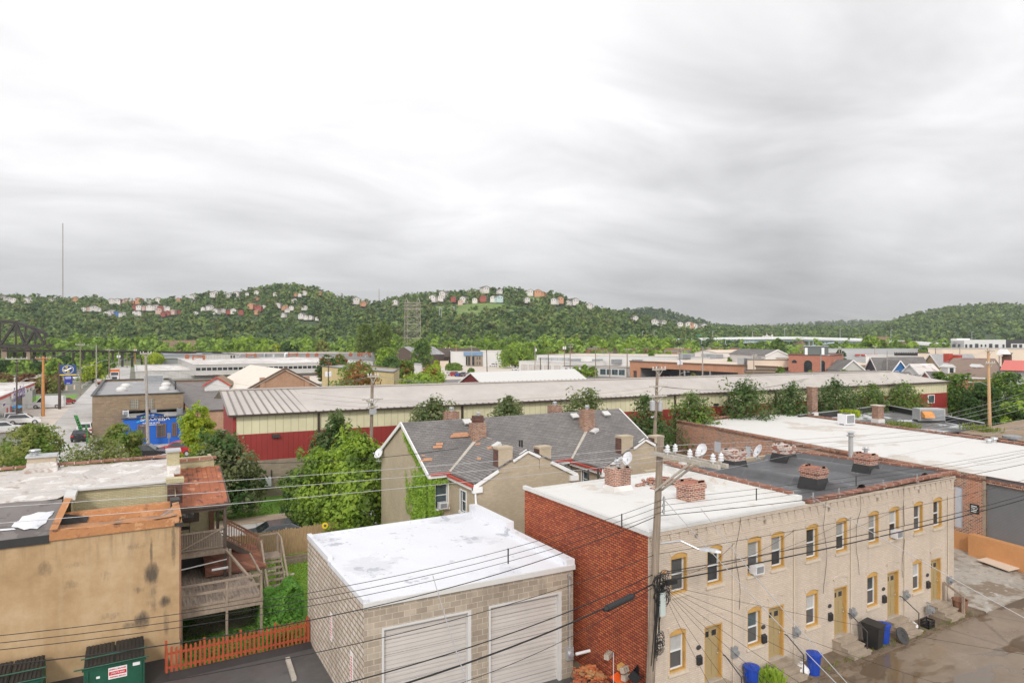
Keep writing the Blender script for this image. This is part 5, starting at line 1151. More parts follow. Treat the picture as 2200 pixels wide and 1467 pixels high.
def dumpster(x0, w, label, sign):
 y1 = 30.0; y0 = 28.75; zt = 1.28; t = thing('dumpster', label, 'dumpster', (x0 + w / 2, 29.4, 0))
 m = MB(); m.extr([(x0, y0, .12), (x0, y1, .12), (x0, y1, zt + .12), (x0, y0, zt - .05)], (w, 0, 0))
 for k in range(5): xx = x0 + .12 + (w - .24) * k / 4; m.box(xx - .03, y0 - .05, .15, xx + .03, y0 - .002, zt - .1) if k in (0, 4) else None
 m.box(x0 - .05, y0 - .06, zt - .14, x0 + w + .05, y0 - .002, zt - .06); m.build('body', M['green_metal'], t)
 m = MB(); n_ = 13;
 for h in (0, 1):
  a = x0 + h * w / 2 + .02; b = a + w / 2 - .04
  m.slab([(a, y0 - .1, zt + .0), (b, y0 - .1, zt + .0), (b, y1 + .05, zt + .24), (a, y1 + .05, zt + .24)], .04)
  for k in range(n_ // 2 + 1):
   xx = a + .05 + (b - a - .16) * k / (n_ // 2); m.slab([(xx, y0 - .08, zt + .04), (xx + .07, y0 - .08, zt + .04), (xx + .07, y1, zt + .275), (xx, y1, zt + .275)], .04)
 m.build('lid', M['black_plastic'], t)
 m = MB(); m.tube([(x0 - .3, y0 - .12, zt - .0), (x0 + w + .15, y0 - .12, zt + .0)], .025, 6); m.tube([(x0 - .1, y0 + .35, zt + .17), (x0 + w + .1, y0 + .35, zt + .17)], .025, 6); m.build('lid_bar', M['green_metal'], t)
 if sign:
  sx = x0 + w * .55; m = MB(); m.box(sx - .30, y0 - .016, zt - .62, sx + .30, y0 - .004, zt - .20); o = m.build('sign', M['paper'], t)
  m = MB(); m.box(sx - .28, y0 - .021, zt - .48, sx + .28, y0 - .017, zt - .345); m.build('red_band', M['red_ink'], o)
  for s, z, mt in (('JOSEPH J. BRUNNER', zt - .27, 'red_ink'), ('(724)775-6665', zt - .41, 'white_ink'), ('DISPOSAL SERVICE', zt - .55, 'red_ink')): text(s, Matrix.Translation((sx, y0 - .024, z)) @ FRONT, .062 if '7' not in s else .075, M[mt], o, 'sign_text', bold=.001)
  m = MB(); m.box(x0 + w * .8, y0 - .012, zt - .3, x0 + w * .95, y0 - .004, zt - .18); m.box(x0 + w * .2, y0 - .012, zt - .5, x0 + w * .26, y0 - .004, zt - .42); m.build('sticker', M['paper'], t)
dumpster(aty(182, 1430, 29.4).x, 1.95, 'green dumpster with black ribbed lids and a red and white notice', True)
dumpster(aty(-40, 1480, 29.4).x - .1, 1.9, 'green dumpster cut off by the bottom left corner', False)
# ------------------------------------------------------------------ block garage
G = thing('block_garage', 'concrete block garage with two white overhead doors and a bright white roof', 'garage', (11, 26, 0))
gx0, gx1, gy0, gy1, gzt = 6.72, 15.05, 21.6, 30.0, 4.38
GM = Matrix.Translation((gx0, 21.75, 0)) @ Matrix.Rotation(R(-2.2), 4, 'Z')          # the front wall
GI = GM.inverted(); GW = 8.34
def gl(px, py):
 o = GI @ Vector((0, 0, H)); d = (GI.to_3x3() @ ray(px, py)); t = -o.y / d.y; return o + d * t
d1a, d1b, d2a, d2b = gl(820, 1345), gl(1012, 1312), gl(1050, 1305), gl(1206, 1275)
HD = [(d1a.x, d1b.x, -.1, d1a.z - .05), (d2a.x, d2b.x, -.1, d1a.z - .05)]
m = MB(GM); wall_y(m, 0, GW, -.1, gzt, 0, HD, .22); m.build('front_wall', M['cmu'], G)
fr = GM @ Vector((GW, 0, 0))
m = MB(); m.face([(gx0, 21.75, -.1), (gx0, 21.75, gzt), (gx0, gy1, 4.55), (gx0, gy1, -.1)]); m.build('side_wall', M['cmu_light'], G)
m = MB(); m.face([(fr.x, fr.y, -.1), (fr.x, gy1, -.1), (fr.x, gy1, 4.5), (fr.x, fr.y, gzt)]); m.face([(gx0, gy1, -.1), (gx0, gy1, 4.55), (fr.x, gy1, 4.5), (fr.x, gy1, -.1)]); m.build('rear_wall', M['cmu'], G)
m = MB(); N = 14
for i in range(N):
 for j in range(N):
  def f(i, j):
   u, v = i / N, j / N; x = gx0 + (fr.x - gx0) * u; y0 = 21.75 + (fr.y - 21.75) * u; y = y0 + (gy1 - y0) * v
   return (x, y, 4.42 + .12 * v - .03 * u + .012 * math.sin(x * 3) * math.sin(y * 2))
  m.face([f(i, j), f(i + 1, j), f(i + 1, j + 1), f(i, j + 1)])
m.build('roof', M['garage_roof'], G, smooth=True)
m = MB(); m.box(gx0 - .03, 26.4, 4.44, gx0 + .16, gy1 + .03, 4.66); m.box(gx0 - .04, 21.7, 4.36, gx0 + .14, 26.4, 4.54); m.box(gx0, gy1 - .1, 4.5, fr.x, gy1 + .04, 4.60)
m.box(fr.x - .34, 26.2, 4.44, fr.x + .05, gy1 + .04, 4.98); m.box(fr.x - .34, fr.y - .04, 4.3, fr.x + .05, 26.2, 4.64); m.build('parapet', M['garage_roof'], G)
m = MB(GM); m.box(-.04, -.09, 4.24, GW + .05, -.004, 4.42); m.build('fascia', M['white_metal'], G)
for h in HD:
 m = MB(GM); n_ = 7; dz = (h[3] + .1) / n_
 for k in range(n_): m.box(h[0] + .12, .15 + .004 * 0, -.1 + dz * k, h[1] - .12, .19, -.1 + dz * (k + 1) - .018); m.box(h[0] + .12, .14, -.1 + dz * (k + .5) - .012, h[1] - .12, .152, -.1 + dz * (k + .5) + .012)
 o = m.build('overhead_door', M['garage_door'], G)
 m = MB(GM); m.box(h[0], -.02, -.1, h[0] + .08, .2, h[3]); m.box(h[1] - .13, -.02, -.1, h[1], .2, h[3]); m.box(h[0] + .08, -.02, h[3] - .08, h[1] - .13, .2, h[3]); m.build('door_frame', M['white_metal'], o)
m = MB(GM); m.tube([(GW - .22, -.10, .9), (GW - .22, -.10, 3.9), (GW - .30, -.14, 4.1), (GW - .3, -.3, 4.1)], .045, 8); m.box(GW - .36, -.16, .75, GW - .08, -.004, 1.25); m.cyl((GW - .22, -.16, 1.0), (GW - .22, -.26, 1.0), .11, .1, 14); m.build('electric_meter', M['galv'], G)
m = MB(GM); m.cyl((GW - .1, -.35, 1.05), (GW + 1.0, -.5, 1.12), .06, .06, 10); tag(m.build('plastic_pipe', M['vinyl'], loc=(15.4, 21, 1)), 'white plastic pipe lying across the gap over the brick heap', 'pipe')
for (px, py) in ((712, 1345), (756, 1432)):
 p = atx(px, py, gx0); m = MB(); m.box(gx0 - .02, p.y - .16, p.z - .55, gx0 - .004, p.y + .16, p.z + .55); o = m.build('notice_board', M['paper'], G)
 m = MB()
 for k in range(9): w_ = .12 * (.6 + .4 * math.sin(k * 2.7) ** 2); m.box(gx0 - .026, p.y - w_, p.z - .45 + k * .1, gx0 - .021, p.y + w_, p.z - .41 + k * .1)
 m.build('notice_text', M['red_ink'], o)
rp = atx(1285, 1440, 15.25); m = MB(); r = random.Random(6)
gapz = 0.35
m = MB(); m.extr([(14.9, 16.5, -.02), (15.52, 16.5, -.02), (15.52, 16.5, .25), (15.0, 16.5, .2)], (0, 9.4, .1)); tag(m.build('gap_soil', M['dirt']), kind='structure')
m = MB()
for k in range(150):
 q = abs(r.gauss(0, .42)); a = r.uniform(0, 6.28); x = rp.x - .15 + q * math.cos(a) * .8; y = rp.y + .2 + q * math.sin(a) * 1.3; z = .3 + max(0, .62 - q * .7) * r.uniform(.3, 1)
 m.M = Matrix.Translation((x, y, z)) @ Matrix.Rotation(r.uniform(0, 6), 4, 'Z') @ Matrix.Rotation(r.uniform(-.6, .6), 4, 'X'); m.box(-.11, -.052, -.035, .11, .052, .035)
m.M = None; tag(m.build('brick_heap', brick('loose_orange_bricks', [(.55, .17, .06), (.5, .3, .14), (.42, .11, .05)], (.5, .24, .1), bw=.4, bh=.2), loc=rp), 'heap of loose orange bricks between the garage and the red wall', 'brick heap')
def cblock(loc, rz, rx, label, mat='concrete'):
 MM = Matrix.Translation(loc) @ Matrix.Rotation(rz, 4, 'Z') @ Matrix.Rotation(rx, 4, 'X'); m = MB(MM); w, d, h = .39, .19, .19
 m.box(-w/2, -d/2, 0, w/2, -d/2 + .03, h); m.box(-w/2, d/2 - .03, 0, w/2, d/2, h)
 for x in (-w/2, -w/6 - .015, w/6 - .015, w/2 - .03): m.box(x, -d/2 + .03, 0, x + .03, d/2 - .03, h)
 tag(m.build('concrete_block', M[mat], loc=loc), label, 'concrete block')
q = atx(1307, 1412, 15.3)
cblock((q.x, q.y, q.z), .5, 0, 'grey hollow concrete block at the top of the brick heap'); cblock((q.x + .1, q.y - .75, q.z - .12), .2, 1.2, 'pale concrete block on its side showing its hollow cells'); cblock((q.x + .15, q.y - .5, q.z - .1), .3, 1.57, 'yellowish block beside the hollow blocks on the heap', 'gold'); cblock((q.x + .1, q.y - .9, q.z - .42), .3, 0, 'grey concrete block standing lowest beside the red wall')
t = thing('milk_crate', 'black plastic crate upended against the red brick wall', 'crate', atx(1362, 1455, 15.3)); p = Vector(t.location); MM = Matrix.Translation(p) @ Matrix.Rotation(.5, 4, 'Z') @ Matrix.Rotation(.6, 4, 'X'); m = MB(MM); m.box(-.22, -.18, 0, .22, .18, .03)
for a in (0, 1): m.box(-.22, -.18 + .34 * a, .03, .22, -.16 + .34 * a, .34); m.box(-.22 + .42 * a, -.16, .03, -.2 + .42 * a, .16, .34)
m.build('crate_body', M['black_plastic'], t)
t = thing('orange_board', 'orange plastic board lying beside the black crate', 'board', atx(1332, 1462, 15.2)); p = Vector(t.location); MM = Matrix.Translation(p) @ Matrix.Rotation(.3, 4, 'Z') @ Matrix.Rotation(.5, 4, 'X'); m = MB(MM); m.box(-.22, -.3, 0, .22, .3, .04); m.box(-.2, -.28, .04, .2, -.22, .07); m.build('board_body', plain('orange_plastic', (.75, .11, .02), .4, .08), t)
# ------------------------------------------------------------------ brick warehouse on the right, at an angle to the street grid
WA = R(-8.3); WO = Vector((44.5, 18.4, 0)); WM4 = Matrix.Translation(WO) @ Matrix.Rotation(WA, 4, 'Z')
W = thing('brick_warehouse', 'long weathered brick warehouse with a white flat roof and grey roller door', 'warehouse', WO, rz=WA)
ORG[W.name] = Vector((0, 0, 0))                    # its parts are written in the warehouse's own frame
WI = WM4.inverted(); WR3 = WI.to_3x3()
def wl(px, py, lx=0.0):
 o = WI @ Vector((0, 0, H)); d = WR3 @ ray(px, py); return o + d * ((lx - o.x) / d.x)
def wz(px, py, z):
 p = WI @ atz(px, py, z); return p
far = wl(1453, 905).y; dA, dB = wl(2118, 1080), wl(2290, 1080)
dz0, dz1 = 1.35, wl(2118, 1022).z
holes = [(-7.5, dA.y, dz0, dz1)]
pa = [(wl(1534, 950).y, wl(1549, 950).y, 3.0 - .4, wl(1540, 946).z), (wl(1601, 960).y, wl(1613, 960).y, 2.6, wl(1603, 956).z), (wl(2050, 1070).y, wl(2068, 1070).y, 1.5, wl(2060, 1044).z)]
m = MB(); wall_x(m, -9, far, -.3, 4.62, 0, holes + [(min(a, b), max(a, b), c, d) for a, b, c, d in pa])
for (y0, y1, z) in ((-9, 4, 4.74), (4, 11, 4.82), (11, 17, 4.74), (17, 24, 4.80), (24, far, 4.86)): m.box(0, y0, 4.62, .3, y1, z, 'b')
m.build('side_wall', M['common_brick'], W)
m = MB()
for a, b, c, d in pa: m.box(.07, min(a, b), c, .10, max(a, b), d); m.cut()
m.build('boarded_opening', plain('pale_grey_panel', (.55, .57, .62), .5, .06), W)
m = MB(); m.box(.12, -7.5, dz0, .14, dA.y, dz1); o = m.build('roller_door', M['roll_door'], W); m = MB(); m.box(-.03, dA.y, dz0 - .3, .16, dA.y + .16, dz1); m.build('door_jamb', M['old_concrete'], o)
m = MB(); m.box(-.02, dA.y + .0, -.3, .005, dA.y + 6.2, 1.25); m.box(-.55, -8.8, -.3, -.02, dA.y + .7, 1.42); m.build('orange_base', M['orange_dock'], W)
s0 = wl(2094, 1092); m = MB(); m.box(-.03, s0.y - .28, s0.z - .28, -.004, s0.y + .28, s0.z + .28); o = m.build('sign', M['black_ink'], W); m = MB()
for k in range(4): m.box(-.034, s0.y - .2 + .05 * (k % 2), s0.z - .2 + k * .11, -.031, s0.y + .2, s0.z - .15 + k * .11)
m.build('sign_text', M['white_ink'], o)
B0, B1, B2, B3 = wz(1700, 880, 4.8), wz(1728, 889, 4.8), wz(2130, 941, 4.8), wz(2290, 965, 4.8)
m = MB(); pts = [(0.3, -9), (B3.x, B3.y - 3), (B2.x, B2.y), (B1.x, B1.y), (B0.x, B0.y), (.3, far - .3)]
m.face([(x, y, 4.58) for x, y in pts]); m.build('roof', M['ware_roof'], W)
m = MB()
for (y0, y1, z) in ((-9, 4, 4.79), (4, 11, 4.87), (11, 17, 4.79), (17, 24, 4.85), (24, far, 4.91)): coping_run(m, (.15, y0, z), (.15, y1, z), .36); m.cut()
coping_run(m, (0, far - .1, 4.86), (B0.x, B0.y, 4.80), .34); m.cut(); coping_run(m, (B1.x, B1.y, 4.72), (B2.x, B2.y, 4.72), .34); m.cut(); coping_run(m, (B2.x, B2.y, 4.72), (B3.x, B3.y - 3, 4.72), .34); m.build('coping', M['coping'], W)
m = MB(); m.face([(0, far, -.3), (0, far, 4.8), (B0.x, B0.y, 4.76), (B0.x, B0.y, -.3)]); m.face([(B2.x, B2.y, 3.5), (B2.x, B2.y, 4.7), (B1.x, B1.y, 4.7), (B1.x, B1.y, 3.5)]); m.face([(B2.x, B2.y, 3.5), (B2.x, B2.y, 4.7), (B3.x, B3.y - 3, 4.7), (B3.x, B3.y - 3, 3.5)]); m.build('rear_wall', M['common_brick'], W)
def wchim(px, py, h, w, tag_='chimney', mat='chimney_brick'):
 p = wz(px, py, 4.58); m = MB(); m.box(p.x - w/2, p.y - w/2, 4.58, p.x + w/2, p.y + w/2, 4.58 + h - .2); m.box(p.x - w/2 - .05, p.y - w/2 - .05, 4.58 + h - .2, p.x + w/2 + .05, p.y + w/2 + .05, 4.58 + h); o = m.build('chimney', M[mat], W)
 f = MB(); f.box(p.x - w/2 - .06, p.y - w/2 - .06, 4.55, p.x + w/2 + .06, p.y + w/2 + .06, 4.95); f.build('flashing', M['ware_roof'], o)
 f = MB(); f.box(p.x - w/2 - .12, p.y - w/2 - .12, 4.58 + h, p.x + w/2 + .12, p.y + w/2 + .12, 4.58 + h + .08); f.build('cap', M['walk_grey'], o)
wchim(1745, 891, 3.3, .82); wchim(1886, 906, 1.75, .8)
m = MB()
for (px, py, r_, h) in ((2124, 951, .3, .35), (2136, 949, .3, .4), (1828, 905 + 27, .0, 0)):
 if h: p = wz(px, py, 4.58); m.lathe((p.x, p.y, 4.58), [(r_ * .6, 0), (r_ * .6, h * .6), (r_, h * .65), (r_ * .9, h), (.02, h + .05)], 12); m.cut()
m.build('roof_vent', M['galv'], W)
p = wz(2175, 946, 4.58); m = MB(); m.lathe((p.x, p.y, 4.58), [(.35, 0), (.35, .2), (.75, .22), (.75, .42), (.3, .5), (.02, .5)], 16); m.build('exhaust_fan', M['steel'], W)
def ac_box(name, label, c, w, d, h, mat='galv', parent=None, rz=0.0, fan=True):
 t = thing(name, label, 'roof unit', c, rz=rz); m = MB(); m.box(-w/2, -d/2, .08, w/2, d/2, h)
 m.box(-w/2 - .1, -d/2 + .1, 0, w/2 + .1, -d/2 + .2, .08); m.box(-w/2 - .1, d/2 - .2, 0, w/2 + .1, d/2 - .1, .08); m.build('casing', M[mat], t, loc=(0, 0, 0))
 g = MB(); g.box(-w/2 + .1, -d/2 - .015, .2, w/2 - .1, -d/2 - .002, h - .12); g.build('grille', M['steel'], t, loc=(0, 0, 0))
 if fan: g = MB(); g.lathe((0, 0, h), [(min(w, d) * .36, 0), (min(w, d) * .36, .06), (.05, .08), (.02, .08)], 14); g.build('fan_guard', M['dark_metal'], t, loc=(0, 0, 0))
 return t
p = atz(1818, 911, 4.62); ac_box('condenser_unit', 'white condenser unit standing on the white warehouse roof', p, 1.2, 1.1, 1.1, 'porcelain', rz=WA)
st = thing('vent_stack', 'tall galvanised vent pipe with a cap between row house and warehouse', 'vent pipe', (41.5, 29.2, 0)); p = aty(1828, 930, 29.2); st.location = (p.x, 29.2, 0); ORG[st.name] = Vector((p.x, 29.2, 0))
m = MB(); m.cyl((p.x, 29.2, .2), (p.x, 29.2, p.z - .2), .16, .16, 14); m.build('pipe', M['galv'], st); m = MB(); m.lathe((p.x, 29.2, p.z - .25), [(.17, 0), (.28, .06), (.28, .12), (.17, .16), (.2, .26), (.3, .3), (.05, .38)], 14); m.build('rain_cap', M['galv'], st)
K = thing('black_roof_building', 'low building with a patched black flat roof behind the white warehouse roof', 'building', (75, 43, 0))
k0, k1, k2, k3 = atz(1716, 893, 4.7), atz(1908, 868, 4.9), atz(2112, 905, 4.9), atz(2032, 922, 4.55)
kk = [(k0.x, k0.y), (k3.x, k3.y), (k2.x, k2.y), (k1.x, k1.y)]
m = MB(); m.prism(kk, -.1, 4.1); m.build('walls', M['tar'], K)
m = MB(); m.face([(x, y, 4.13) for x, y in kk]); m.build('roof', M['old_black_roof'], K)
m = MB()
for a, b, z in ((kk[0], kk[3], 4.8), (kk[3], kk[2], 4.75), (kk[1], kk[2], 4.3)): m.beam((*a, (4.1 + z) / 2), (*b, (4.1 + z) / 2), .3, z - 4.1)
m.build('parapet', M['tar'], K); m = MB()
for a, b, z in ((kk[0], kk[3], 4.83), (kk[3], kk[2], 4.78)): m.beam((*a, z), (*b, z), .36, .06)
m.build('parapet_cap', M['galv'], K)
u = atz(1995, 902, 4.3); ac_box('rusty_rooftop_unit', 'rusty rooftop unit with an orange hood on the patched black roof', u, 2.8, 1.5, 1.35, 'galv', rz=-.55, fan=False); ut = bpy.data.objects['rusty_rooftop_unit']
m = MB(); m.extr([(-1.25, -.78, .45), (-.1, -.78, .45), (-.1, -.78, 1.0), (-1.25, -.78, 1.0)], (0, -.05, 0)); m.extr([(-1.25, -.83, .4), (-1.25, -1.5, .4), (-1.25, -1.35, .8), (-1.25, -.83, 1.1)], (1.1, 0, 0)); m.build('intake_hood', plain('rusty_orange_hood', (.62, .27, .08), .7, .4, 3), ut, loc=(0, 0, 0)); m = MB(); m.box(-1.4, -.75, -.25, 1.4, .75, .0); m.build('curb', M['tar'], ut, loc=(0, 0, 0))
BR = thing('brown_roof_building', 'low building with a weedy brown gravel roof at the right edge', 'building', (80, 28, 0))
q0, q1 = atz(2060, 926, 4.3), atz(2112, 916, 4.3); bb = [(q0.x, q0.y), (q0.x - 3.5, q0.y - 16), (q0.x + 25, q0.y - 18), (q1.x + 18, q1.y + 2), (q1.x, q1.y)]
m = MB(); m.prism(bb, -.1, 4.15); m.build('walls', M['common_brick'], BR); m = MB(); m.face([(x, y, 4.2) for x, y in bb]); m.build('roof', M['brown_roof'], BR)
weeds('roof_grass', [atz(px, py, 4.2) for px, py in ((1925, 912), (1935, 915), (1945, 917), (1955, 917), (2085, 921), (2095, 919), (2105, 925), (2130, 927))], M['weed'], 'dry grass growing along the edge of the roofs', 'grass', 60, .55, 1.1, 'stuff', 9)
weeds('roof_bush', [atz(1824, 893, 4.2), atz(1832, 893, 4.2), atz(1815, 892, 4.2)], M['leaf_yellow'], 'bright green weeds growing on the black roof edge', 'weeds', 200, .8, .8, None, 10)
# ------------------------------------------------------------------ long metal shed
S0, S1 = atz(500, 889, 7.3), atz(2034, 818, 7.3); Q0, Q1 = atz(480, 838, 8.9), atz(1910, 797.5, 8.9)
ang = math.atan2(S1.y - S0.y, S1.x - S0.x); SM = Matrix.Translation((S0.x, S0.y, 0)) @ Matrix.Rotation(ang, 4, 'Z'); SI = SM.inverted(); SR3 = SI.to_3x3()
SH = thing('long_shed', 'very long metal shed with cream over red siding and grey ribbed roof', 'warehouse', (S0.x, S0.y, 0), rz=ang); ORG[SH.name] = Vector((0, 0, 0))
def sl(px, py, ly=0.0):
 o = SI @ Vector((0, 0, H)); d = SR3 @ ray(px, py); return o + d * ((ly - o.y) / d.y)
L = (S1 - S0).length; q0 = SI @ Q0; q1 = SI @ Q1
m = MB(); m.box(0, -.14, -.1, L, 0, 3.38, 'k'); m.build('base_wall', M['stone_block'], SH)
m = MB(); wall_y(m, 0, L, 3.38, 5.6, -.06, []); m.face([(0, -.06, 3.38), (0, -.06, 7.25), (q0.x, q0.y, 8.8), (q0.x, q0.y, 0), (0, -.06, 0)][::1]); m.box(0, -.12, 3.3, .25, -.06, 7.2)
m.face([(L, -.06, 0), (L, -.06, 7.2), (q1.x, q1.y, 8.8), (q1.x, q1.y, 0)]); m.build('red_siding', M['shed_red'], SH)
m = MB(); wall_y(m, .25, L, 5.6, 7.22, -.05, []); m.build('cream_siding', M['shed_cream'], SH)
m = MB(); rr_ = 10.0
m.face([(-.35, -.42, 7.22), (L + .3, -.42, 7.22), (q1.x + .3, q1.y, 8.9), (q0.x - .3, q0.y, 8.9)]); m.face([(q0.x - .3, q0.y, 8.9), (q1.x + .3, q1.y, 8.9), (q1.x + .3, q1.y + rr_, 7.4), (q0.x - .3, q0.y + rr_, 7.4)])
n_ = int(L / .62)
ms_ = MB()
for k in range(n_ + 1):
 t = k / n_; a = Vector((-.35 + t * (L + .65), -.42, 7.225)); b = Vector((q0.x - .3 + t * (q1.x - q0.x + .6), q0.y, 8.905)); ms_.beam(a + Vector((0, 0, .03)), b + Vector((0, 0, .03)), .13, .08)
ms_.build('seams', plain('weathered_seam', (.22, .195, .18), .6, .1), SH)
m.build('roof', M['shed_roof'], SH)
m = MB(); m.beam((-.35, -.45, 7.18), (L + .3, -.45, 7.18), .14, .16)
for px in (684, 992, 1449, 1564, 1665): p = sl(px, 900); m.box(p.x - .09, -.22, 3.4, p.x + .09, -.07, 7.15)
m.build('gutter', plain('dark_brown_gutter', (.055, .038, .03), .5, .15), SH)
m = MB(); m.beam((q0.x - .3, q0.y, 8.95), (q1.x + .3, q1.y, 8.95), .35, .10); m.build('ridge_cap', M['shed_roof'], SH)
m = MB()
for (px, py) in ((1536, 868), (592, 935)): p = sl(px, py); m.box(p.x - .3, -.32, p.z - .12, p.x + .3, -.07, p.z + .12); m.cut()
m.build('wall_lamp', M['dark_metal'], SH)
m = MB(); p = sl(1999, 850); m.box(p.x - .8, -.14, 4.2, p.x + .8, -.065, 5.4); o = m.build('window', M['white_trim'], SH); m = MB(); m.box(p.x - .65, -.15, 4.3, p.x + .65, -.142, 5.3); m.build('pane', M['glass_blue'], o)
t = thing('wall_condenser', 'white condenser unit on the block base of the long shed', 'condenser unit', SM @ Vector((sl(567, 1032).x, -.5, 0)), rz=ang); z = sl(567, 1032).z; m = MB(); m.box(-.5, -.2, z - .35, .5, .3, z + .35); m.build('casing', M['porcelain'], t, loc=(0, 0, 0)); m = MB(); m.cyl((-.12, -.2, z), (-.12, -.215, z), .27, .27, 18); m.build('fan_guard', M['steel'], t, loc=(0, 0, 0)); m = MB(); m.tube([(.55, .2, z), (.55, .2, z + .9)], .05, 6); m.build('pipe', M['dark_metal'], t, loc=(0, 0, 0))
m = MB()
for (px, py) in ((455, 948 - 24), (455, 940), (463, 925)): pass
p0 = SI @ Vector((S0.x, S0.y, 0))
for (fy, z) in ((3.6, 5.6), (.9, 4.9), (2.0, 4.3)): x = q0.x * fy / q0.y; m.beam((x, fy, z), (x - .5, fy, z + .05), .06); m.lathe((x - .55, fy, z - .1), [(.2, 0), (.16, .15), (.05, .2)], 10); m.cut()
m.build('flood_lamp', M['galv'], SH)
# ------------------------------------------------------------------ buildings of the valley floor
def flat_block(name, label, cat, foot, z1, wall, roof, z0=-.1, par=.35, edge=None):
 """foot: list of (x, y) counter-clockwise"""
 cx = sum(p[0] for p in foot) / len(foot); cy = sum(p[1] for p in foot) / len(foot)
 t = thing(name, label, cat, (cx, cy, 0))
 m = MB(); n = len(foot)
 for k in range(n): a, b = foot[k], foot[(k + 1) % n]; m.face([(*a, z0), (*b, z0), (*b, z1), (*a, z1)])
 m.build('walls', wall, t); m = MB(); m.face([(x, y, z1 - par) for x, y in foot]); m.build('roof', roof, t)
 m = MB()
 for k in range(n): a, b = Vector((*foot[k], z1 + .03)), Vector((*foot[(k + 1) % n], z1 + .03)); m.beam(a, b, .4, .12)
 m.build('roof_edge', edge or M['dark_metal'], t)
 return t
def rectf(x0, x1, y0, y1): return [(x0, y0), (x1, y0), (x1, y1), (x0, y1)]
def pd(px, d): v = atd(px, 733, d); return (v.x, v.y)
def gable(name, label, cat, M4, w, l, ze, zr, wall, roof, z0=-.1, ov=.3, trim=None, gab=None):
 """gable building in frame M4: ridge along local y, front gable at y=0, width w centred on x=0"""
 t = thing(name, label, cat, M4.translation); m = MB(M4); h = w / 2
 m.face([(-h, 0, z0), (h, 0, z0), (h, 0, ze), (0, 0, zr - .05), (-h, 0, ze)]) if gab is None else None
 for a in (((h, 0), (h, l)), ((-h, l), (-h, 0))): m.face([(*a[0], z0), (*a[1], z0), (*a[1], ze), (*a[0], ze)])
 m.face([(h, l, z0), (-h, l, z0), (-h, l, ze), (0, l, zr - .05), (h, l, ze)]); m.build('walls', wall, t)
 if gab is not None: m = MB(M4); m.face([(-h, 0, z0), (h, 0, z0), (h, 0, ze), (0, 0, zr - .05), (-h, 0, ze)]); m.build('gable_wall', gab, t)
 m = MB(M4); e = ov * (zr - ze) / h
 m.slab([(-h - ov, -ov, ze - e), (0, -ov, zr), (0, l + ov, zr), (-h - ov, l + ov, ze - e)][::-1], .12); m.slab([(h + ov, -ov, ze - e), (h + ov, l + ov, ze - e), (0, l + ov, zr), (0, -ov, zr)], .12)
 m.build('roof', roof, t)
 if trim is not None:
  m = MB(M4)
  for s in (-1, 1): m.beam((s * (h + ov), -ov - .03, ze - e - .1), (0, -ov - .03, zr - .1), .08, .28)
  m.build('rake_trim', trim, t)
 return t
def frame(px, d, rz): v = atd(px, 733, d); return Matrix.Translation((v.x, v.y, 0)) @ Matrix.Rotation(rz, 4, 'Z')
def panes(t, name, M4, rects, mat, y=-.03, fr=None):
 """flat windows let into a front wall given in frame M4 (x, z rects)"""
 for (a, b, c, d) in rects:
  m = MB(M4); m.box(a, y - .03, c, b, y + .02, d); o = m.build(name, mat, t)
  if fr is not None:
   m = MB(M4); f = .09
   m.box(a - f, y - .06, c - f, a, y + .02, d + f); m.box(b, y - .06, c - f, b + f, y + .02, d + f); m.box(a, y - .06, d, b, y + .02, d + f); m.box(a, y - .08, c - f, b, y + .02, c); m.box((a + b) / 2 - .03, y - .05, c, (a + b) / 2 + .03, y - .032, d); m.build('frame', fr, o)
I4 = Matrix.Identity(4)
bx0, bx1, by = -4.9, 6.3, 107.0
bb_ = flat_block('tan_block_building', 'two storey tan block building with round skylights by the long street', 'building', rectf(bx0, bx1, by, 150), 5.75, M['split_block'], M['grey_roof'])
panes(bb_, 'glass_block_window', I4 @ Matrix.Translation((0, by, 0)), [(aty(280, 860, by).x, aty(298, 860, by).x, 3.75, 5.1), (aty(311, 860, by).x, aty(329, 860, by).x, 3.75, 5.1)], brick('glass_block', [(.10, .11, .10), (.15, .16, .15)], (.42, .38, .3), bw=.22, bh=.22, ms=.03, off=0.0), fr=M['split_block'])
for (px, py) in ((261, 839), (270, 831), (353, 837), (357, 828)):
 p = atz(px, py, 5.4); m = MB(); m.lathe(p, [(.75, 0), (.78, .25), (.7, .45), (.45, .62), (.02, .68)], 16); m.build('skylight', M['white_metal'], bb_)
for (px, py) in ((377, 836), (377, 829)): p = atz(px, py, 5.4); m = MB(); m.cyl(p, p + Vector((0, 0, .9)), .12); m.build('vent_pipe', M['dark_metal'], bb_)
p = atz(330, 822, 5.4); ac_box('roof_condenser', 'grey condenser unit at the rear of the tan block building roof', p, 3.2, 1.6, 1.5, 'galv', fan=False)
sy = 96.4; sx0, sx1 = aty(264, 898, sy).x, aty(402, 897, sy).x
sb = flat_block('blue_shop', 'bright blue masonry food shop with painted lettering and a raised parapet', 'shop', rectf(sx0, sx1, sy, by), 3.45, M['store_blue'], M['grey_roof'])
pa_, pb_ = aty(293, 890, sy).x, aty(352, 890, sy).x
m = MB(); m.extr([(pa_, sy - .02, 3.4), (pb_, sy - .02, 3.4), (pb_, sy - .02, 3.75), ((pa_ + pb_) / 2 + .6, sy - .02, 4.05), ((pa_ + pb_) / 2 - .6, sy - .02, 4.05), (pa_, sy - .02, 3.72)], (0, .3, 0)); m.build('raised_parapet', M['store_blue'], sb, fix=True)
m = MB(); m.beam((pa_, sy - .03, 3.76), ((pa_ + pb_) / 2, sy - .03, 4.1), .4, .08); m.beam(((pa_ + pb_) / 2, sy - .03, 4.1), (pb_, sy - .03, 3.8), .4, .08); m.build('parapet_cap', M['dark_metal'], sb)
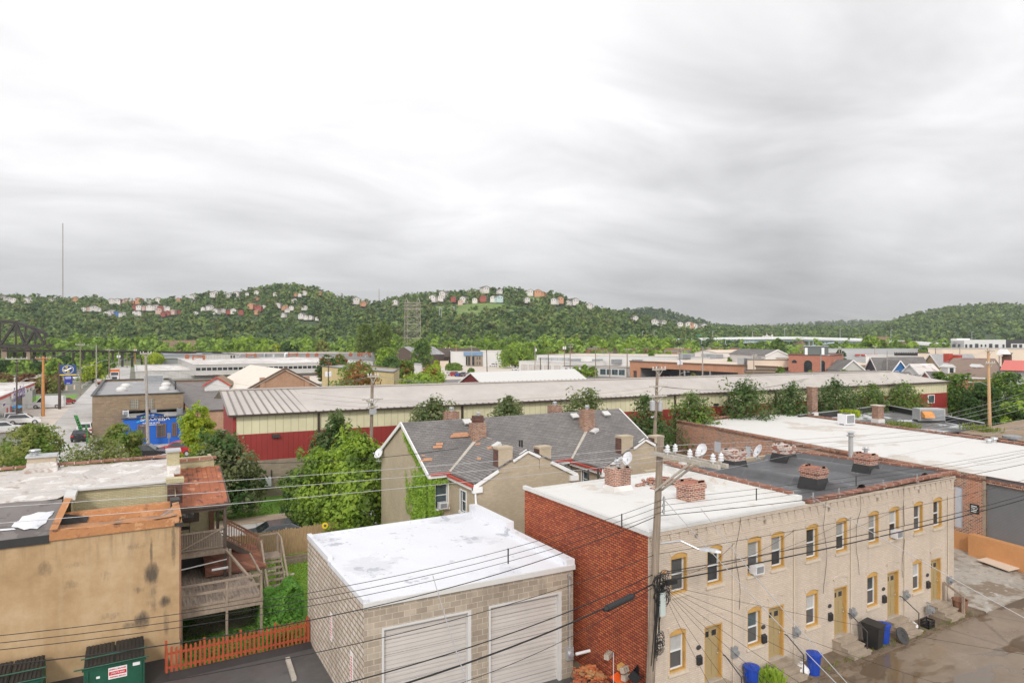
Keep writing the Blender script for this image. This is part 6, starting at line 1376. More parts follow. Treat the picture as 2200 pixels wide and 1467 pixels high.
FS = Matrix.Translation((0, sy, 0))
wins = [(aty(a, 920, sy).x, aty(b, 920, sy).x, 1.0, 2.55) for a, b in ((297, 311), (338, 355), (371, 378))]
panes(sb, 'window', FS, wins, M['screen'], fr=M['brown_wood'])
tx = aty(333, 903, sy).x
for s, px, py, sz in (('SALONIKA', 333, 898.5, .70), ('IMPORTS', 347, 902.3, .20), ('PURVEYOR OF FINE', 325, 908, .22), ('MEDITERRANEAN FOODS', 325, 911.8, .22), ('EST. 1987', 324, 890.8, .2)):
 p = aty(px, py, sy); text(s, Matrix.Translation((p.x, sy - .06, p.z)) @ FRONT, sz, M['white_ink'], sb, 'sign_lettering', bold=.006)
p = aty(303, 902, sy); m = MB(); e = [(p.x + .5 * a, p.z + .5 * c) for a, c in ((-1.1, -.45), (-.6, -.1), (.5, 0), (1.3, -.35), (.4, -.3), (-.3, -.35), (-.9, -.65))]
m.extr([(a, sy - .05, c) for a, c in e], (0, .03, 0)); m.build('wave_emblem', M['cyan'], sb, fix=True)
m = MB(); m.box(p.x + .1, sy - .05, p.z + .22, p.x + .25, sy - .02, p.z + .48); m.box(p.x + .32, sy - .05, p.z + .22, p.x + .46, sy - .02, p.z + .52); m.build('leaf_emblem', M['lime'], sb)
for px, lb in ((270, 'white vent hood standing on the left of the blue shop roof'), (330, 'dark condenser unit in the middle of the blue shop roof'), (386, 'dark condenser unit at the right end of the blue shop roof')):
 p = aty(px, 888, sy + 5); ac_box('shop_condenser', lb, (p.x, sy + 5, 3.12), .7, .6, .95, 'porcelain' if px < 300 else 'steel')
ax0, ax1 = 6.35, 16.5
flat_block('low_dark_building', 'low brick building with a dark roof between the tan block building and the shed', 'building', rectf(6.5, 16.5, 92, 165), 4.4, M['orange_brick'], M['dark_membrane'])
gable('roof_hut', 'small grey gabled hut with a brown roof on the dark flat roof', 'hut', frame(466, 122, R(-14)), 4.2, 7, 5.3, 6.7, M['white_metal'], M['brown_roof'], 4.1, .3, M['red_gutter'])
GD = 118.0; v = atd(612, 733, GD); GHm = Matrix.Translation((v.x, v.y, 0)) @ Matrix.Rotation(R(4), 4, 'Z')
gh = gable('gable_hall', 'old hall with an orange brick gable and a broad cream roof', 'hall', GHm, 15.0, 27, 4.2, 8.25, M['orange_brick'], membrane('cream_roof_sheet', (.72, .65, .56), [((.6, .55, .48), .2, .6)], var=.06), gab=M['orange_brick'])
m = MB(GHm)
for x in (-3.9, 3.9): m.box(x - .45, -.22, 0, x + .45, -.004, 6.9); m.cut()
for s in (-1, 1):
 m.beam((s * 7.6, -.12, 4.15), (0, -.12, 8.35), .3, .5)
m.build('pilaster', M['orange_brick'], gh); m = MB(GHm)
for s in (-1, 1): m.beam((s * 7.8, -.3, 4.3), (0, -.3, 8.48), .5, .1)
m.build('coping', M['dark_metal'], gh)
WX = -18.2; y0, y1 = 124.0, 172.0
ws = flat_block('white_shop', 'white metal shop with a red stripe under its roof at the left edge', 'shop', rectf(-42, WX, y0, y1), 4.55, M['white_metal'], M['far_white_roof'], par=.1, edge=M['white_metal'])
m = MB(); m.box(WX + .004, y0, 4.0, WX + .06, y1, 4.42); m.build('red_stripe', M['red'], ws)
SIDE = Matrix.Rotation(R(90), 4, 'Z') @ Matrix.Rotation(R(90), 4, 'X')     # text read from +x
pa = atx(22, 855, WX); pb = atx(53, 850, WX); yc = (pa.y + pb.y) / 2
m = MB(); m.box(WX + .07, pa.y, 3.35, WX + .25, pb.y, 4.3); o = m.build('sign', M['paper'], ws)
text('EuroPride', Matrix.Translation((WX + .27, yc, 3.82)) @ SIDE, (pb.y - pa.y) * .2, M['purple_ink'], o, 'sign_text', bold=.015)
m = MB(); da, db = atx(35, 870, WX).y, atx(46, 870, WX).y; m.box(WX + .004, da, 0, WX + .05, db, 3.3); m.build('bay_door', M['dark_metal'], ws); m = MB(); m.box(WX + .01, db, 0, WX + .10, db + .5, 3.3); m.build('door_jamb', M['pole_orange'], ws)
da, db = atx(70, 850, WX).y, atx(77, 850, WX).y; m = MB(); m.box(WX + .004, da, .6, WX + .05, db, 3.1); m.build('tall_window', M['glass'], ws)
for a, b in ((58, 60.5), (65, 67.5)): m = MB(); m.box(WX + .004, atx(a, 840, WX).y, 3.2, WX + .05, atx(b, 840, WX).y, 3.75); m.build('window', M['glass'], ws)
for a, c in ((14, 'red'), (22, 'red')): q = atx(a, 880, WX).y; m = MB(); m.box(WX + .004, q, .1, WX + .05, q + 1.2, 2.2); m.build('door', M[c], ws)
q = atx(8, 862, WX); m = MB(); m.box(WX + .004, q.y - 1.6, 2.6, WX + .06, q.y + 1.6, 3.4); o = m.build('wall_sign', M['paper'], ws); m = MB(); m.box(WX + .062, q.y - 1.1, 2.8, WX + .07, q.y + 1.1, 3.2); m.build('sign_mark', M['purple_ink'], o)
q = atx(30, 882, WX); m = MB(); m.extr([(WX + .05, q.y - 3, 1.95), (WX + 1.2, q.y - 3, 1.7), (WX + .05, q.y - 3, 1.7)], (0, 5, 0)); m.build('awning', M['cyan'], ws, fix=True)
f0 = atd(291, 733, 228); fy = f0.y
def fx(px, y): return aty(px, 733, y).x
fa = flat_block('front_factory', 'low grey front hall of the factory with a mottled white roof', 'factory', rectf(fx(291, fy), fx(418, fy), fy, fy + 70), 2.95, ribbed('factory_grey_siding', (.50, .485, .46), 1.1, line=.25, width=.07), M['far_white_roof'], edge=M['white_metal'])
fb = flat_block('factory_hall', 'long grey factory hall with a window band and a mottled white roof', 'factory', rectf(fx(418, fy), fx(800, fy), fy - .5, fy + 105), 4.9, plain('grey_factory_wall', (.44, .43, .405), .6, .12), M['far_white_roof'], edge=M['white_metal'])
FB = Matrix.Translation((0, fy - .5, 0)); xa, xb = fx(421, fy), fx(700, fy)
panes(fb, 'window_band', FB, [(xa + (xb - xa) * k / 26, xa + (xb - xa) * (k + .8) / 26, 2.75, 3.75) for k in range(26)], M['glass'])
m = MB(FB); m.box(xa - 2, -3, 1.2, xb, -.05, 1.35); m.build('lean_to_roof', M['far_white_roof'], fb)
fc = flat_block('tall_factory', 'tall rear bay of the factory with rusty ducts along its pale wall', 'factory', rectf(fx(500, 372), fx(840, 372), 372, 420), 6.7, M['grey_roof'], M['far_pink_roof'], edge=M['white_metal'])
fd = flat_block('factory_plant_room', 'grey ribbed plant room with two dark louvres on the factory roof', 'plant room', rectf(fx(445, 352), fx(508, 352), 352, 380), 6.9, ribbed('plant_room_siding', (.42, .41, .38), 1.3, line=.3), M['grey_roof'], z0=4.5)
panes(fd, 'louvre', Matrix.Translation((0, 352, 0)), [(fx(495, 352), fx(499, 352), 5.0, 6.4), (fx(501, 352), fx(505, 352), 5.0, 6.4)], M['dark_metal'])
fe_ = flat_block('steel_blue_building', 'pale blue and dark grey building behind the factory', 'building', rectf(fx(352, 392), fx(466, 392), 392, 430), 6.4, M['steel'], M['far_white_roof'], edge=plain('pale_blue_fascia', (.36, .46, .60), .6, .1))
m = MB(); m.box(fx(352, 391), 391.2, 4.3, fx(466, 391), 391.9, 4.8); m.build('canopy', M['galv'], fe_); panes(fe_, 'window', Matrix.Translation((0, 391.9, 0)), [(fx(389, 391), fx(396, 391), 1.8, 3.4), (fx(400, 391), fx(407, 391), 1.8, 3.4)], M['glass'])
def duct(px, y, z, k, label):
 p = aty(px, 733, y); t = thing('roof_duct', label, 'roof duct', (p.x, y, z)); m = MB()
 if k == 0: m.cyl((p.x, y, z), (p.x, y, z + 2.0), .55, .55, 12); mt = M['galv']
 elif k == 1: m.tube([(p.x, y, z), (p.x, y, z + 1.5), (p.x + .5, y, z + 2.1), (p.x + 1.6, y, z + 2.1)], .4, 8); mt = M['porcelain']
 elif k == 2: m.cyl((p.x, y - .5, z + 1.1), (p.x, y + .8, z + 1.1), 1.1, .9, 12); m.box(p.x - .8, y - .3, z, p.x + .8, y + .6, z + .5); mt = M['rust_roof']
 else:
  m.box(p.x - 2.6, y - .5, z, p.x - 2.1, y + .5, z + 2.2); m.box(p.x + 1.6, y - .5, z, p.x + 2.6, y + .5, z + 2.0); m.box(p.x - 2.1, y - .5, z + 1.2, p.x + 1.6, y + .5, z + 1.9); m.beam((p.x - 2.4, y - .6, z), (p.x + 2.2, y - .6, z + 2.2), .15); mt = M['rust_roof']
 m.build('duct', mt, t)
for (px, y, k, lb) in ((402, 350, 2, 'small red rusty vent on the factory roof left of the plant room'), (427, 330, 3, 'brown boxy vent at the left of the factory roof'), (540, 365, 3, 'rusty duct frame behind the tall factory wall left part'), (588, 345, 0, 'grey upright tank pipe on the factory roof above the gable hall'), (612, 365, 1, 'white hooked pipe on the factory roof ridge'), (630, 368, 3, 'rusty duct frame in the middle of the factory roof'),
                       (661, 360, 2, 'round rusty fan housing left of the two on the factory roof'), (680, 360, 2, 'round rusty fan housing right of the two on the factory roof'), (753, 364, 2, 'round rusty fan housing behind the orange flowering tree'), (771, 364, 2, 'round rusty fan housing furthest right on the factory roof'), (786, 366, 3, 'rusty duct frame at the right end of the factory'), (568, 371, 0, 'thin grey vent at the far edge of the factory roof')):
 duct(px, y, 4.9 if y < 372 else 6.6, k, lb)
flat_block('brick_river_building', 'low red brick building with a grey band among the riverside trees', 'building', [pd(331, 520), pd(421, 505), pd(425, 560), pd(331, 570)], 14.4, M['brown_roof'], M['grey_roof'])
yb = [pd(692, 172), pd(846, 138), pd(858, 160), pd(700, 200)]
ybt = flat_block('yellow_metal_building', 'mustard yellow metal building half hidden by trees', 'building', yb, 6.75, ribbed('mustard_siding', (.62, .49, .25), .8, line=.3, width=.08), M['grey_roof'])
v0, v1 = atd(1013, 733, 152), atd(1232, 733, 172); ang9 = math.atan2(v1.y - v0.y, v1.x - v0.x)
rg = gable('red_gable_building', 'dark red gabled building with a bright white metal roof', 'building', Matrix.Translation((v0.x, v0.y, 0)) @ Matrix.Rotation(ang9 - R(90), 4, 'Z'), 9.5, (v1 - v0).length, 3.7, 6.1, plain('dark_red_siding', (.17, .03, .035), .6, .12), M['white_metal'], trim=M['white_trim'])
wd = 352
w1 = flat_block('white_works', 'white works building with a blue band over its tan glazed entrance', 'building', [pd(968, wd), pd(1038, wd), pd(1075, wd), pd(1078, wd + 45), pd(968, wd + 45)], 7.9, M['white_metal'], M['far_pink_roof'], edge=M['white_metal'])
a, b = Vector((*pd(996, wd - .6), 0)), Vector((*pd(1037, wd - .6), 0)); m = MB(); m.beam(a + Vector((0, 0, 6.7)), b + Vector((0, 0, 6.7)), .8, 1.9); m.build('blue_band', plain('steel_blue_band', (.16, .27, .42), .5, .06), w1)
a, b = Vector((*pd(1003, wd - .3), 0)), Vector((*pd(1037, wd - .3), 0)); m = MB(); m.beam(a + Vector((0, 0, 2.9)), b + Vector((0, 0, 2.9)), .4, 5.7); m.build('tan_front', M['stone_block'], w1)
for (p, q, z0, z1) in ((1001, 1004, .6, 5.2), (1006, 1009.5, .6, 5.2), (1014, 1019, .6, 5.2), (1024.5, 1026, 3.6, 5), (1030, 1032, 3.6, 5), (1024.5, 1026, .8, 2.4), (1030, 1032, .8, 2.4)):
 a, b = Vector((*pd(p, wd - .6), (z0 + z1) / 2)), Vector((*pd(q, wd - .6), (z0 + z1) / 2)); m = MB(); m.beam(a, b, .3, z1 - z0); m.build('window', M['glass'], w1)
flat_block('white_annex', 'low pale annex left of the white works', 'building', [pd(940, 372), pd(968, 372), pd(968, 400), pd(940, 400)], 7.2, M['white_metal'], M['far_pink_roof'], edge=M['white_metal'])
gable('grey_barn', 'dark timber barn with a grey roof below the lattice tower', 'barn', frame(868, 335, R(-60)), 15, 24, 6.6, 10.6, M['dark_wood'], M['grey_roof'])
flat_block('buff_shed', 'small buff shed with a dark sloping roof beside the white works', 'shed', [pd(945, 345), pd(964, 345), pd(964, 360), pd(945, 360)], 3.2, M['far_pink_roof'], M['dark_wood'])
gable('dark_barn', 'dark wooden barn behind the big round tree', 'barn', frame(938, 362, R(-75)), 12, 30, 5, 9.5, M['dark_wood'], M['dark_wood'])
flat_block('white_cabin', 'small white cabin between the trees', 'cabin', [pd(884, 270), pd(905, 262), pd(907, 280), pd(886, 285)], 4.0, M['white_metal'], M['far_white_roof'])
def front(p0, p1):
 u = Vector((p1[0] - p0[0], p1[1] - p0[1])); return Matrix.Translation((*p0, 0)) @ Matrix.Rotation(math.atan2(u.y, u.x), 4, 'Z')
def along(M4, px):
 I_ = M4.inverted(); o = I_ @ Vector((0, 0, H)); d = I_.to_3x3() @ ray(px, 733); return (o - d * (o.y / d.y)).x
def depot(name, label, cat, a, b, back, z, roof, edge='white_metal'):
 p0, p1 = pd(*a), pd(*b); F4 = front(p0, p1); w = (Vector(p1) - Vector(p0)).length; q1, q0 = F4 @ Vector((w, back, 0)), F4 @ Vector((0, back, 0))
 return flat_block(name, label, cat, [p0, p1, q1.to_2d(), q0.to_2d()], z, M['white_metal'], M[roof], edge=M[edge]), F4
g1, lm = depot('white_depot', 'white depot with a row of overhead doors and a long upper hall', 'depot', (1115, 285), (1213, 266), 26, 4.8, 'far_white_roof')
panes(g1, 'overhead_door', lm, [(along(lm, a), along(lm, b), 0, 3.2) for a, b in ((1120.5, 1132.5), (1137, 1148), (1153, 1164), (1170, 1183), (1191.5, 1203))], M['garage_door'], fr=M['steel'])
g2, l2 = depot('depot_upper_hall', 'long white upper hall behind the depot doors', 'depot', (1153, 302), (1562, 262), 45, 7.0, 'far_pink_roof')
panes(g2, 'window_band', l2, [(along(l2, 1157), along(l2, 1226), 3.8, 5.9)], ribbed('ribbed_glazing', (.36, .37, .37), .9, line=.4), fr=M['galv'])
for k, px in enumerate((1240, 1287, 1328, 1372)):
 q = l2 @ Vector((along(l2, px), -2, 3.6)); ac_box('depot_condenser', ('first', 'second', 'third', 'fourth')[k] + ' grey condenser pair from the left along the white depot hall', q, 4.6, 1.5, 2.0, 'steel', fan=False)
g3, l3 = depot('depot_office', 'white office wing with a dark roof edge and a window row', 'office', (1209, 262), (1345, 244), 12, 3.4, 'far_pink_roof', 'dark_metal')
panes(g3, 'window', l3, [(along(l3, a), along(l3, b), .8, 2.7) for a, b in ((1214, 1219), (1290, 1301), (1304, 1312), (1315, 1327), (1330, 1342))], M['glass_blue'], fr=M['steel'])
ox = 154.7
oh = thing('orange_hall', 'orange brown metal hall with a long open loading bay and a buff roof', 'hall', (ox, 160, 0)); oy0, oy1 = 122.0, 185.0
m = MB(); wall_x(m, 133.5, oy1, -.1, 6.1, ox, [(136, 179.5, 0, 4.0), (181.2, 183.2, 0, 2.8)], .5); m.build('front_wall', ribbed('orange_metal_siding', (.52, .255, .15), .9, line=.2), oh)
m = MB(); wall_x(m, oy0, 133.5, -.1, 6.0, ox - .1, []); m.face([(ox, oy0, 0), (ox + 60, oy0, 0), (ox + 60, oy0, 6), (ox, oy0, 6)]); m.build('tan_wall', M['stone_block'], oh)
for a in (125, 130): m = MB(); m.box(ox - .16, a, 2.0, ox - .105, a + 2.2, 4.3); m.build('window', M['glass'], oh)
m = MB(); m.face([(ox, oy0, 6.05), (ox + 60, oy0, 6.05), (ox + 60, oy1, 6.5), (ox, oy1, 6.1)]); m.build('roof', M['far_pink_roof'], oh); m = MB(); m.beam((ox - .1, oy0, 6.2), (ox - .1, oy1, 6.2), .4, .35); m.build('roof_edge', plain('brown_fascia', (.20, .12, .08), .6, .1), oh)
m = MB(); m.face([(ox + 14, 134, 0), (ox + 14, 181, 0), (ox + 14, 181, 4.2), (ox + 14, 134, 4.2)][::-1]); m.face([(ox, 180, 0), (ox + 14, 180, 0), (ox + 14, 180, 4.2), (ox, 180, 4.2)]); m.face([(ox, 134, 4.1), (ox + 14, 134, 4.1), (ox + 14, 181, 4.1), (ox, 181, 4.1)]); m.build('bay_lining', M['steel'], oh)
m = MB()
for y in (147, 158, 170): m.box(ox + .05, y - .2, 0, ox + .4, y + .2, 4.05).cut()
m.build('bay_post', M['galv'], oh); m = MB(); m.box(ox + .3, 181.2, 0, ox + .45, 183.2, 2.8); m.build('door', M['dark_wood'], oh)
for k, (px, py) in enumerate(((1471, 770), (1480, 769), (1520, 770), (1540, 771), (1602, 782), (1623, 784))):
 ac_box('roof_unit', ('grey roof unit at the far left of the buff roof', 'grey roof unit beside the leftmost one on the buff roof', 'low grey roof unit in the middle of the buff roof', 'flat pale roof unit in the middle of the buff roof', 'louvred roof unit at the near right of the buff roof', 'louvred roof unit at the nearest corner of the buff roof')[k], atz(px, py, 6.2), 4.5, 2.5, 2.0, 'galv', fan=False)
t = thing('yellow_bollards', 'yellow bollard at the corner of the orange hall', 'bollard', (ox - 2, 184, 0)); m = MB(); m.cyl((ox - 2, 184, 0), (ox - 2, 184, 1.1), .2); m.build('post', M['yellow_ink'], t)
bh = flat_block('brown_hall', 'long brown hall with grey panels behind the white depot', 'hall', rectf(fx(1265, 345), fx(1640, 345), 345, 400), 8.4, plain('brown_wall', (.36, .20, .115), .8, .12, .2), M['grey_roof'], edge=M['galv'])
xs0, xs1 = fx(1268, 345), fx(1495, 345); panes(bh, 'grey_panel', Matrix.Translation((0, 345, 0)), [(xs0 + (xs1 - xs0) * (k + .06) / 6, xs0 + (xs1 - xs0) * (k + .94) / 6, 5.6, 6.9) for k in range(6)], M['steel'])
m = MB()
for k in range(7): x = xs0 + (xs1 - xs0) * k / 6; m.box(x - .5, 344.5, 0, x + .5, 344.98, 8.2)
m.build('pilaster', plain('dark_brown_pier', (.22, .115, .07), .8, .12), bh)
c0 = atd(1541, 733, 300); wh = thing('white_hall', 'white gabled hall with a long pale side wall', 'hall', (c0.x, c0.y, 0)); m = MB(); x1_ = fx(1640, c0.y); yb2 = atx(1492, 733, c0.x).y
m.face([(c0.x, yb2, 0), (c0.x, c0.y, 0), (c0.x, c0.y, 8.1), (c0.x, (yb2 + c0.y) / 2, 9.2), (c0.x, yb2, 8.1)]); m.face([(c0.x, c0.y, 0), (x1_, c0.y, 0), (x1_, c0.y, 8.1), (c0.x, c0.y, 8.1)]); m.face([(x1_, c0.y, 0), (x1_, yb2, 0), (x1_, yb2, 8.1), (x1_, c0.y, 8.1)]); m.build('walls', M['white_metal'], wh)
m = MB(); m.face([(c0.x - .5, c0.y - .5, 8.1), (x1_, c0.y - .5, 8.1), (x1_, (yb2 + c0.y) / 2, 9.3), (c0.x - .5, (yb2 + c0.y) / 2, 9.3)]); m.face([(c0.x - .5, (yb2 + c0.y) / 2, 9.3), (x1_, (yb2 + c0.y) / 2, 9.3), (x1_, yb2, 8.1), (c0.x - .5, yb2, 8.1)]); m.build('roof', M['far_pink_roof'], wh)
d0, d1, d2 = 178, 172, 180
ba, bb2, bc = pd(1694, d0), pd(1784, d1), pd(1808, d2); bk1, bk0 = pd(1812, d2 + 22), pd(1696, d0 + 22)
ab = flat_block('arched_brick_building', 'square flaking red brick building with arched windows', 'building', [ba, bb2, bc, bk1, bk0], 9.6, M['flaked_brick'], M['grey_roof'])
def arch_on(t, a, b, s0, s1, z0, z1, half=True):
 """arched opening on the wall from a to b at metres s0..s1"""
 A3, B3 = Vector((*a, 0)), Vector((*b, 0)); u = (B3 - A3).normalized(); n = Vector((u.y, -u.x, 0)); r_ = (s1 - s0) / 2; sc = (s0 + s1) / 2
 arc = [(sc + r_ * math.cos(th), z1 - r_ + r_ * math.sin(th)) for th in [math.pi * k / 12 for k in range(13)]]
 pts = [A3 + u * s + Vector((0, 0, z)) for s, z in [(s0, z0), (s1, z0)] + arc]
 m = MB(); m.extr([p + n * .02 for p in pts], n * .03); o = m.build('arched_window', M['glass'], t, fix=True)
 m = MB()
 for k in range(12):
  p0, p1 = [(sc + (r_ + .18) * math.cos(math.pi * q / 12), z1 - r_ + (r_ + .18) * math.sin(math.pi * q / 12)) for q in (k, k + 1)]
  m.beam(A3 + u * p0[0] + Vector((0, 0, p0[1])) + n * .05, A3 + u * p1[0] + Vector((0, 0, p1[1])) + n * .05, .12, .32, n)
 m.build('arch_ring', M['orange_brick'], o)
 m = MB(); m.beam(A3 + u * sc + Vector((0, 0, z0)) + n * .06, A3 + u * sc + Vector((0, 0, z1)) + n * .06, .06, .1); m.beam(A3 + u * s0 + Vector((0, 0, z1 - r_)) + n * .06, A3 + u * s1 + Vector((0, 0, z1 - r_)) + n * .06, .06, .1); m.build('glazing_bar', M['dark_metal'], o)
lf = (Vector(bb2) - Vector(ba)).length
for (q0, q1, z0, z1) in ((.085, .205, 7.45, 8.2), (.38, .57, 5.0, 8.15), (.77, .875, 4.9, 8.1)): arch_on(ab, ba, bb2, lf * q0, lf * q1, z0, z1)
lf2 = (Vector(bc) - Vector(bb2)).length; arch_on(ab, bb2, bc, lf2 * .27, lf2 * .6, 4.9, 8.1)
tp = flat_block('roof_cabin', 'dark grey rooftop cabin with two white doors on the arched brick building', 'cabin', [pd(1727, d1 + 6), pd(1779, d1 + 6), pd(1780, d1 + 14), pd(1728, d1 + 14)], 11.9, plain('dark_green_grey', (.13, .145, .135), .7, .1), M['grey_roof'], z0=9.2, edge=M['galv'])
for (p, q) in ((1729, 1735), (1765, 1771)): a, b = Vector((*pd(p, d1 + 5.8), 10.4)), Vector((*pd(q, d1 + 5.8), 10.4)); m = MB(); m.beam(a, b, .1, 2.2); m.build('door', M['white_trim'], tp)
wg = gable('white_gable_building', 'white gabled building left of the arched brick building', 'building', frame(1670, 205, R(-24)), 7.6, 26, 9.0, 10.7, M['white_metal'], M['shingle'], trim=M['white_trim'])
flat_block('buff_wall_building', 'plain buff walled building left of the arched brick building', 'building', [pd(1606, 190), pd(1694, 186), pd(1694, 203), pd(1606, 210)], 8.0, M['far_pink_roof'], M['far_pink_roof'])
flat_block('brown_low_building', 'low brown brick building behind the shed roof', 'building', [pd(1600, 170), pd(1694, 166), pd(1694, 180), pd(1600, 185)], 5.3, M['brown_roof'], M['brown_roof'])
def house(px, d, w, l, ze, zr, rz, wall, roof, label, win=2, trim='white_trim', dormer=False):
 w *= .72; l *= .8; F4 = frame(px, d, rz); t = gable('house', label, 'house', F4, w, l, ze, zr, wall, roof, trim=M[trim] if trim else None)
 if win: panes(t, 'window', F4, [(-w/2 + w * (k + .35) / win, -w/2 + w * (k + .35) / win + .8, ze - 1.7, ze - .4) for k in range(win)], M['glass_blue'], fr=M['white_trim'])
 return t
C_ = lambda n, c: plain(n, c, .8, .08)
house(1832, 165, 8.0, 9, 6.2, 8.6, R(-30), C_('pale_grey_clapboard', (.50, .49, .45)), M['shingle'], 'pale grey house with white trim nearest the arched brick building', 2)
house(1872, 175, 7.0, 12, 6.0, 9.0, R(-118), C_('slate_clapboard', (.10, .10, .115)), M['shingle'], 'dark slate house with a steep dark roof and white edges', 2)
house(1908, 180, 6.5, 12, 6.2, 9.0, R(-118), C_('charcoal_clapboard', (.12, .12, .13)), M['shingle'], 'charcoal house with small white framed windows in the roof row', 2)
house(1933, 168, 5.2, 9, 6.0, 8.4, R(-26), C_('royal_blue_clapboard', (.03, .13, .33)), M['shingle'], 'small bright blue gabled house front among dark roofs', 2)
house(1900, 152, 7, 8, 4.3, 6.2, R(-108), C_('dark_wall', (.09, .09, .10)), M['shingle'], 'low dark roofed house just behind the shed ridge')
house(1956, 160, 6.5, 9, 5.6, 7.8, R(-100), M['white_metal'], M['far_white_roof'], 'white house with a pale roof beside the blue gable', 2)
house(1948, 140, 5.0, 9, 4.2, 6.4, R(-30), plain('maroon_clapboard', (.22, .04, .035), .8, .1), M['shingle'], 'small dark red gabled house behind the end of the shed', 1)
house(1990, 142, 6.5, 9, 4.6, 6.8, R(-110), M['flaked_brick'], M['shingle'], 'brick house with a dark roof beside the small dark red gable', 1)
house(2000, 180, 10, 14, 6.6, 9.8, R(-118), C_('buff_clapboard', (.55, .40, .24)), M['grey_roof'], 'buff house with a broad grey roof and white gutter', 2)
mr = thing('mansard_building', 'large brown roofed building with dormer windows on the right', 'building', (*pd(2085, 140), 0))
a0, a1, a2, a3 = pd(2012, 136), pd(2152, 128), pd(2160, 150), pd(2022, 158)
b0_, b1_ = pd(2048, 146), pd(2138, 140)
m = MB()
for p, q in ((a0, a1), (a1, a2), (a2, a3), (a3, a0)): m.face([(*p, 0), (*q, 0), (*q, 6.0), (*p, 6.0)])
m.build('walls', M['flaked_brick'], mr); m = MB(); m.face([(*a0, 5.95), (*a1, 5.95), (*b1_, 9.6), (*b0_, 9.6)]); m.face([(*a1, 5.95), (*a2, 5.95), (*b1_, 9.6)]); m.face([(*a2, 5.95), (*a3, 5.95), (*b0_, 9.6), (*b1_, 9.6)]); m.face([(*a3, 5.95), (*a0, 5.95), (*b0_, 9.6)]); m.build('roof', membrane('brown_shingle_roof', (.235, .165, .125), [((.2, .10, .105), .08, .52)], var=.15), mr)
m = MB(); m.beam((*a0, 5.95), (*a1, 5.95), .5, .25); m.build('eaves', M['white_trim'], mr)
for px in (2052, 2114):
 d_ = 136; F4 = frame(px, d_ - .5, R(-27)); m = MB(F4); m.box(-.8, 1.0, 6.6, .8, 3, 7.9); m.extr([(-.95, .8, 7.9), (.95, .8, 7.9), (0, .8, 8.5)], (0, 2.6, 0)); o = m.build('dormer', M['white_metal'], mr); m = MB(F4); m.box(-.4, .96, 6.75, .4, 1.02, 7.75); m.build('pane', M['glass'], o)
for px, py in ((2037, 768), (2057, 769)): p = pd(px, 147); m = MB(); m.box(p[0] - .8, p[1] - .6, 8.5, p[0] + .8, p[1] + .6, 10.5 if px < 2050 else 10.2); m.build('chimney', M['red_gutter'], mr)
rr0 = flat_block('red_roof_house', 'house with a bright coral red roof and long windows at the right edge', 'house', [pd(2150, 118), pd(2230, 113), pd(2235, 122), pd(2152, 127)], 8.0, M['white_metal'], M['red'], par=.0)
m = MB(); a, b, c, d = pd(2148, 117.5), pd(2236, 112), pd(2240, 122), pd(2158, 128); m.face([(*a, 8.1), (*b, 8.1), (*c, 9.6), (*d, 9.6)]); m.build('red_roof', plain('coral_roof', (.62, .14, .11), .6, .08), rr0)
for (p, q) in ((2153, 2162), (2165, 2182), (2184, 2193)): a, b = Vector((*pd(p, 117.2 - (p - 2150) * .06), 7.1)), Vector((*pd(q, 117.2 - (q - 2150) * .06), 7.1)); m = MB(); m.beam(a, b, .1, 1.0); m.build('window', M['glass'], rr0)
tr_ = flat_block('turret_house', 'brick turret with a white gabled dormer above the coral roof', 'house', [pd(2152, 140), pd(2172, 139), pd(2174, 146), pd(2154, 147)], 10.6, M['dark_brick'], M['brown_roof']); m = MB(frame(2164, 138.6, R(-27))); m.extr([(-.9, 0, 10.5), (.9, 0, 10.5), (0, 0, 11.6)], (0, 2, 0)); m.build('dormer_gable', M['white_trim'], tr_)
flat_block('buff_long_hall', 'long plain buff hall below the white apartment block', 'hall', [pd(1994, 300), pd(2290, 290), pd(2290, 330), pd(1994, 340)], 9.9, M['far_pink_roof'], M['grey_roof'], edge=M['galv'])
flat_block('buff_low_hall', 'lower buff wing at the left of the long buff hall', 'hall', [pd(1970, 285), pd(1996, 284), pd(1996, 300), pd(1970, 301)], 8.2, M['far_pink_roof'], M['far_pink_roof'])
sv_ = flat_block('silver_long_building', 'long silver building with a red stripe beyond the houses', 'building', [pd(1776, 340), pd(1972, 335), pd(1972, 370), pd(1776, 375)], 9.2, M['galv'], M['grey_roof'], edge=M['galv'])
for k in range(5): a, b = Vector((*pd(1838 + k * 13, 337.5), 6.3)), Vector((*pd(1848 + k * 13, 337.3), 6.3)); m = MB(); m.beam(a, b, .3, .9); m.build('red_panel', M['red_gutter'], sv_)
dk_ = flat_block('roof_deck_building', 'white roofed building with a dark railing round its roof deck', 'building', [pd(1860, 215), pd(1972, 210), pd(1972, 225), pd(1860, 230)], 8.6, M['white_metal'], M['far_white_roof'], edge=M['white_metal'])
m = MB(); a, b = Vector((*pd(1922, 212.5), 9.4)), Vector((*pd(1971, 210.5), 9.4))
for k in range(40): p = a.lerp(b, k / 39); m.box(p.x - .08, p.y - .08, 8.6, p.x + .08, p.y + .08, 9.5 + .3 * (k % 3 == 0))
m.beam(a, b, .1, .12); m.build('railing', M['dark_metal'], dk_)
ap = thing('apartment_block', 'white three storey apartment block with dark windows on the right skyline', 'building', (*pd(2120, 420), 0)); A0, A1, A2, A3 = pd(2043, 420), pd(2290, 405), pd(2290, 440), pd(2043, 455)
m = MB()
for p, q in ((A0, A1), (A1, A2), (A2, A3), (A3, A0)): m.face([(*p, 0), (*q, 0), (*q, 14.3), (*p, 14.3)])
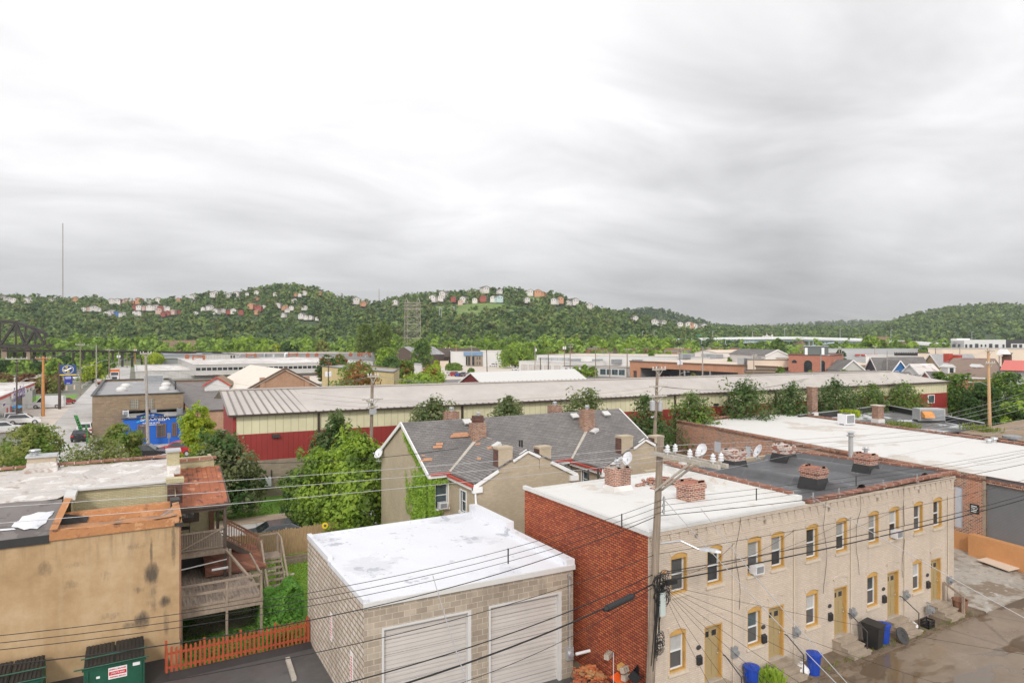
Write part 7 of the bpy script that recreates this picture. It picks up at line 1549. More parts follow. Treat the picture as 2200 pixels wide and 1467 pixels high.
m.build('walls', M['white_metal'], ap); m = MB(); m.face([(*p, 14.0) for p in (A0, A1, A2, A3)]); a, b = Vector((*pd(2049, 424), 14.6)), Vector((*pd(2077, 424), 14.6)); m.beam(a, b, 6, 1.0); m.build('roof', M['white_trim'], ap)
def onA(px, off=.0): t = (px - 2043) / (2290 - 2043); d_ = 420 * (1 - t) + 405 * t; return pd(px, d_ - off)
for (p, q, z0, z1) in ((2046, 2053, 9.6, 11.6), (2058, 2063, 9.6, 11.6), (2074, 2078, 8.6, 11.4), (2083, 2089, 9.0, 11.4), (2095, 2102, 9.0, 11.8), (2107, 2110.5, 9.8, 11.4), (2116, 2119, 9.8, 11.4), (2125, 2132, 9.2, 11.8), (2138, 2145, 9.0, 11.4), (2154, 2158, 8.6, 11.4), (2176, 2185, 9.4, 11.4), (2190, 2196, 9.4, 11.4)):
 a, b = Vector((*onA(p, .3), (z0 + z1) / 2)), Vector((*onA(q, .3), (z0 + z1) / 2)); m = MB(); m.beam(a, b, .3, z1 - z0); m.build('window', M['glass'], ap)
for (p, q, z0, z1, mt) in ((2043, 2071, 8, 13.7, 'grey_roof'), (2161, 2172, 6, 14.4, 'dark_metal'), (2172, 2290, 11.9, 14.4, 'dark_metal'), (2043, 2290, 6.5, 8.1, 'brown_roof')):
 a, b = Vector((*onA(p, .12), (z0 + z1) / 2)), Vector((*onA(q, .12), (z0 + z1) / 2)); m = MB(); m.beam(a, b, .14, z1 - z0); m.build('wall_panel', M[mt], ap)
# ------------------------------------------------------------------ poles
M['lamp_grey'] = plain('lamp_grey', (.46, .47, .49), .4, .08, 4, .2)
def lamp_arm(t, a, d, mat=None):
 """cobra head street lamp on a bracket from a along vector d"""
 a = Vector(a); d = Vector(d); e = a + d; dn = Vector((d.x, d.y, 0)).normalized()
 m = MB(); m.tube([a, a + d * .5 + Vector((0, 0, .12 + d.length * .05)), e - dn * .1], .035, 6); o = m.build('lamp_bracket', M['galv'], t)
 q = dn.to_track_quat('X', 'Z').to_matrix().to_4x4(); q.translation = e; q = q @ Matrix.Scale(.8, 4); m = MB(q)
 for x0, x1, w0, w1, h0, h1 in ((-.1, .15, .07, .13, .06, .10), (.15, .55, .13, .15, .10, .11), (.55, .75, .15, .08, .11, .05)):
  m.face([(x0, -w0, 0), (x0, w0, 0), (x1, w1, 0), (x1, -w1, 0)]); m.face([(x0, -w0 * .6, h0), (x1, -w1 * .6, h1), (x1, w1 * .6, h1), (x0, w0 * .6, h0)])
  for s in (-1, 1): m.face([(x0, s * w0, 0), (x1, s * w1, 0), (x1, s * w1 * .6, h1), (x0, s * w0 * .6, h0)])
 m.face([(.75, -.08, 0), (.75, .08, 0), (.75, .05, .05), (.75, -.05, .05)]); m.build('lamp_head', M['lamp_grey'], o)
 m = MB(q); m.lathe((.42, 0, -.10), [(.03, 0), (.10, .03), (.13, .10)], 12); m.build('lamp_lens', plain('amber_lens', (.55, .42, .16), .2, .05), o)
def xarm(t, c, along, w, mat, ins=(-.9, -.4, .4, .9), drop=0.0, s=.09):
 c = Vector(c); u = Vector(along).normalized(); m = MB(); m.beam(c - u * w/2, c + u * w/2, s, s * 1.25); m.beam(c + u * w * .3, c + Vector((0, 0, -.55)), .04); m.beam(c - u * w * .3, c + Vector((0, 0, -.55)), .04); o = m.build('crossarm', mat, t)
 m = MB()
 for k in ins: m.lathe(c + u * (k * w/2) + Vector((0, 0, s * .6)), [(.02, 0), (.02, .06), (.06, .07), (.06, .12), (.03, .13), (.05, .17), (.02, .2)], 8).cut()
 m.build('insulator', M['porcelain'], o)
def can(t, c, mat='galv', r=.22, h=.75):
 m = MB(); c = Vector(c); m.lathe(c, [(r * .85, 0), (r, .04), (r, h), (r * .8, h + .06), (.05, h + .1)], 14); m.cyl(c + Vector((0, 0, h)), c + Vector((.02, 0, h + .3)), .035, .03, 6); m.build('transformer', M[mat], t)
U, V = Vector((1, 0, 0)), Vector((0, 1, 0))
def pole(px, pytop, d, mat, label, r=.15, zb=0.0, lean=0.0, arms=(), cans=(), lamp=None, name='utility_pole', pz=None):
 r = r * .62 if d > 100 else r * .85; b = atd(px + lean, 733, d); top = atd(px, pytop, d); b = Vector((b.x, b.y, zb)); t = thing(name, label, 'utility pole', b)
 m = MB(); m.cyl(b, top, r * 1.25, r * .8, 12); m.build('pole_shaft', M[mat], t)
 def at(py):
  z = H - (py - 733) * d / F; k = (z - zb) / max(.1, top.z - zb); q = b.lerp(top, k); return Vector((q.x, q.y, z))
 for (py, along, w) in arms: xarm(t, at(py) + Vector((0, 0, 0)) - (V if along == U else U) * (r + .05), along, w, M['crossarm'] if mat != 'pole_orange' else M['pole_orange'], s=.11 if d > 60 else .09)
 for (py, sx, mt) in cans: can(t, at(py) + U * sx * (r + .27) - V * .05, mt, .24 if d < 100 else .32, .8 if d < 100 else 1.0)
 if lamp: lamp_arm(t, at(lamp[0]), Vector(lamp[1]))
 return t, at
P1b, P1t = atd(1393, 733, 22.4), atd(1419, 937, 22.1); P1b = Vector((P1b.x, P1b.y, 0))
P1 = thing('utility_pole', 'tall weathered utility pole at the corner of the red brick wall with white insulators', 'utility pole', P1b)
m = MB(); m.cyl(P1b, P1t, .165, .105, 14); m.build('pole_shaft', M['pole'], P1)
def p1(py): z = H - (py - 733) * 22.2 / F; k = z / P1t.z; q = P1b.lerp(P1t, k); return Vector((q.x, q.y, z))
ca = p1(972); INS = []
m = MB()
for s in (-.17, .17): m.beam(ca + Vector((s, .15, .0)), ca + Vector((s, -2.75, .0)), .10, .125)
m.build('crossarm', M['crossarm'], P1)
m = MB()
for s in (-.17, .17): m.beam(p1(1052) + Vector((s * .9, 0, 0)), ca + Vector((s, -1.55, -.08)), .04, .07)
m.build('arm_brace', M['crossarm'], P1)
for y in (-.55, -1.55, -2.5):
 for s in (-.17, .17):
  c = ca + Vector((s, y, .06)); m = MB(); m.lathe(c, [(.02, 0), (.03, .05), (.085, .07), (.09, .10), (.05, .12), (.085, .15), (.085, .18), (.045, .2), (.075, .23), (.07, .26), (.03, .28), (.035, .31), (.01, .32)], 14); m.build('insulator', M['porcelain'], P1)
 INS.append(ca + Vector((0, y, .34)))
RACK = [p1(y) + Vector((.14, -.14, 0)) for y in (1070, 1083, 1096)]
m = MB(); m.box(RACK[0].x - .02, RACK[0].y - .02, RACK[2].z - .1, RACK[0].x + .02, RACK[0].y + .02, RACK[0].z + .1)
for q in RACK: m.cyl(q - Vector((0, 0, .05)), q + Vector((0, 0, .05)), .045, .045, 10)
m.build('spool_rack', M['galv'], P1)
lamp_arm(P1, p1(1166) + Vector((.1, -.1, 0)), (.75, -1.15, -.02))
q = p1(1320) + Vector((.16, -.2, 0)); m = MB(); m.box(q.x - .1, q.y - .1, q.z, q.x + .12, q.y + .1, q.z + .78); m.build('cable_cabinet', plain('pale_green_cabinet', (.50, .56, .53), .5, .05), P1)
m = MB(); r = random.Random(3)
for k in range(26):
 a = p1(r.uniform(1225, 1285)) + Vector((r.uniform(-.1, .2), -.2, 0)); R_ = r.uniform(.12, .3); ph = r.uniform(0, 6.28)
 m.tube([a + Vector((R_ * math.cos(ph + j * .62) * .9 + .1, -.06 * math.sin(j), R_ * math.sin(ph + j * .62) - .1)) for j in range(11)], .011, 4)
for k in range(9): a = p1(1230) + Vector((r.uniform(-.2, .2), -.21, 0)); b = p1(r.uniform(1380, 1440)) + Vector((r.uniform(-.2, .2), -.21, 0)); m.tube([a, a.lerp(b, .5) + Vector((r.uniform(-.08, .08), -.02, 0)), b], .014, 4)
for k in range(14):
 a = p1(r.uniform(1350, 1385)) + Vector((.15, -.22, 0)); R_ = r.uniform(.1, .24); m.tube([a + Vector((R_ * math.cos(j * .6), 0, R_ * 1.3 * math.sin(j * .6) - .15)) for j in range(11)], .01, 4)
m.box(p1(1250).x + .3, p1(1250).y - .3, p1(1250).z - .1, p1(1250).x + .75, p1(1250).y - .16, p1(1250).z + .05); m.build('cable_tangle', M['cable'], P1)
m = MB(); m.box(p1(1228).x + .12, p1(1228).y - .25, p1(1228).z, p1(1228).x + .3, p1(1228).y - .2, p1(1228).z + .05); m.build('orange_tag', M['pole_orange'], P1)
m = MB(); a = p1(1240); m.tube([a + Vector((-.05, .05, -.3)), a + Vector((-.12, .12, -3.5)), Vector((P1b.x - .15, P1b.y + .12, 0))], .05, 6); m.build('guard_strip', M['grey_wood'], P1)
P2, at2 = pole(1413, 785, 56.6, 'pole', 'utility pole with two grey transformers beside the double house roof', .17, lean=-12, arms=((793, U, 1.5), (829, U, 2.0), (850, U, 2.0)), cans=((881, -1, 'galv'), (883, 1, 'galv')), lamp=(900, (-1.1, -.9, .35)))
P3, at3 = pole(800, 803, 53.4, 'pole', 'utility pole with tangled crossarms before the long shed', .17, lean=-5, arms=((808, U, .9), (857, U, 1.7), (862, V, 1.6), (873, U, .9)))
m = MB(); q = at3(880); m.box(q.x - .25, q.y - .3, q.z - .35, q.x + .3, q.y - .1, q.z + .1); m.build('recloser', M['galv'], P3)
P4, at4 = pole(313, 757, 82.6, 'pole_grey', 'grey utility pole standing before the blue shop sign', .19, lean=5, arms=((759, U, 1.3),))
P5, at5 = pole(93, 765, 117, 'pole_orange', 'bright orange brown utility pole beside the white van', .33, arms=((769, U, 2.4),))
pole(90, 800, 117.5, 'pole', 'thin grey brown pole strapped beside the orange pole', .18)
P7, at7 = pole(36, 766, 104.7, 'pole_dark', 'dark utility pole before the white shop at the left edge', .17, arms=((770, U, 2.9),), lamp=(824, (2.2, -.6, .9)))
P8, at8 = pole(172.5, 731, 163, 'pole', 'tall grey brown pole at the left kerb of the long street, nearest of that row', .2, arms=((740, U, 2.0),), lamp=(792, (2.3, 0, .9)))
pole(207, 739, 193, 'pole_grey', 'pale grey lamp pole at the left kerb behind the tall grey brown pole', .26, arms=(), lamp=(780, (2.4, 0, .9)))
pole(234.5, 750, 237, 'pole', 'brown pole with crossarm beside the white and orange truck', .26, arms=((751, U, 2.6),), lamp=(783, (2.5, 0, .9)))
pole(255, 755, 300, 'pole_grey', 'grey pole with two pale transformers just beyond the truck', .26, cans=((768, -1, 'porcelain'), (768, 1, 'porcelain')), lamp=(775, (2.6, 0, .9)))
pole(273, 757, 330, 'pole', 'slim brown lamp pole near the end of the long street', .26, lamp=(768, (2.6, 0, .9)))
pole(290.5, 746, 380, 'pole_orange', 'orange brown pole with white transformers before the yellow green tree', .36, cans=((754, -1, 'porcelain'), (754, 1, 'porcelain')))
pole(705.5, 765, 140, 'pole_dark', 'dark pole with two white transformers before the mustard building', .2, arms=((768, U, 1.6),), cans=((809, -1, 'porcelain'), (809, 1, 'porcelain')))
pole(957.5, 741, 372, 'pole_orange', 'left pole of the pair carrying white transformer drums', .3, cans=((750, -.2, 'porcelain'),)); pole(966, 741, 372, 'pole_orange', 'right pole of the pair carrying white transformer drums', .3, cans=((750, -.2, 'porcelain'),))
pole(980, 740, 362, 'pole_orange', 'brown pole just left of the blue banded works', .3); pole(1013.5, 742, 345, 'pole_grey', 'grey pole with crossarm before the tan glazed entrance', .3, arms=((744, U, 4.2),))
pole(1045.5, 750, 166, 'pole_dark', 'dark lamp pole behind the white roofed red gable', .18, lean=2, lamp=(818, (1.5, -.6, .6)))
pole(1149.5, 742, 268, 'pole_grey', 'grey pole with a white drum before the depot doors', .26, cans=((754, 1, 'porcelain'),)); pole(1161, 768, 268, 'pole_dark', 'short dark pole before the depot doors', .3); pole(1178, 760, 264, 'pole_dark', 'dark pole with grey boxes between the fourth and fifth depot doors', .3, cans=((781, -1, 'galv'), (781, 1, 'galv')))
pole(1212.5, 743, 262, 'pole', 'brown pole with two white drums at the end of the depot doors', .26, cans=((750, -1, 'porcelain'), (750, 1, 'porcelain'))); pole(1225, 738, 250, 'pole', 'tall brown pole with crossarm right of the two white drums', .26, arms=((739.5, U, 2.6), (745, U, 2.2)))
pole(1279.5, 743, 240, 'pole', 'brown pole with short crossarm by the hedge before the office wing', .26, arms=((744.5, U, 2.6),)); pole(1310, 755, 228, 'pole', 'brown pole with a crossarm before the blue skips', .22, arms=((757, U, 2.4),)); pole(1347.5, 748, 214, 'pole', 'large brown pole with crossarm and lamp at the corner of the orange hall', .3, arms=((750, U, 3.0),), lamp=(776, (2.4, -1, .8)))
pole(1460.5, 746, 172, 'pole', 'brown pole with crossarms and a cluster of drums before the loading bay', .22, arms=((748, U, 2.6), (758, U, 2.0)), cans=((783, -1.4, 'porcelain'), (783, 0, 'galv'), (783, 1.4, 'porcelain')), lamp=(803, (1.7, -1.0, .6)))
pole(1509.5, 748, 165, 'pole_grey', 'plain grey brown lamp pole at the right of the loading bay', .26, lamp=(750, (1.6, -.6, .1))); pole(1619.5, 760, 152, 'pole', 'brown pole with crossarm before the buff wall', .18, arms=((763, U, 1.8),))
PC, atc = pole(1747, 799, 88, 'pole_grey', 'pale utility pole rising behind the tall brick chimney', .2, arms=((807, U, 2.5),))
m = MB(); q = atc(856); m.box(q.x - .7, q.y - .6, q.z - .45, q.x - .25, q.y - .2, q.z + .35); m.box(q.x + .35, q.y - .6, q.z - .45, q.x + 1.3, q.y - .2, q.z + .35); m.build('transformer_box', M['porcelain'], PC)
pole(1763.5, 760, 158, 'pole_grey', 'pale lamp pole before the arched brick building', .2, lamp=(761, (1.2, -.8, -.2))); pole(1803, 744, 215, 'pole_grey', 'pale twin poles right of the arched brick building, left one', .22, arms=((746, U, 1.5),)); pole(1808, 747, 218, 'pole_grey', 'pale twin poles right of the arched brick building, right one', .22)
pole(1879, 742, 260, 'pole_grey', 'pale pole with crossarm above the dark roofed houses', .22, arms=((743.5, U, 3.5),)); pole(2010, 748, 260, 'pole_dark', 'dark pole with crossarm before the long buff hall', .2, arms=((751, U, 3.0),)); pole(2062, 743, 270, 'pole', 'thin brown pole before the middle of the long buff hall', .2, arms=((752, U, 1.5),)); pole(2147, 764, 128, 'pole_grey', 'pale grey pole beside the coral roof', .2, arms=((764, U, 1.6),)); pole(1906, 754, 158, 'pole_grey', 'short pale pole beside the blue gabled house', .16)
PR, atr = pole(2123, 748, 90, 'pole_new', 'new yellow brown utility pole with lamp on the right', .22, lean=4, arms=((753, U, 2.4), (779.5, U, 2.4)), lamp=(828, (-2.6, .9, .5)))
# ------------------------------------------------------------------ wires
def wire(a, b, sag, r, mat, label, group, name='overhead_wire', n=18):
 a, b = Vector(a), Vector(b); r = r * .72; m = MB(); m.tube([a.lerp(b, k / n) - Vector((0, 0, 4 * sag * k / n * (1 - k / n))) for k in range(n + 1)], r, 5)
 return tag(m.build(name, M[mat], loc=(a + b) / 2, smooth=True), label, 'wire', group)
for (i, px, py, dd) in ((0, -250, 1075, 15.5), (1, -250, 1104, 14.8), (2, -250, 1142, 14.0)):
 wire(INS[i], atd(px, py, dd), .12, .010, 'alu_cable', 'bare primary wires from the tall corner pole across to the left', 'primary wires to the left')
 wire(INS[i], (55, 14.3 - i * .5, 10.1), .5, .009, 'alu_cable', 'bare primary wires from the tall corner pole to the right', 'primary wires to the right')
for i, py in enumerate((1376, 1392, 1407)):
 a = RACK[i]; b = atd(-120, py, 12.4); wire(a, b, .62, .011, 'cable', 'three secondary wires sagging from the corner pole past the garage to the left', 'secondary wires to the left')
 wire(a, (53, 16.6, 7.85 - i * .14), .35, .010, 'cable', 'three secondary wires running before the row house cornice', 'secondary wires to the right')
wire(p1(1107), atd(-120, 1440, 12.5), .75, .018, 'cable', 'thick black cable sagging below the secondary wires to the left', 'black cable to the left')
for t in (.1, .33): p = RACK[0].lerp(atd(-120, 1376, 12.4), t) - Vector((0, 0, 4 * .62 * t * (1 - t))); m = MB(); m.box(p.x - .015, p.y - .015, p.z - .42, p.x + .015, p.y + .015, p.z + .02); tag(m.build('wire_spacer', M['dark_metal'], loc=p), 'dark spacer bar holding the three secondary wires ' + ('near the corner pole' if t < .2 else 'over the garage roof'), 'wire spacer')
for t in (.12, .28): p = RACK[0].lerp(Vector((53, 16.6, 7.85)), t) - Vector((0, 0, 4 * .35 * t * (1 - t))); m = MB(); m.box(p.x - .015, p.y - .015, p.z - .42, p.x + .015, p.y + .015, p.z + .02); tag(m.build('wire_spacer', M['dark_metal'], loc=p), 'dark spacer bar on the wires ' + ('before the front brick chimney' if t < .2 else 'before the white roof edge'), 'wire spacer')
K1 = p1(1190); K2 = p1(1232); K3 = p1(1253)
for a, (px, py, dd), rr_, sg, lb in ((K1, (250, 1480, 13.2), .014, .4, 'thin black cable from the corner pole to the left, highest of the low group'), (K2, (330, 1560, 12.8), .022, .45, 'bundled black cable from the corner pole low across the garage doors'), (K3, (420, 1590, 12.6), .034, .4, 'thickest black cable from the corner pole low across the garage doors'), (K3 - Vector((0, 0, .1)), (520, 1580, 13), .012, .7, 'thin slack cable below the thickest black cable')):
 wire(a, atd(px, py, dd), sg, rr_, 'cable', lb, 'low cables to the left')
tt = .085; sa, sb_ = K3, atd(420, 1590, 12.6); pa_ = sa.lerp(sb_, tt) - Vector((0, 0, 4 * .4 * tt * (1 - tt) + .05)); pb_ = sa.lerp(sb_, tt + .085) - Vector((0, 0, 4 * .4 * (tt + .085) * (1 - tt - .085) + .05))
m = MB(); m.cyl(pa_, pb_, .105, .105, 12); m.cyl(pa_ + (pa_ - pb_) * .12, pa_, .05, .09, 10); m.cyl(pb_, pb_ + (pb_ - pa_) * .12, .09, .05, 10); tag(m.build('splice_case', M['black_plastic'], loc=(pa_ + pb_) / 2), 'black cylindrical splice case hanging on the cable before the red wall', 'splice case')
for a, z, rr_, sg, lb in ((p1(1107), 7.35, .018, .55, 'black twisted cable running before the cornice to the right'), (K1, 6.7, .012, .5, 'thin black cable to the right just above the bundled one'), (K2, 5.9, .022, .55, 'bundled black cable from the corner pole to the right'), (K3, 5.6, .034, .45, 'thickest black cable from the corner pole to the right')):
 wire(a, (54, 16.4, z), sg, rr_, 'cable', lb, 'cables to the right')
for a, b, rr_, mt, lb in ((RACK[0], atd(1850, 1520, 16.5), .016, 'alu_cable', 'silver service cable from the corner pole down across the street, left one'), (atd(1506, 1092, 21.5), atd(1850, 1500, 15.5), .016, 'alu_cable', 'silver service cable dropping from the wires before the white roof'), (Vector((24.2, FY - .1, 6.85)), atd(2330, 1395, 22), .018, 'alu_cable', 'silver service cable from the row house parapet to the lower right'), (atd(930, 1235, 17.8), atd(1020, 1510, 13), .014, 'alu_cable', 'silver service cable dropping from the wires over the left garage door'), (atd(1318, 1400, 16), atd(1318, 1540, 15), .012, 'alu_cable', 'thin silver cable end before the red brick wall')):
 wire(a, b, .1, rr_, mt, lb, 'service drops')
for (px, py, dd) in ((1575, 1560, 17), (1640, 1570, 17), (1705, 1550, 17), (1770, 1560, 17), (1860, 1555, 17), (1980, 1530, 18), (2120, 1500, 19), (2300, 1420, 22)):
 wire(K3 + Vector((.1, -.15, 0)), atd(px, py, dd), .12, .008, 'cable', 'thin drop wires fanning from the corner pole across the street', 'drop wires across the street')
for x in (19.75, 23.3, 27.05, 31.1): wire(K2 + Vector((.1, -.1, 0)), (x, FY - .08, 5.6), .45, .009, 'cable', 'thin drop wires from the corner pole to the row house fronts', 'drop wires to the row houses')
m = MB()
for x in (24.3, 26.0, 29.2, 31.9): m.box(x - .02, FY - .16, 6.55, x + .02, FY - .12, 6.98); m.box(x - .05, FY - .2, 6.6, x + .05, FY - .10, 6.66); m.cut()
m.build('wire_bracket', M['galv'], hB)
for k, dz in enumerate((0, -.35, -.7)):
 wire(at3(857) + V * (.3 * k - .3) + Vector((0, 0, dz * .3)), at2(831 + 9 * k) - U * .6, .5, .008, 'cable', 'thin wires between the two poles before the long shed', 'wires before the shed')
 wire(at3(857) + V * (.3 * k - .3) + Vector((0, 0, dz)), at4(780 + 12 * k), .6, .009, 'cable', 'thin wires from the shed pole left to the grey pole by the blue shop', 'wires to the blue shop pole')
 wire(at3(807) + V * (.2 * k), atd(560 + 60 * k, 842 - 2 * k, 160), .5, .010, 'alu_cable', 'pale wires from the shed pole across to the mustard building', 'wires to the mustard building')
 wire(at3(807) + V * (.2 * k), atd(1120, 838 - k * 8, 170), .6, .012, 'alu_cable', 'pale wires from the shed pole over the shed roof to the right', 'wires over the shed')
 wire(at2(831) + U * (.5 + .2 * k), atc(808) - U * .6 * (k - 1), .9, .012, 'cable', 'wires from the transformer pole to the pole behind the chimney', 'wires behind the warehouse')
 wire(atc(808) + U * .6 * (k - 1), atr(754) - U * .8 * (k - 1), .8, .010, 'alu_cable', 'thin pale wires between the chimney pole and the new yellow pole', 'wires to the yellow pole')
 wire(at4(782 + 8 * k), atd(-150, 800 + 12 * k, 74), .6, .012, 'cable', 'wires from the grey shop pole to the left edge', 'wires to the left edge')
 wire(at4(860 + 28 * k), atd(-150, 858 + 30 * k, 60), .5, .012, 'cable', 'low cables from the grey shop pole to the left edge', 'low cables to the left edge')
 wire(at8(740) + U * (k - 1), at5(769) + U * (k - 1), .8, .014, 'alu_cable', 'wires along the left kerb of the long street', 'kerb wires'); wire(at8(740) + U * (k - 1), atd(291, 748, 380), .8, .016, 'alu_cable', 'wires along the left kerb of the long street', 'kerb wires')
 wire(at7(770) + U * (k - 1), atd(-60, 764 + 3 * k, 100), .2, .012, 'alu_cable', 'wires leaving the dark pole for the left edge', 'dark pole wires')
for (pa_, pb_) in (((2230, 832, 80), (1992, 898, 60)), ((2230, 842, 80), (2010, 903, 60)), ((2230, 855, 76), (1990, 912, 58)), ((2230, 868, 72), (1930, 936, 55)), ((2230, 905, 60), (1800, 1000, 46)), ((2230, 955, 50), (2080, 990, 42)), ((2230, 965, 50), (2092, 994, 42)), ((2230, 975, 48), (2100, 997, 41))):
 wire(atd(*pa_), atd(*pb_), .25, .016, 'alu_cable', 'pale wires slanting down over the warehouse roofs at the right edge', 'wires over the warehouse')
for (pa_, pb_) in (((1946, 908, 58), (1430, 1030, 27)), ((2060, 905, 62), (1560, 968, 40)), ((1470, 965, 30), (1180, 988, 30))): wire(atd(*pa_), atd(*pb_), .3, .010, 'alu_cable', 'long thin wires over the white warehouse roof', 'wires over the white roof')
wire((3.75, 38.6, 6.75), atd(985, 962, 36), .3, .022, 'cable', 'black service cable from the yellow wall corner to the double house', 'house cable')
# ------------------------------------------------------------------ vehicles
def paint(n, c): return plain('car_paint_' + n, c, .22, .05, 1, .0, 0, .6)
PNT = dict(white=paint('white', (.72, .72, .72)), black=paint('black', (.015, .015, .017)), grey=paint('grey', (.10, .105, .115)), red=paint('red', (.42, .015, .02)), silver=paint('silver', (.42, .43, .45)), blue=paint('blue', (.02, .06, .30)))
TAIL = plain('tail_light', (.5, .01, .01), .3, .05); HEAD = plain('head_light', (.8, .8, .78), .15, .05)
SHAPES = dict(
 sedan=dict(L=4.7, W=1.8, lo=[(-2.35, .35), (-2.3, .95), (-1.5, 1.02), (1.0, .98), (2.1, .80), (2.35, .62), (2.33, .32)], up=[(-1.75, 1.0), (-1.0, 1.42), (.35, 1.44), (1.25, .96)]),
 suv=dict(L=4.6, W=1.85, lo=[(-2.3, .4), (-2.28, 1.1), (-1.2, 1.12), (1.0, 1.08), (2.1, .98), (2.3, .7), (2.28, .38)], up=[(-2.22, 1.1), (-1.85, 1.68), (.35, 1.70), (1.2, 1.07)]),
 pickup=dict(L=5.6, W=1.95, lo=[(-2.8, .5), (-2.8, 1.15), (-.5, 1.15), (1.3, 1.15), (2.65, 1.1), (2.8, .8), (2.78, .45)], up=[(-.95, 1.15), (-.8, 1.85), (.75, 1.86), (1.5, 1.14)]),
 van=dict(L=5.7, W=2.0, lo=[(-2.85, .35), (-2.85, 1.2), (1.6, 1.2), (2.65, 1.05), (2.85, .75), (2.83, .35)], up=[(-2.85, 1.2), (-2.78, 2.35), (1.0, 2.38), (1.95, 1.19)]))
def car(kind, loc, rz, col, label):
 S_ = SHAPES[kind]; t = thing('parked_' + ('car' if kind in ('sedan', 'suv') else kind), label, {'sedan': 'car', 'suv': 'car', 'pickup': 'pickup', 'van': 'van'}[kind], loc, rz=rz); w = S_['W'] / 2; O = (0, 0, 0)
 m = MB(); lo, up = S_['lo'], S_['up']; m.extr([(x, -w, z) for x, z in lo], (0, 2 * w, 0))
 ti = .16 if kind != 'van' else .06
 def ring(s, inset=0.0): return [(x, s * (w - (ti if 0 < k < len(up) - 1 else .03) - inset), z) for k, (x, z) in enumerate(up)]
 a, b = ring(-1), ring(1); m.face(a); m.face(b[::-1])
 for k in range(len(up) - 1): m.face([a[k], b[k], b[k + 1], a[k + 1]])
 m.build('body', PNT[col], t, loc=O, fix=True)
 g = MB(); c = [sum(x for x, z in up) / len(up), sum(z for x, z in up) / len(up)]
 for s in (-1, 1):
  pl = [Vector(p) for p in ring(s)]; ce = sum(pl, Vector()) / len(pl)
  if kind == 'van': q = [pl[3].lerp(pl[0], .06), pl[2].lerp(pl[1], -.02) * 1, pl[2].lerp(pl[1], .26), pl[3].lerp(pl[0], .34)]; q = [(1.7, s * (w - .02), 1.28), (1.05, s * (w - .045), 2.1), (.35, s * (w - .045), 2.1), (.35, s * (w - .02), 1.28)]
  else: q = [ce + (p - ce) * .84 for p in pl]
  g.face([Vector(p) + Vector((0, s * .012, 0)) for p in q])
 for k in ((2, 3), (0, 1)):
  if kind == 'van' and k[0] == 0: continue
  p = [Vector(a[k[0]]), Vector(b[k[0]]), Vector(b[k[1]]), Vector(a[k[1]])]; ce = sum(p, Vector()) / 4; n = (p[1] - p[0]).cross(p[3] - p[0]).normalized(); n = n if n.z > 0 else -n
  g.face([ce + (v - ce) * .86 + n * .015 for v in p])
 g.build('windows', M['glass'], t, loc=O)
 wr = .33 if kind in ('sedan',) else .38
 for x in (-S_['L'] * .30, S_['L'] * .32):
  for s in (-1, 1):
   q = MB(); q.cyl((x, s * (w - .2), wr), (x, s * (w + .015), wr), wr, wr, 16); o = q.build('wheel', M['black_plastic'], t, loc=O); q = MB(); q.cyl((x, s * (w + .01), wr), (x, s * (w + .03), wr), wr * .6, wr * .55, 10); q.build('rim', M['galv'], o, loc=O)
 for s in (-1, 1):
  q = MB(); q.box(lo[0][0] - .02, s * (w - .32), .75, lo[0][0] + .06, s * (w - .02), .95); q.build('tail_lamp', TAIL, t, loc=O); q = MB(); q.box(S_['L'] / 2 - .12, s * (w - .4), .66, S_['L'] / 2 + .015, s * (w - .05), .82); q.build('head_lamp', HEAD, t, loc=O)
 return t
car('sedan', (8.6, 45.0, 0), R(-3), 'grey', 'dark grey sedan parked behind the reed fence')
car('van', atz(103, 876), R(172), 'white', 'white cargo van parked across the apron by the orange pole'); car('sedan', atz(139, 868), R(60), 'red', 'red car half hidden behind the white van')
car('pickup', atz(22, 911), R(12), 'white', 'white pickup parked before the white shop at the left edge'); car('suv', atz(52, 911), R(0), 'white', 'white car nose just right of the white pickup'); car('suv', atz(6, 930), R(20), 'white', 'white car at the left edge nearest the bushes'); car('sedan', atz(16, 897), R(10), 'black', 'dark car behind the white pickup')
car('sedan', atz(173, 945), R(88), 'black', 'black car parked by the green banners'); car('suv', atz(184, 932), R(88), 'white', 'white car parked ahead of the black car by the tan block wall')
car('suv', atz(313, 986), R(-14), 'black', 'black car parked across from the blue shop'); car('suv', atz(384, 978), R(150), 'red', 'red car parked right of the black car before the blue shop'); car('suv', (3.2, 76.0, 0), R(60), 'silver', 'silver car roof just behind the stucco building roof'); car('suv', (.2, 73.5, 0), R(50), 'white', 'white car roof beside the silver car behind the stucco building')
car('suv', atz(33, 817), R(15), 'white', 'white car far off beside the russet shrub'); car('suv', atz(166, 815), R(0), 'white', 'white car beyond the blue pole sign');
for k, (px, py, c, lb) in enumerate(((967, 806, 'white', 'white car at the left end of the row in the valley car park'), (978, 807, 'red', 'dark red car second in the row in the valley car park'), (986, 808, 'blue', 'blue car in the middle of the row in the valley car park'), (996, 808, 'grey', 'grey car fourth in the row in the valley car park'), (1004, 808, 'silver', 'silver car at the right end of the row in the valley car park'), (1243, 809, 'silver', 'silver car beside the hedge before the office wing'), (1108, 795, 'white', 'white car left of the depot doors'), (1060, 787, 'white', 'white car below the big round tree'), (1427, 812, 'red', 'red car in the open loading bay'))):
 car('suv' if k % 2 else 'sedan', atz(px, py), R(20 + 13 * k), c, lb)
tk = thing('box_truck', 'white truck with an orange box body coming down the long street', 'truck', atz(247, 817), rz=R(-90)); O = (0, 0, 0)
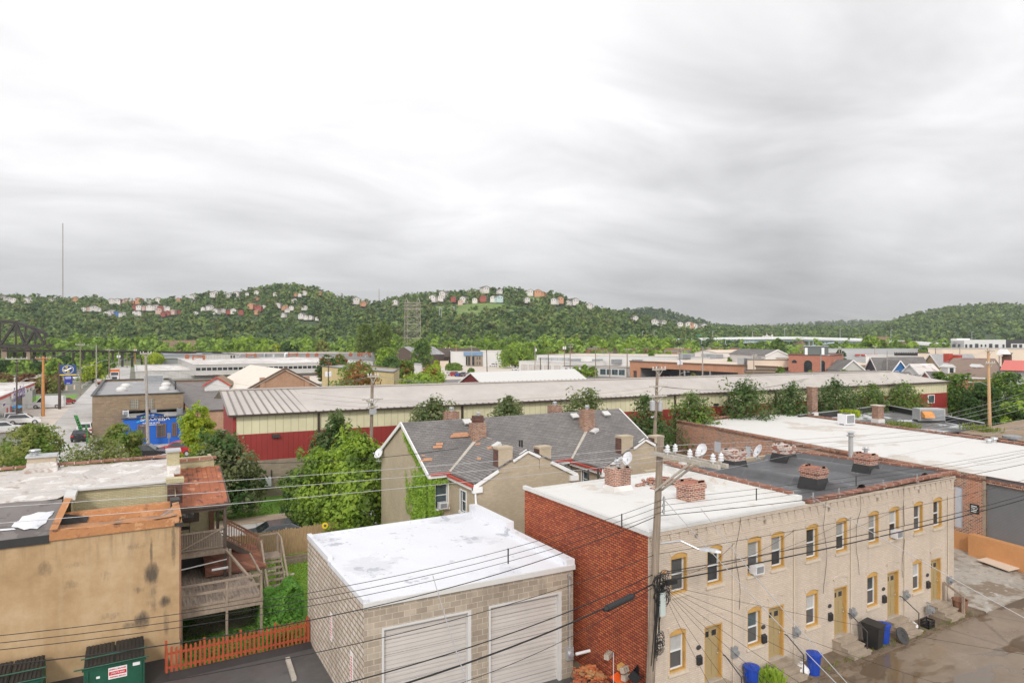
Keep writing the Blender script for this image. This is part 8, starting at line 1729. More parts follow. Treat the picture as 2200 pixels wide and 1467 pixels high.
m = MB(); m.box(-4.6, -1.28, 1.0, 2.2, 1.28, 3.95); m.build('box_body', plain('orange_truck_box', (.62, .15, .03), .5, .06), tk, loc=O); m = MB(); m.box(-4.65, -1.3, 3.95, 2.25, 1.3, 4.05); m.box(-4.6, -1.29, 1.0, 2.2, -1.281, 1.8); m.build('box_roof', M['white_metal'], tk, loc=O)
m = MB(); m.extr([(2.3, -1.2, .6), (4.9, -1.2, .6), (4.9, -1.2, 1.7), (3.9, -1.2, 1.9), (3.5, -1.2, 3.0), (2.3, -1.2, 3.1)], (0, 2.4, 0)); m.build('cab', PNT['white'], tk, loc=O, fix=True); m = MB(); m.face([(3.93, -1.05, 1.98), (3.93, 1.05, 1.98), (3.56, 1.05, 2.9), (3.56, -1.05, 2.9)]); m.build('windscreen', M['glass'], tk, loc=O); m = MB(); m.box(4.9, -.7, .75, 4.93, .7, 1.5); m.build('radiator_grille', M['dark_metal'], tk, loc=O)
for x in (-3.2, 3.7):
 for s in (-1, 1): m = MB(); m.cyl((x, s * .95, .5), (x, s * 1.26, .5), .5, .5, 14); m.build('wheel', M['black_plastic'], tk, loc=O)
tl = thing('flat_trailer', 'rusty orange flat trailer beside the long street', 'trailer', atz(222, 825), rz=R(80)); m = MB(); m.box(-3.5, -1.2, .7, 3.5, 1.2, .95); m.box(3.5, -.1, .7, 5.2, .1, .9); m.build('bed', M['rust_roof'], tl, loc=O)
for x in (-1.2, 0): m = MB(); m.cyl((x, -1.25, .4), (x, 1.25, .4), .4, .4, 12); m.build('wheel', M['black_plastic'], tl, loc=O)
for k, px in enumerate((1298, 1318)): t = thing('skip', ('left', 'right')[k] + ' blue waste skip before the office wing windows', 'skip', atz(px, 804)); p = t.location; m = MB(Matrix.Translation(p)); m.extr([(-.8, -1, .1), (.8, -1, .1), (1.1, -1, 1.6), (-1.1, -1, 1.6)], (0, 2, 0)); m.build('skip_body', M['store_blue'], t, fix=True); m = MB(Matrix.Translation(p)); m.box(-1.1, -1.1, 1.6, 1.1, 1.1, 1.72); m.build('skip_lid', M['dark_metal'], t)
sg = thing('pole_sign', 'tall dark pole with a blue round emblem sign and a lower blue panel', 'sign', atz(128, 878)); b = Vector(sg.location); d_ = 129.3
m = MB(); m.cyl(b, atd(128, 778, d_), .26, .22, 12); m.build('sign_pole', M['pole_dark'], sg)
SB = Matrix.Translation(atd(146.5, 793, d_ - .6)) @ Matrix.Rotation(R(-12), 4, 'Z'); k_ = d_ / F
m = MB(SB); m.box(-15 * k_, -.15, -10 * k_, 15 * k_, .15, 10 * k_); o1 = m.build('sign_board', plain('navy_sign', (.012, .045, .16), .5, .05), sg); m = MB(SB); m.box(-15.5 * k_, -.17, -12.2 * k_, 15 * k_, .13, -10.4 * k_); m.build('sign_strip', M['yellow_ink'], o1)
m = MB(SB); m.M = SB @ Matrix.Rotation(R(90), 4, 'X')
n_ = 28
for k in range(n_):
 a0, a1 = 2 * math.pi * k / n_, 2 * math.pi * (k + 1) / n_
 for r0, r1, z in ((10.0, 10.6, .16), (8.9, 9.1, .16)): m.face([(r0 * k_ * math.cos(a0), .85 * r0 * k_ * math.sin(a0), z), (r1 * k_ * math.cos(a0), .85 * r1 * k_ * math.sin(a0), z), (r1 * k_ * math.cos(a1), .85 * r1 * k_ * math.sin(a1), z), (r0 * k_ * math.cos(a1), .85 * r0 * k_ * math.sin(a1), z)])
m.M = SB; m.beam((-6 * k_, -.18, -3.5 * k_), (6.5 * k_, -.18, 3.5 * k_), .06, 2.6 * k_); m.build('emblem', M['white_ink'], o1)
for ch, x, z in (('U', -2.2, 4.6), ('N', -6.4, -1.5), ('D', 1.0, -4.6)): text(ch, SB @ Matrix.Translation((x * k_, -.2, z * k_)) @ FRONT, 5.2 * k_, M['yellow_ink'], o1, 'emblem_letter', bold=.03)
SB2 = Matrix.Translation(atd(147, 815, d_ - .6)) @ Matrix.Rotation(R(-12), 4, 'Z'); m = MB(SB2); m.box(-7.2 * k_, -.12, -9.5 * k_, 7.2 * k_, .12, 9.5 * k_); o2 = m.build('lower_board', plain('royal_blue_sign', (.015, .03, .26), .5, .05), sg); m = MB(SB2)
for z, w_ in ((6.5, 5), (4.5, 6), (2.5, 5), (-7.5, 3)): m.box(-w_ * k_, -.14, (z - .4) * k_, w_ * k_, -.122, (z + .4) * k_)
m.build('lower_lettering', M['white_ink'], o2)
for k, (px, py, h, lb) in enumerate(((178, 945, 3.1, 'tall lime green feather banner leaning beside the black car'), (186, 962, 2.6, 'narrow lime green feather banner nearest the bushes'))):
 b = atz(px, py); t = thing('feather_banner', lb, 'banner', b); tp = b + Vector((-1.0 if k == 0 else -.15, 0, h + .3)); m = MB(); m.tube([b, tp], .03, 6); m.build('banner_pole', M['dark_metal'], t); dr = (tp - b); a0, a1 = b + dr * .18, tp; s_ = Vector((.45 if k == 0 else .22, -.1, 0)); m = MB(); m.face([a0, a0 + s_, a1 + s_ * .9, a1]); m.face([a1, a1 + s_ * .9, a0 + s_, a0]); o = m.build('flag', M['lime'], t)
 m = MB(); q = dr * .11
 for j in range(6): c = a0.lerp(a1, .12 + .13 * j) + s_ * .5 + Vector((0, -.02, 0)); m.face([c - q * .3 - s_ * .22, c - q * .3 + s_ * .22, c + q * .3 + s_ * .22, c + q * .3 - s_ * .22])
 m.build('flag_lettering', M['black_ink'], o)
t = thing('road_sign', 'small sign on a thin post beside the red car', 'road sign', atz(363, 975)); b = Vector(t.location); m = MB(); m.cyl(b, b + Vector((0, 0, 2.5)), .04); m.build('post', M['steel'], t); m = MB(); m.box(b.x - .18, b.y - .05, 1.9, b.x + .18, b.y - .02, 2.5); m.build('plate', M['steel'], t)
t = thing('guard_rail', 'pale steel guard rail at the left of the long street', 'guard rail', atz(180, 830)); m = MB()
ps = [atz(x, y) for x, y in ((176, 834), (185, 827), (195, 822), (207, 818))]
for a, b in zip(ps, ps[1:]): m.beam(a + Vector((0, 0, .6)), b + Vector((0, 0, .6)), .1, .4)
for a in ps: m.box(a.x - .1, a.y - .1, 0, a.x + .1, a.y + .1, .75)
m.build('rail', M['galv'], t)
for k, (px, py) in enumerate(((143, 838), (160, 836))): p = atz(px, py); t = thing('bollard', ('left', 'right')[k] + ' cream bollard of the pair below the blue sign', 'bollard', p); m = MB(); m.cyl(p, p + Vector((0, 0, 1.1)), .2, .2, 10); m.lathe(p + Vector((0, 0, 1.1)), [(.2, 0), (.1, .1), (.02, .12)], 10); m.build('post', M['far_pink_roof'], t)
# ------------------------------------------------------------------ trees
def quads_mesh(name, V4, mats, mi=None):
 """V4: (n, 4, 3) corners -> mesh"""
 n = len(V4); me = bpy.data.meshes.new(name)
 me.vertices.add(n * 4); me.vertices.foreach_set('co', np.ascontiguousarray(V4, dtype=np.float32).ravel())
 me.loops.add(n * 4); me.loops.foreach_set('vertex_index', np.arange(n * 4, dtype=np.int32))
 me.polygons.add(n); me.polygons.foreach_set('loop_start', np.arange(0, n * 4, 4, dtype=np.int32))
 for m in mats: me.materials.append(m)
 if mi is not None: me.polygons.foreach_set('material_index', np.asarray(mi, dtype=np.int32))
 me.update(calc_edges=True); return me
def leaves(P, N, S, rg, jit=.7):
 D_ = N + rg.normal(0, jit, P.shape); D_ /= np.linalg.norm(D_, axis=1)[:, None] + 1e-9
 A_ = np.cross(D_, rg.normal(0, 1, P.shape)); A_ /= np.linalg.norm(A_, axis=1)[:, None] + 1e-9; B_ = np.cross(D_, A_)
 a, b = A_ * S[:, None], B_ * S[:, None] * .62
 return np.stack([P - a, P - b, P + a, P + b], 1)
PROF = dict(round=lambda t: np.sqrt(np.clip(1 - (2 * t - 1) ** 2, 0, 1)), dome=lambda t: np.sqrt(np.clip(1 - t ** 2.2, 0, 1)) * np.clip(.55 + 2.5 * t, 0, 1),
   pear=lambda t: np.sin(np.pi * np.clip(t, 0, 1) ** .66) ** .75 * (1 - .18 * t) + .06, spade=lambda t: np.clip(1 - t, 0, 1) ** .62 * np.clip(.5 + 3 * t, 0, 1) + .04, cone=lambda t: np.clip(1.02 - t, 0, 1) ** .8)
def crown_quads(seed, h, w, kind, n, s, clump=None, spikes=0, jit=.7):
 rg = np.random.default_rng(seed); nc = clump or max(18, int(26 * (h * w) ** .35)); f = PROF[kind]
 t = rg.random(nc) ** .85; ang = rg.random(nc) * 6.283; rad = np.sqrt(rg.uniform(.12, 1.0, nc)); R_ = f(t) * w / 2
 C = np.stack([R_ * rad * np.cos(ang) * .86, R_ * rad * np.sin(ang) * .86, t * h * .94], 1)
 cr = rg.uniform(.09, .18, nc) * w * np.clip(f(t) + .25, .35, 1)
 if spikes:
  k = spikes; a2 = rg.random(k) * 6.283; q = rg.uniform(0, .32, k) * w; C = np.vstack([C, np.stack([q * np.cos(a2), q * np.sin(a2), h * rg.uniform(.72, .97, k)], 1)]); cr = np.concatenate([cr, np.full(k, .085 * w)])
 p = cr ** 2 / np.sum(cr ** 2); i = rg.choice(len(C), n, p=p); U_ = rg.normal(0, 1, (n, 3)); U_ /= np.linalg.norm(U_, axis=1)[:, None]
 P = C[i] + U_ * cr[i, None] * (rg.random(n) ** .33)[:, None] * np.array([1, 1, .8 if not spikes else 1.5])
 P[:, 2] = np.maximum(P[:, 2], .02 * h); cen = np.array([0, 0, h * .4]); O = P - cen; O /= np.linalg.norm(O, axis=1)[:, None] + 1e-9
 return leaves(P, U_ * .8 + O * .8 + np.array([0, 0, .35]), np.clip(rg.lognormal(0, .38, n), .4, 2.0) * s, rg, jit), i, rg
def tree(label, loc, h, w, kind, mat, seed, n=2500, s=.13, base=.18, cat='tree', name='tree', mat2=None, frac=.0, spikes=0, group=None, clump=None):
 loc = Vector(loc); t = thing(name, label, cat, loc, group); t.rotation_euler.z = (seed * 1.7) % 6.28; hb = h * base
 Q, i, rg = crown_quads(seed, h - hb, w, kind, n, s, clump, spikes); Q[:, :, 2] += hb
 mi = None; ms = [M[mat]]
 if mat2: ms.append(M[mat2]); mi = (np.sin(i * 12.9898 + seed) * .5 + .5 < frac).astype(int)
 o = bpy.data.objects.new('crown', quads_mesh('crown', Q, ms, mi)); COL.objects.link(o); o.parent = t
 m = MB(); r = random.Random(seed); tr = max(.06, w * .028); m.tube([(0, 0, 0), (tr * .4, 0, hb), (0, tr * .5, hb + (h - hb) * .5), (0, 0, h * .85)], [tr * 1.3, tr, tr * .6, tr * .15], 7)
 for k in range(7):
  a = r.uniform(0, 6.28); z = hb + (h - hb) * r.uniform(.0, .5); e = Vector((math.cos(a) * w * .36, math.sin(a) * w * .36, z + (h - hb) * .28)); m.tube([(0, 0, z), e * .5 + Vector((0, 0, z * .5 - .1)), e], [tr * .5, tr * .32, tr * .1], 5)
 o = m.build('trunk', M['bark'], t, loc=(0, 0, 0)); return t
def at_px(px, d): v = atd(px, 733, d); return (v.x, v.y, 0)
def top(py, d): return H - (py - 733) * d / F
def ptree(label, px, pytop, d, wpx, kind, mat, seed, **k):
 return tree(label, at_px(px, d), top(pytop, d), wpx * d / F, kind, mat, seed, **k)
ptree('large bright green leafy tree between the garage and the double house gable', 775, 920, 44, 190, 'spade', 'leaf_bright', 1, n=12000, s=.12, base=.06, mat2='leaf_mid', frac=.3, clump=80, spikes=12)
ptree('lower spreading bright tree joined to the left of the large one', 692, 962, 45.5, 165, 'dome', 'leaf_bright', 27, n=8500, s=.12, base=.08, mat2='leaf_mid', frac=.35, clump=60, spikes=8)
ptree('smaller darker green tree at the left of the large bright tree', 650, 1000, 47, 110, 'round', 'leaf_mid', 2, n=5000, s=.10, base=.12, mat2='leaf_dark', frac=.4)
pears = [('grey green pear tree beside the timber porch roof', 482, 921, 48.5, 150, 'leaf_grey', 'leaf_dark', 3, 9000), ('dark pear tree before the red siding near the shed pole', 722, 880, 51.5, 110, 'leaf_dark', 'leaf_pear', 4, 6000), ('pear tree top behind the left roof end of the double house', 925, 850, 55.5, 130, 'leaf_pear', 'leaf_grey', 5, 5500), ('pear tree top above the middle of the double house ridge', 1095, 842, 59.5, 100, 'leaf_pear', 'leaf_grey', 6, 4500),
         ('pear tree top above the second ridge chimney of the double house', 1256, 829, 63, 130, 'leaf_pear', 'leaf_grey', 7, 5500), ('dark pear tree behind the transformer pole', 1388, 846, 66, 120, 'leaf_dark', 'leaf_pear', 8, 6000), ('pear tree just right of the transformer pole', 1490, 842, 70, 130, 'leaf_pear', 'leaf_mid', 9, 6000), ('pear tree with the tallest top before the shed middle', 1603, 813, 75, 140, 'leaf_pear', 'leaf_dark', 12, 6500),
         ('pear tree just left of the tall brick chimney', 1698, 822, 79, 125, 'leaf_pear', 'leaf_dark', 13, 6000), ('pear tree just right of the tall brick chimney', 1790, 812, 83, 120, 'leaf_dark', 'leaf_pear', 14, 6000), ('pear tree second right of the tall brick chimney', 1868, 820, 87, 115, 'leaf_pear', 'leaf_mid', 15, 6000), ('pear tree furthest right before the shed end', 1942, 818, 91, 105, 'leaf_pear', 'leaf_mid', 16, 5500)]
for lb, px, py, d, w, m1, m2, sd, n in pears: ptree(lb, px, py, d, w * (1.3 if px > 1300 else 1.12), 'dome' if 900 < px < 1300 else 'spade' if px > 1300 else 'pear', m1, sd, n=int(n * 1.2), s=.13, base=.1, mat2=m2, frac=.4, spikes=7, name='pear_tree', group='pear trees along the back street')
ptree('golden green conical tree at the left end of the long shed', 424, 854, 69, 100, 'pear', 'leaf_yellow', 17, n=6500, s=.13, base=.08, mat2='leaf_bright', frac=.3)
ptree('rounded green tree before the blue shop', 262, 904, 63, 92, 'round', 'leaf_mid', 18, n=6000, s=.12, base=.06, mat2='leaf_olive', frac=.45)
ptree('broad olive green tree at the left edge', 66, 904, 59, 140, 'round', 'leaf_olive', 19, n=8500, s=.12, base=.04, mat2='leaf_mid', frac=.4)
ptree('lower olive bush at the left edge under the broad olive tree', 5, 958, 53, 130, 'round', 'leaf_olive', 20, n=6000, s=.11, base=.02, mat2='leaf_mid', frac=.3)
ptree('grey green spiky shrub behind the metal capped chimney', 210, 941, 51, 165, 'dome', 'leaf_grey', 21, n=8000, s=.10, base=.05, mat2='leaf_olive', frac=.4, spikes=8)
for k, (lb, px, py, d, w) in enumerate((('big dark green tree left of the new yellow brown pole', 2065, 797, 101, 130), ('big green tree right of the new yellow brown pole', 2165, 792, 99, 130), ('small green bush beyond the shed end', 2018, 792, 112, 60), ('low bright shrubs below the trees at the right edge', 2185, 850, 84, 90), ('dark green tree at the right edge', 2235, 800, 92, 130), ('dark tree in the gap right of the red shed end', 2110, 815, 95, 100))):
 ptree(lb, px, py, d, w, 'dome', ('leaf_mid', 'leaf_mid', 'leaf_mid', 'leaf_bright', 'leaf_mid', 'leaf_dark')[k], 30 + k, n=6500, s=.17, base=.04, mat2='leaf_dark', frac=.35)
mid = [('left crown of the tall twin willows', 784, 689, 385, 50, 'round', 'leaf_willow', None), ('right crown of the tall twin willows', 820, 686, 383, 50, 'round', 'leaf_willow', None), ('bright round tree before the lattice tower', 830, 741, 245, 52, 'round', 'leaf_bright', 'leaf_mid'), ('dark spreading tree below the bright round one', 840, 762, 225, 70, 'dome', 'leaf_dark', 'leaf_mid'), ('tall round dark tree right of the lattice tower foot', 906, 724, 320, 54, 'dome', 'leaf_mid', 'leaf_dark'),
       ('broad dark tree with russet heads before the mustard building', 768, 770, 128, 122, 'dome', 'leaf_mid', 'leaf_red'), ('tree with orange seed heads before the factory', 703, 757, 188, 58, 'dome', 'leaf_dark', 'leaf_red'), ('orange headed tree top above the factory roof', 730, 757, 195, 38, 'round', 'leaf_mid', 'leaf_red'), ('green tree with red seed heads right of the mustard building', 925, 782, 155, 85, 'dome', 'leaf_bright', 'leaf_red'), ('russet tinged tree between the mustard building and the red headed tree', 872, 768, 200, 46, 'dome', 'leaf_mid', 'leaf_red'), ('bright yellow green tree above the red headed tree', 938, 772, 240, 20, 'round', 'leaf_yellow', None), ('low leafy tree behind the shed roof', 900, 800, 140, 120, 'dome', 'leaf_bright', 'leaf_mid'),
       ('big round bright tree left of the depot doors', 1108, 735, 330, 88, 'dome', 'leaf_bright', 'leaf_mid'), ('left conical tree of the hedge before the office', 1237, 786, 246, 20, 'dome', 'leaf_mid', 'leaf_bright'), ('middle conical tree of the hedge before the office', 1256, 783, 246, 24, 'dome', 'leaf_mid', 'leaf_bright'), ('right conical tree of the hedge before the office', 1273, 787, 246, 24, 'dome', 'leaf_mid', 'leaf_bright'),
       ('yellowish bush before the loading bay', 1490, 798, 140, 28, 'dome', 'leaf_olive', None), ('small tree on the buff roof before the white hall', 1571, 762, 230, 22, 'round', 'leaf_mid', None), ('small tree behind the depot hall roof', 1400, 754, 300, 20, 'dome', 'leaf_mid', None), ('small tree at the left foot of the arched brick building', 1677, 783, 150, 32, 'dome', 'leaf_olive', 'leaf_mid'), ('bush below the wide arched window', 1742, 791, 140, 22, 'dome', 'leaf_olive', None), ('yellow green bush below the narrow arched window', 1812, 790, 150, 34, 'dome', 'leaf_yellow', 'leaf_mid'), ('dark tree behind the arched brick building', 1805, 747, 240, 30, 'dome', 'leaf_dark', None),
       ('yellow green tree at the end of the long street', 330, 756, 340, 46, 'round', 'leaf_yellow', 'leaf_bright'), ('yellow green tree by the grey lamp pole', 200, 776, 212, 54, 'dome', 'leaf_yellow', 'leaf_mid'), ('dark green tree behind the orange truck', 222, 763, 270, 50, 'dome', 'leaf_mid', None), ('dark conical tree before the pale lot', 20, 773, 262, 40, 'cone', 'leaf_dark', None), ('dark round tree left of the orange pole', 80, 775, 262, 30, 'round', 'leaf_dark', None), ('dark tree at the left edge below the viaduct', -2, 770, 260, 30, 'round', 'leaf_dark', None), ('russet shrub beside the far white car', 58, 800, 190, 50, 'dome', 'leaf_russet', None), ('broad rusty brown shrub above the white shop', 100, 806, 170, 72, 'dome', 'leaf_russet', 'leaf_olive'), ('dark rusty shrub beside the blue pole sign', 122, 798, 182, 30, 'dome', 'leaf_russet', 'leaf_dark'), ('olive shrub at the left edge above the white shop', 8, 800, 200, 40, 'dome', 'leaf_olive', 'leaf_russet'), ('green tree left of the blue pole sign', 118, 768, 250, 40, 'dome', 'leaf_mid', 'leaf_bright'), ('yellow headed tree before the riverside wood', 595, 736, 420, 32, 'round', 'leaf_olive', 'leaf_yellow'), ('dark round tree beside the yellow headed tree', 622, 730, 415, 40, 'round', 'leaf_dark', None), ('olive round tree beyond the factory', 692, 727, 420, 30, 'round', 'leaf_olive', None),
       ('tall green tree before the pale bridge at its bend', 1870, 717, 420, 46, 'round', 'leaf_mid', 'leaf_bright'), ('green tree before the bridge right of the tall one', 1898, 727, 425, 26, 'round', 'leaf_mid', None), ('dark tree before the pale bridge left of the pier', 1670, 724, 400, 40, 'dome', 'leaf_dark', 'leaf_mid'), ('hedge row left of the red headed tree', 975, 780, 300, 40, 'dome', 'leaf_mid', None), ('small bush before the white works', 1012, 790, 262, 16, 'dome', 'leaf_mid', None)]
for k, (lb, px, py, d, w, kd, m1, m2) in enumerate(mid):
 ptree(lb, px, py, d, w, kd, m1, 60 + k, n=1400 + 26 * w, s=.0013 * d + .05, base=.06, mat2=m2, frac=.22 if m2 in ('leaf_red', None) else .45)
def wood_mass(name, pts, mats, label, seed, q, s, kind='round', hs=(9, 16), ar=.85, cl=7):
 rg = np.random.default_rng(seed); out = []; mi = []
 for (x, y, z) in pts:
  h = rg.uniform(*hs); w = h * ar * rg.uniform(.75, 1.2); Q, _, _ = crown_quads(int(rg.integers(1 << 30)), h, w, kind, q, s, cl, 0, .28); out.append(Q + np.array([x, y, z - .1 * h])); mi.append(np.full(len(Q), int(rg.integers(len(mats)))))
 o = bpy.data.objects.new(name, quads_mesh(name, np.concatenate(out), mats, np.concatenate(mi))); COL.objects.link(o); return tag(o, label, 'wood', None, 'stuff')
rg = random.Random(77); pts = []
for k in range(640):
 px = rg.uniform(-120, 2330); d = rg.uniform(410, 520) if px > 250 else rg.uniform(355, 520) if px > 122 else rg.uniform(485, 550); v = atd(px, 733, d)
 if 1440 < px < 2330 and d < 440: continue
 pts.append((v.x, v.y, 0 if px < 1450 else -2.5))
wood_mass('riverside_wood', pts, [M['belt_wood'], M['leaf_mid'], M['leaf_bright'], M['belt_wood']], 'belt of bright green riverside trees at the foot of the hills', 5, 230, .85, hs=(13, 22))
pts = []
for k in range(90): px = rg.uniform(-60, 300); d = rg.uniform(250, 345); v = atd(px, 733, d); (v.x < -14) and pts.append((v.x, v.y, 0))
wood_mass('viaduct_scrub', pts, [M['belt_wood'], M['leaf_mid'], M['leaf_dark']], 'green scrub round the railway viaduct', 6, 260, .6, 'dome', (3.5, 7.5), 1.1)
# ------------------------------------------------------------------ hills
def interp(prof, px):
 if px <= prof[0][0]: return prof[0][1]
 for (a, b), (c, d) in zip(prof, prof[1:]):
  if px <= c: return b + (d - b) * (px - a) / (c - a)
 return prof[-1][1]
class Hill:
 def __init__(s, prof, d0, d1, th, p=1.0, dips=()): s.prof, s.d0, s.d1, s.th, s.p, s.dips = prof, d0, d1, th, p, dips
 def pos(s, px, t):
  d = s.d0 + (s.d1 - s.d0) * t; zr = H + (733 - interp(s.prof, px)) * s.d1 / F - s.th; tt = max(0.0, min(t, 1.0))
  z = zr * (tt ** s.p) * (1.0 if t <= 1 else 1 - .5 * (t - 1)) + 2.2 * math.sin(px * .021 + t * 5) * math.sin(t * 6.3) * min(1, t * 4) * (1 - .6 * tt); v = atd(px, 733, d); return Vector((v.x, v.y, z))
 def find(s, px, py):
  best = None
  for k in range(120):
   t = .02 + k / 120; q = s.pos(px, t); dd = s.d0 + (s.d1 - s.d0) * t; y = 733 - (q.z - H) * F / dd
   if y <= py: return q, dd
  return s.pos(px, 1.0), s.d1
 def mesh(s, name, x0, x1, mat, nx=90):
  m = MB(); ny = 20; I = [[m.P(s.pos(x0 + (x1 - x0) * i / nx, -.05 + 1.45 * j / ny)) for j in range(ny + 1)] for i in range(nx + 1)]
  for i in range(nx):
   for j in range(ny): m.idx([I[i][j], I[i + 1][j], I[i + 1][j + 1], I[i][j + 1]])
  return tag(m.build(name, mat, smooth=True), kind='structure')
h1 = Hill([(-200, 626), (0, 633), (70, 633), (130, 638), (200, 638), (260, 645), (330, 642), (400, 637), (450, 627), (500, 630), (540, 618), (590, 612), (640, 610), (680, 618), (720, 634), (790, 646), (820, 648), (850, 637), (900, 629), (1000, 625), (1060, 619), (1090, 615), (1120, 621), (1150, 629), (1200, 628), (1230, 642), (1270, 655), (1300, 663), (1340, 671), (1380, 678), (1450, 694), (1520, 702), (1650, 716), (1800, 726)], 560, 1000, 9, 1.15)
h2 = Hill([(1150, 690), (1340, 664), (1400, 660), (1440, 667), (1470, 676), (1500, 684), (1540, 694), (1600, 703), (1700, 712)], 1300, 1900, 9)
h3 = Hill([(1560, 712), (1640, 704), (1690, 697), (1760, 693), (1830, 689), (1890, 691), (1960, 690), (2100, 690)], 2300, 3200, 9)
h4 = Hill([(1500, 706), (1600, 704), (1680, 702), (1760, 703), (1830, 706), (1880, 702), (1910, 693), (1940, 683), (1980, 672), (2050, 660), (2100, 657), (2150, 654), (2200, 657), (2300, 650), (2400, 655)], 850, 1600, 9, 1.05)
h1.mesh('hill', -220, 1800, M['hill_soil']); h2.mesh('hill', 1150, 1700, M['hill_soil'], 40); h3.mesh('hill', 1560, 2150, M['hill_soil'], 40); h4.mesh('hill', 1500, 2400, M['hill_soil'], 50)
HOUSES = []
def hs(cl, wpx, txt):
 for tok in txt.split():
  c, a, b = tok.split(','); HOUSES.append((cl, c, float(a), float(b), wpx))
hs('lower left hillside', 9, 'w,180,670 p,190,669 w,201,670 w,213,670 w,228,679 w,238,680 b,252,681 w,263,682 r,290,668 w,300,668 p,312,668 w,322,669 w,333,668 r,345,670 w,355,669 w,364,669 w,290,677 w,298,680 p,341,676 r,351,681 r,361,678 p,373,677 r,383,675')
hs('middle hillside', 9, 'w,421,681 w,438,669 w,451,668 w,466,676 w,478,673 r,491,676 w,503,676 r,518,677 o,541,666 r,549,665 o,552,677 r,557,670 w,568,665 w,600,664 o,612,667 w,617,672 w,626,668 w,610,682 w,654,668 w,649,687 w,658,688 w,668,688 w,681,689')
hs('upper left ridge', 9, 'w,5,650 w,18,650 w,31,652 w,61,652 w,112,651 o,161,650 w,241,647 w,256,648 p,269,647 o,286,646 o,300,645 w,320,645 w,341,645 o,386,645 w,416,642 w,456,641 w,461,633 w,491,633 w,511,633')
hs('wooded knoll', 8, 'w,531,636 w,553,636 w,591,637 o,633,637 w,644,638 w,655,636 o,688,635 o,551,646 w,632,652')
hs('right hilltop street', 11, 'w,763,655 o,780,659 w,851,658 w,931,651 w,946,649 w,954,643 r,974,650 w,997,653 w,1021,653 r,1037,651 w,1061,651 c,1071,652 w,1131,652 w,1192,656 o,1203,654 w,1222,657 w,1234,658 w,1267,662 w,1140,629 o,1154,629 o,1166,629 w,1073,632 w,1041,629 p,989,656')
hs('lower right slope', 11, 'w,1459,702 w,1479,702 w,1491,706 w,1510,706 w,1363,692 w,1408,701 w,1424,701 o,1484,705')
HC = dict(w=((.70, .65, .61), 'white'), p=((.60, .42, .36), 'pinkish'), r=((.36, .10, .08), 'red brick'), o=((.58, .30, .18), 'orange brick'), b=((.06, .16, .38), 'blue'), c=((.50, .62, .62), 'pale blue')); PROTO = {}
def hill_house(c):
 if c in PROTO: return PROTO[c]
 m = MB(); m.box(-.5, -.6, -.8, .5, .6, .75); m.m = 1; m.slab([(-.58, -.68, .72), (0, -.68, 1.15), (0, .68, 1.15), (-.58, .68, .72)][::-1], .06); m.slab([(.58, .68, .72), (0, .68, 1.15), (0, -.68, 1.15), (.58, -.68, .72)][::-1], .06); m.m = 0; m.face([(-.5, -.601, .75), (.5, -.601, .75), (0, -.601, 1.1)]); m.m = 2
 for x in (-.3, .12): m.box(x, -.62, .3, x + .16, -.6, .5)
 o = m.build('hillside_house', [plain('house_wall_' + c, HC[c][0], .8, .1, 1.0), M['shingle'] if c in 'wcb' else M['brown_roof'], M['glass']]); COL.objects.unlink(o); PROTO[c] = o.data; bpy.data.objects.remove(o); return PROTO[c]
rh = random.Random(4); HP = []
for cl, c, px, py, wpx in HOUSES:
 p, d = h1.find(px, py + 2.0); o = bpy.data.objects.new('hillside_house', hill_house(c)); COL.objects.link(o); w = wpx * d / F * rh.uniform(.85, 1.3)
 o.location = p + Vector((0, 0, w * .75)); o.scale = (w, w * rh.uniform(.9, 1.3), w * .62); o.rotation_euler.z = -math.atan2(p.x, p.y) + rh.uniform(-.5, .5); HP.append((px, d, wpx))
 tag(o, 'tiny %s house among the trees of the %s' % (HC[c][1], cl), 'house', '%s houses on the %s' % (HC[c][1], cl))
CLEAR = [(975, 668, 42, 9), (1010, 678, 60, 7), (955, 690, 30, 5), (1075, 668, 50, 7), (1148, 645, 22, 14), (1045, 661, 60, 6), (1185, 680, 30, 5), (1440, 722, 60, 4)]
def hill_wood(h, x0, x1, n, label, seed, mats, q, s, hs, tmin=.0):
 r = random.Random(seed); pts = []
 while len(pts) < n:
  px = r.uniform(x0, x1); t = tmin + (1.04 - tmin) * math.sqrt(r.random()); p = h.pos(px, t); d = h.d0 + (h.d1 - h.d0) * t; y = 733 - (p.z - H) * F / d
  if h is h1:
   if any(((px - a) / rx) ** 2 + ((y - b) / ry) ** 2 < 1 for a, b, rx, ry in CLEAR) and r.random() < .93: continue
   if any(abs(px - hx) < hw * .9 and -62 < d - hd < 8 for hx, hd, hw in HP): continue
  pts.append((p.x, p.y, p.z))
 return wood_mass('hill_wood', pts, mats, label, seed, q, s, 'round', hs, .95)
var = foliage('hill_wood_light', (.20, .28, .08), .35, .02, .2, .05); var2 = foliage('hill_wood_deep', (.08, .14, .055), .35, .02, .2, .05)
var3 = foliage('hill_wood_olive', (.18, .21, .075), .35, .02, .2, .05)
hill_wood(h1, -180, 1700, 7200, 'dense green wood covering the long hill behind the valley', 11, [M['hill_wood'], var, var2, M['hill_wood'], var3], 72, 1.3, (7, 16))
hill_wood(h2, 1250, 1680, 900, 'dark wood on the hill behind the end of the long hill', 12, [M['far_wood'], var2], 60, 2.4, (10, 17)); hill_wood(h3, 1580, 2120, 900, 'hazy wood on the farthest hills', 13, [M['far_wood']], 36, 4.2, (14, 24)); hill_wood(h4, 1520, 2380, 2600, 'dense wood covering the hill on the right', 14, [M['far_wood'], M['hill_wood'], var], 70, 2.1, (12, 22))
m = MB()
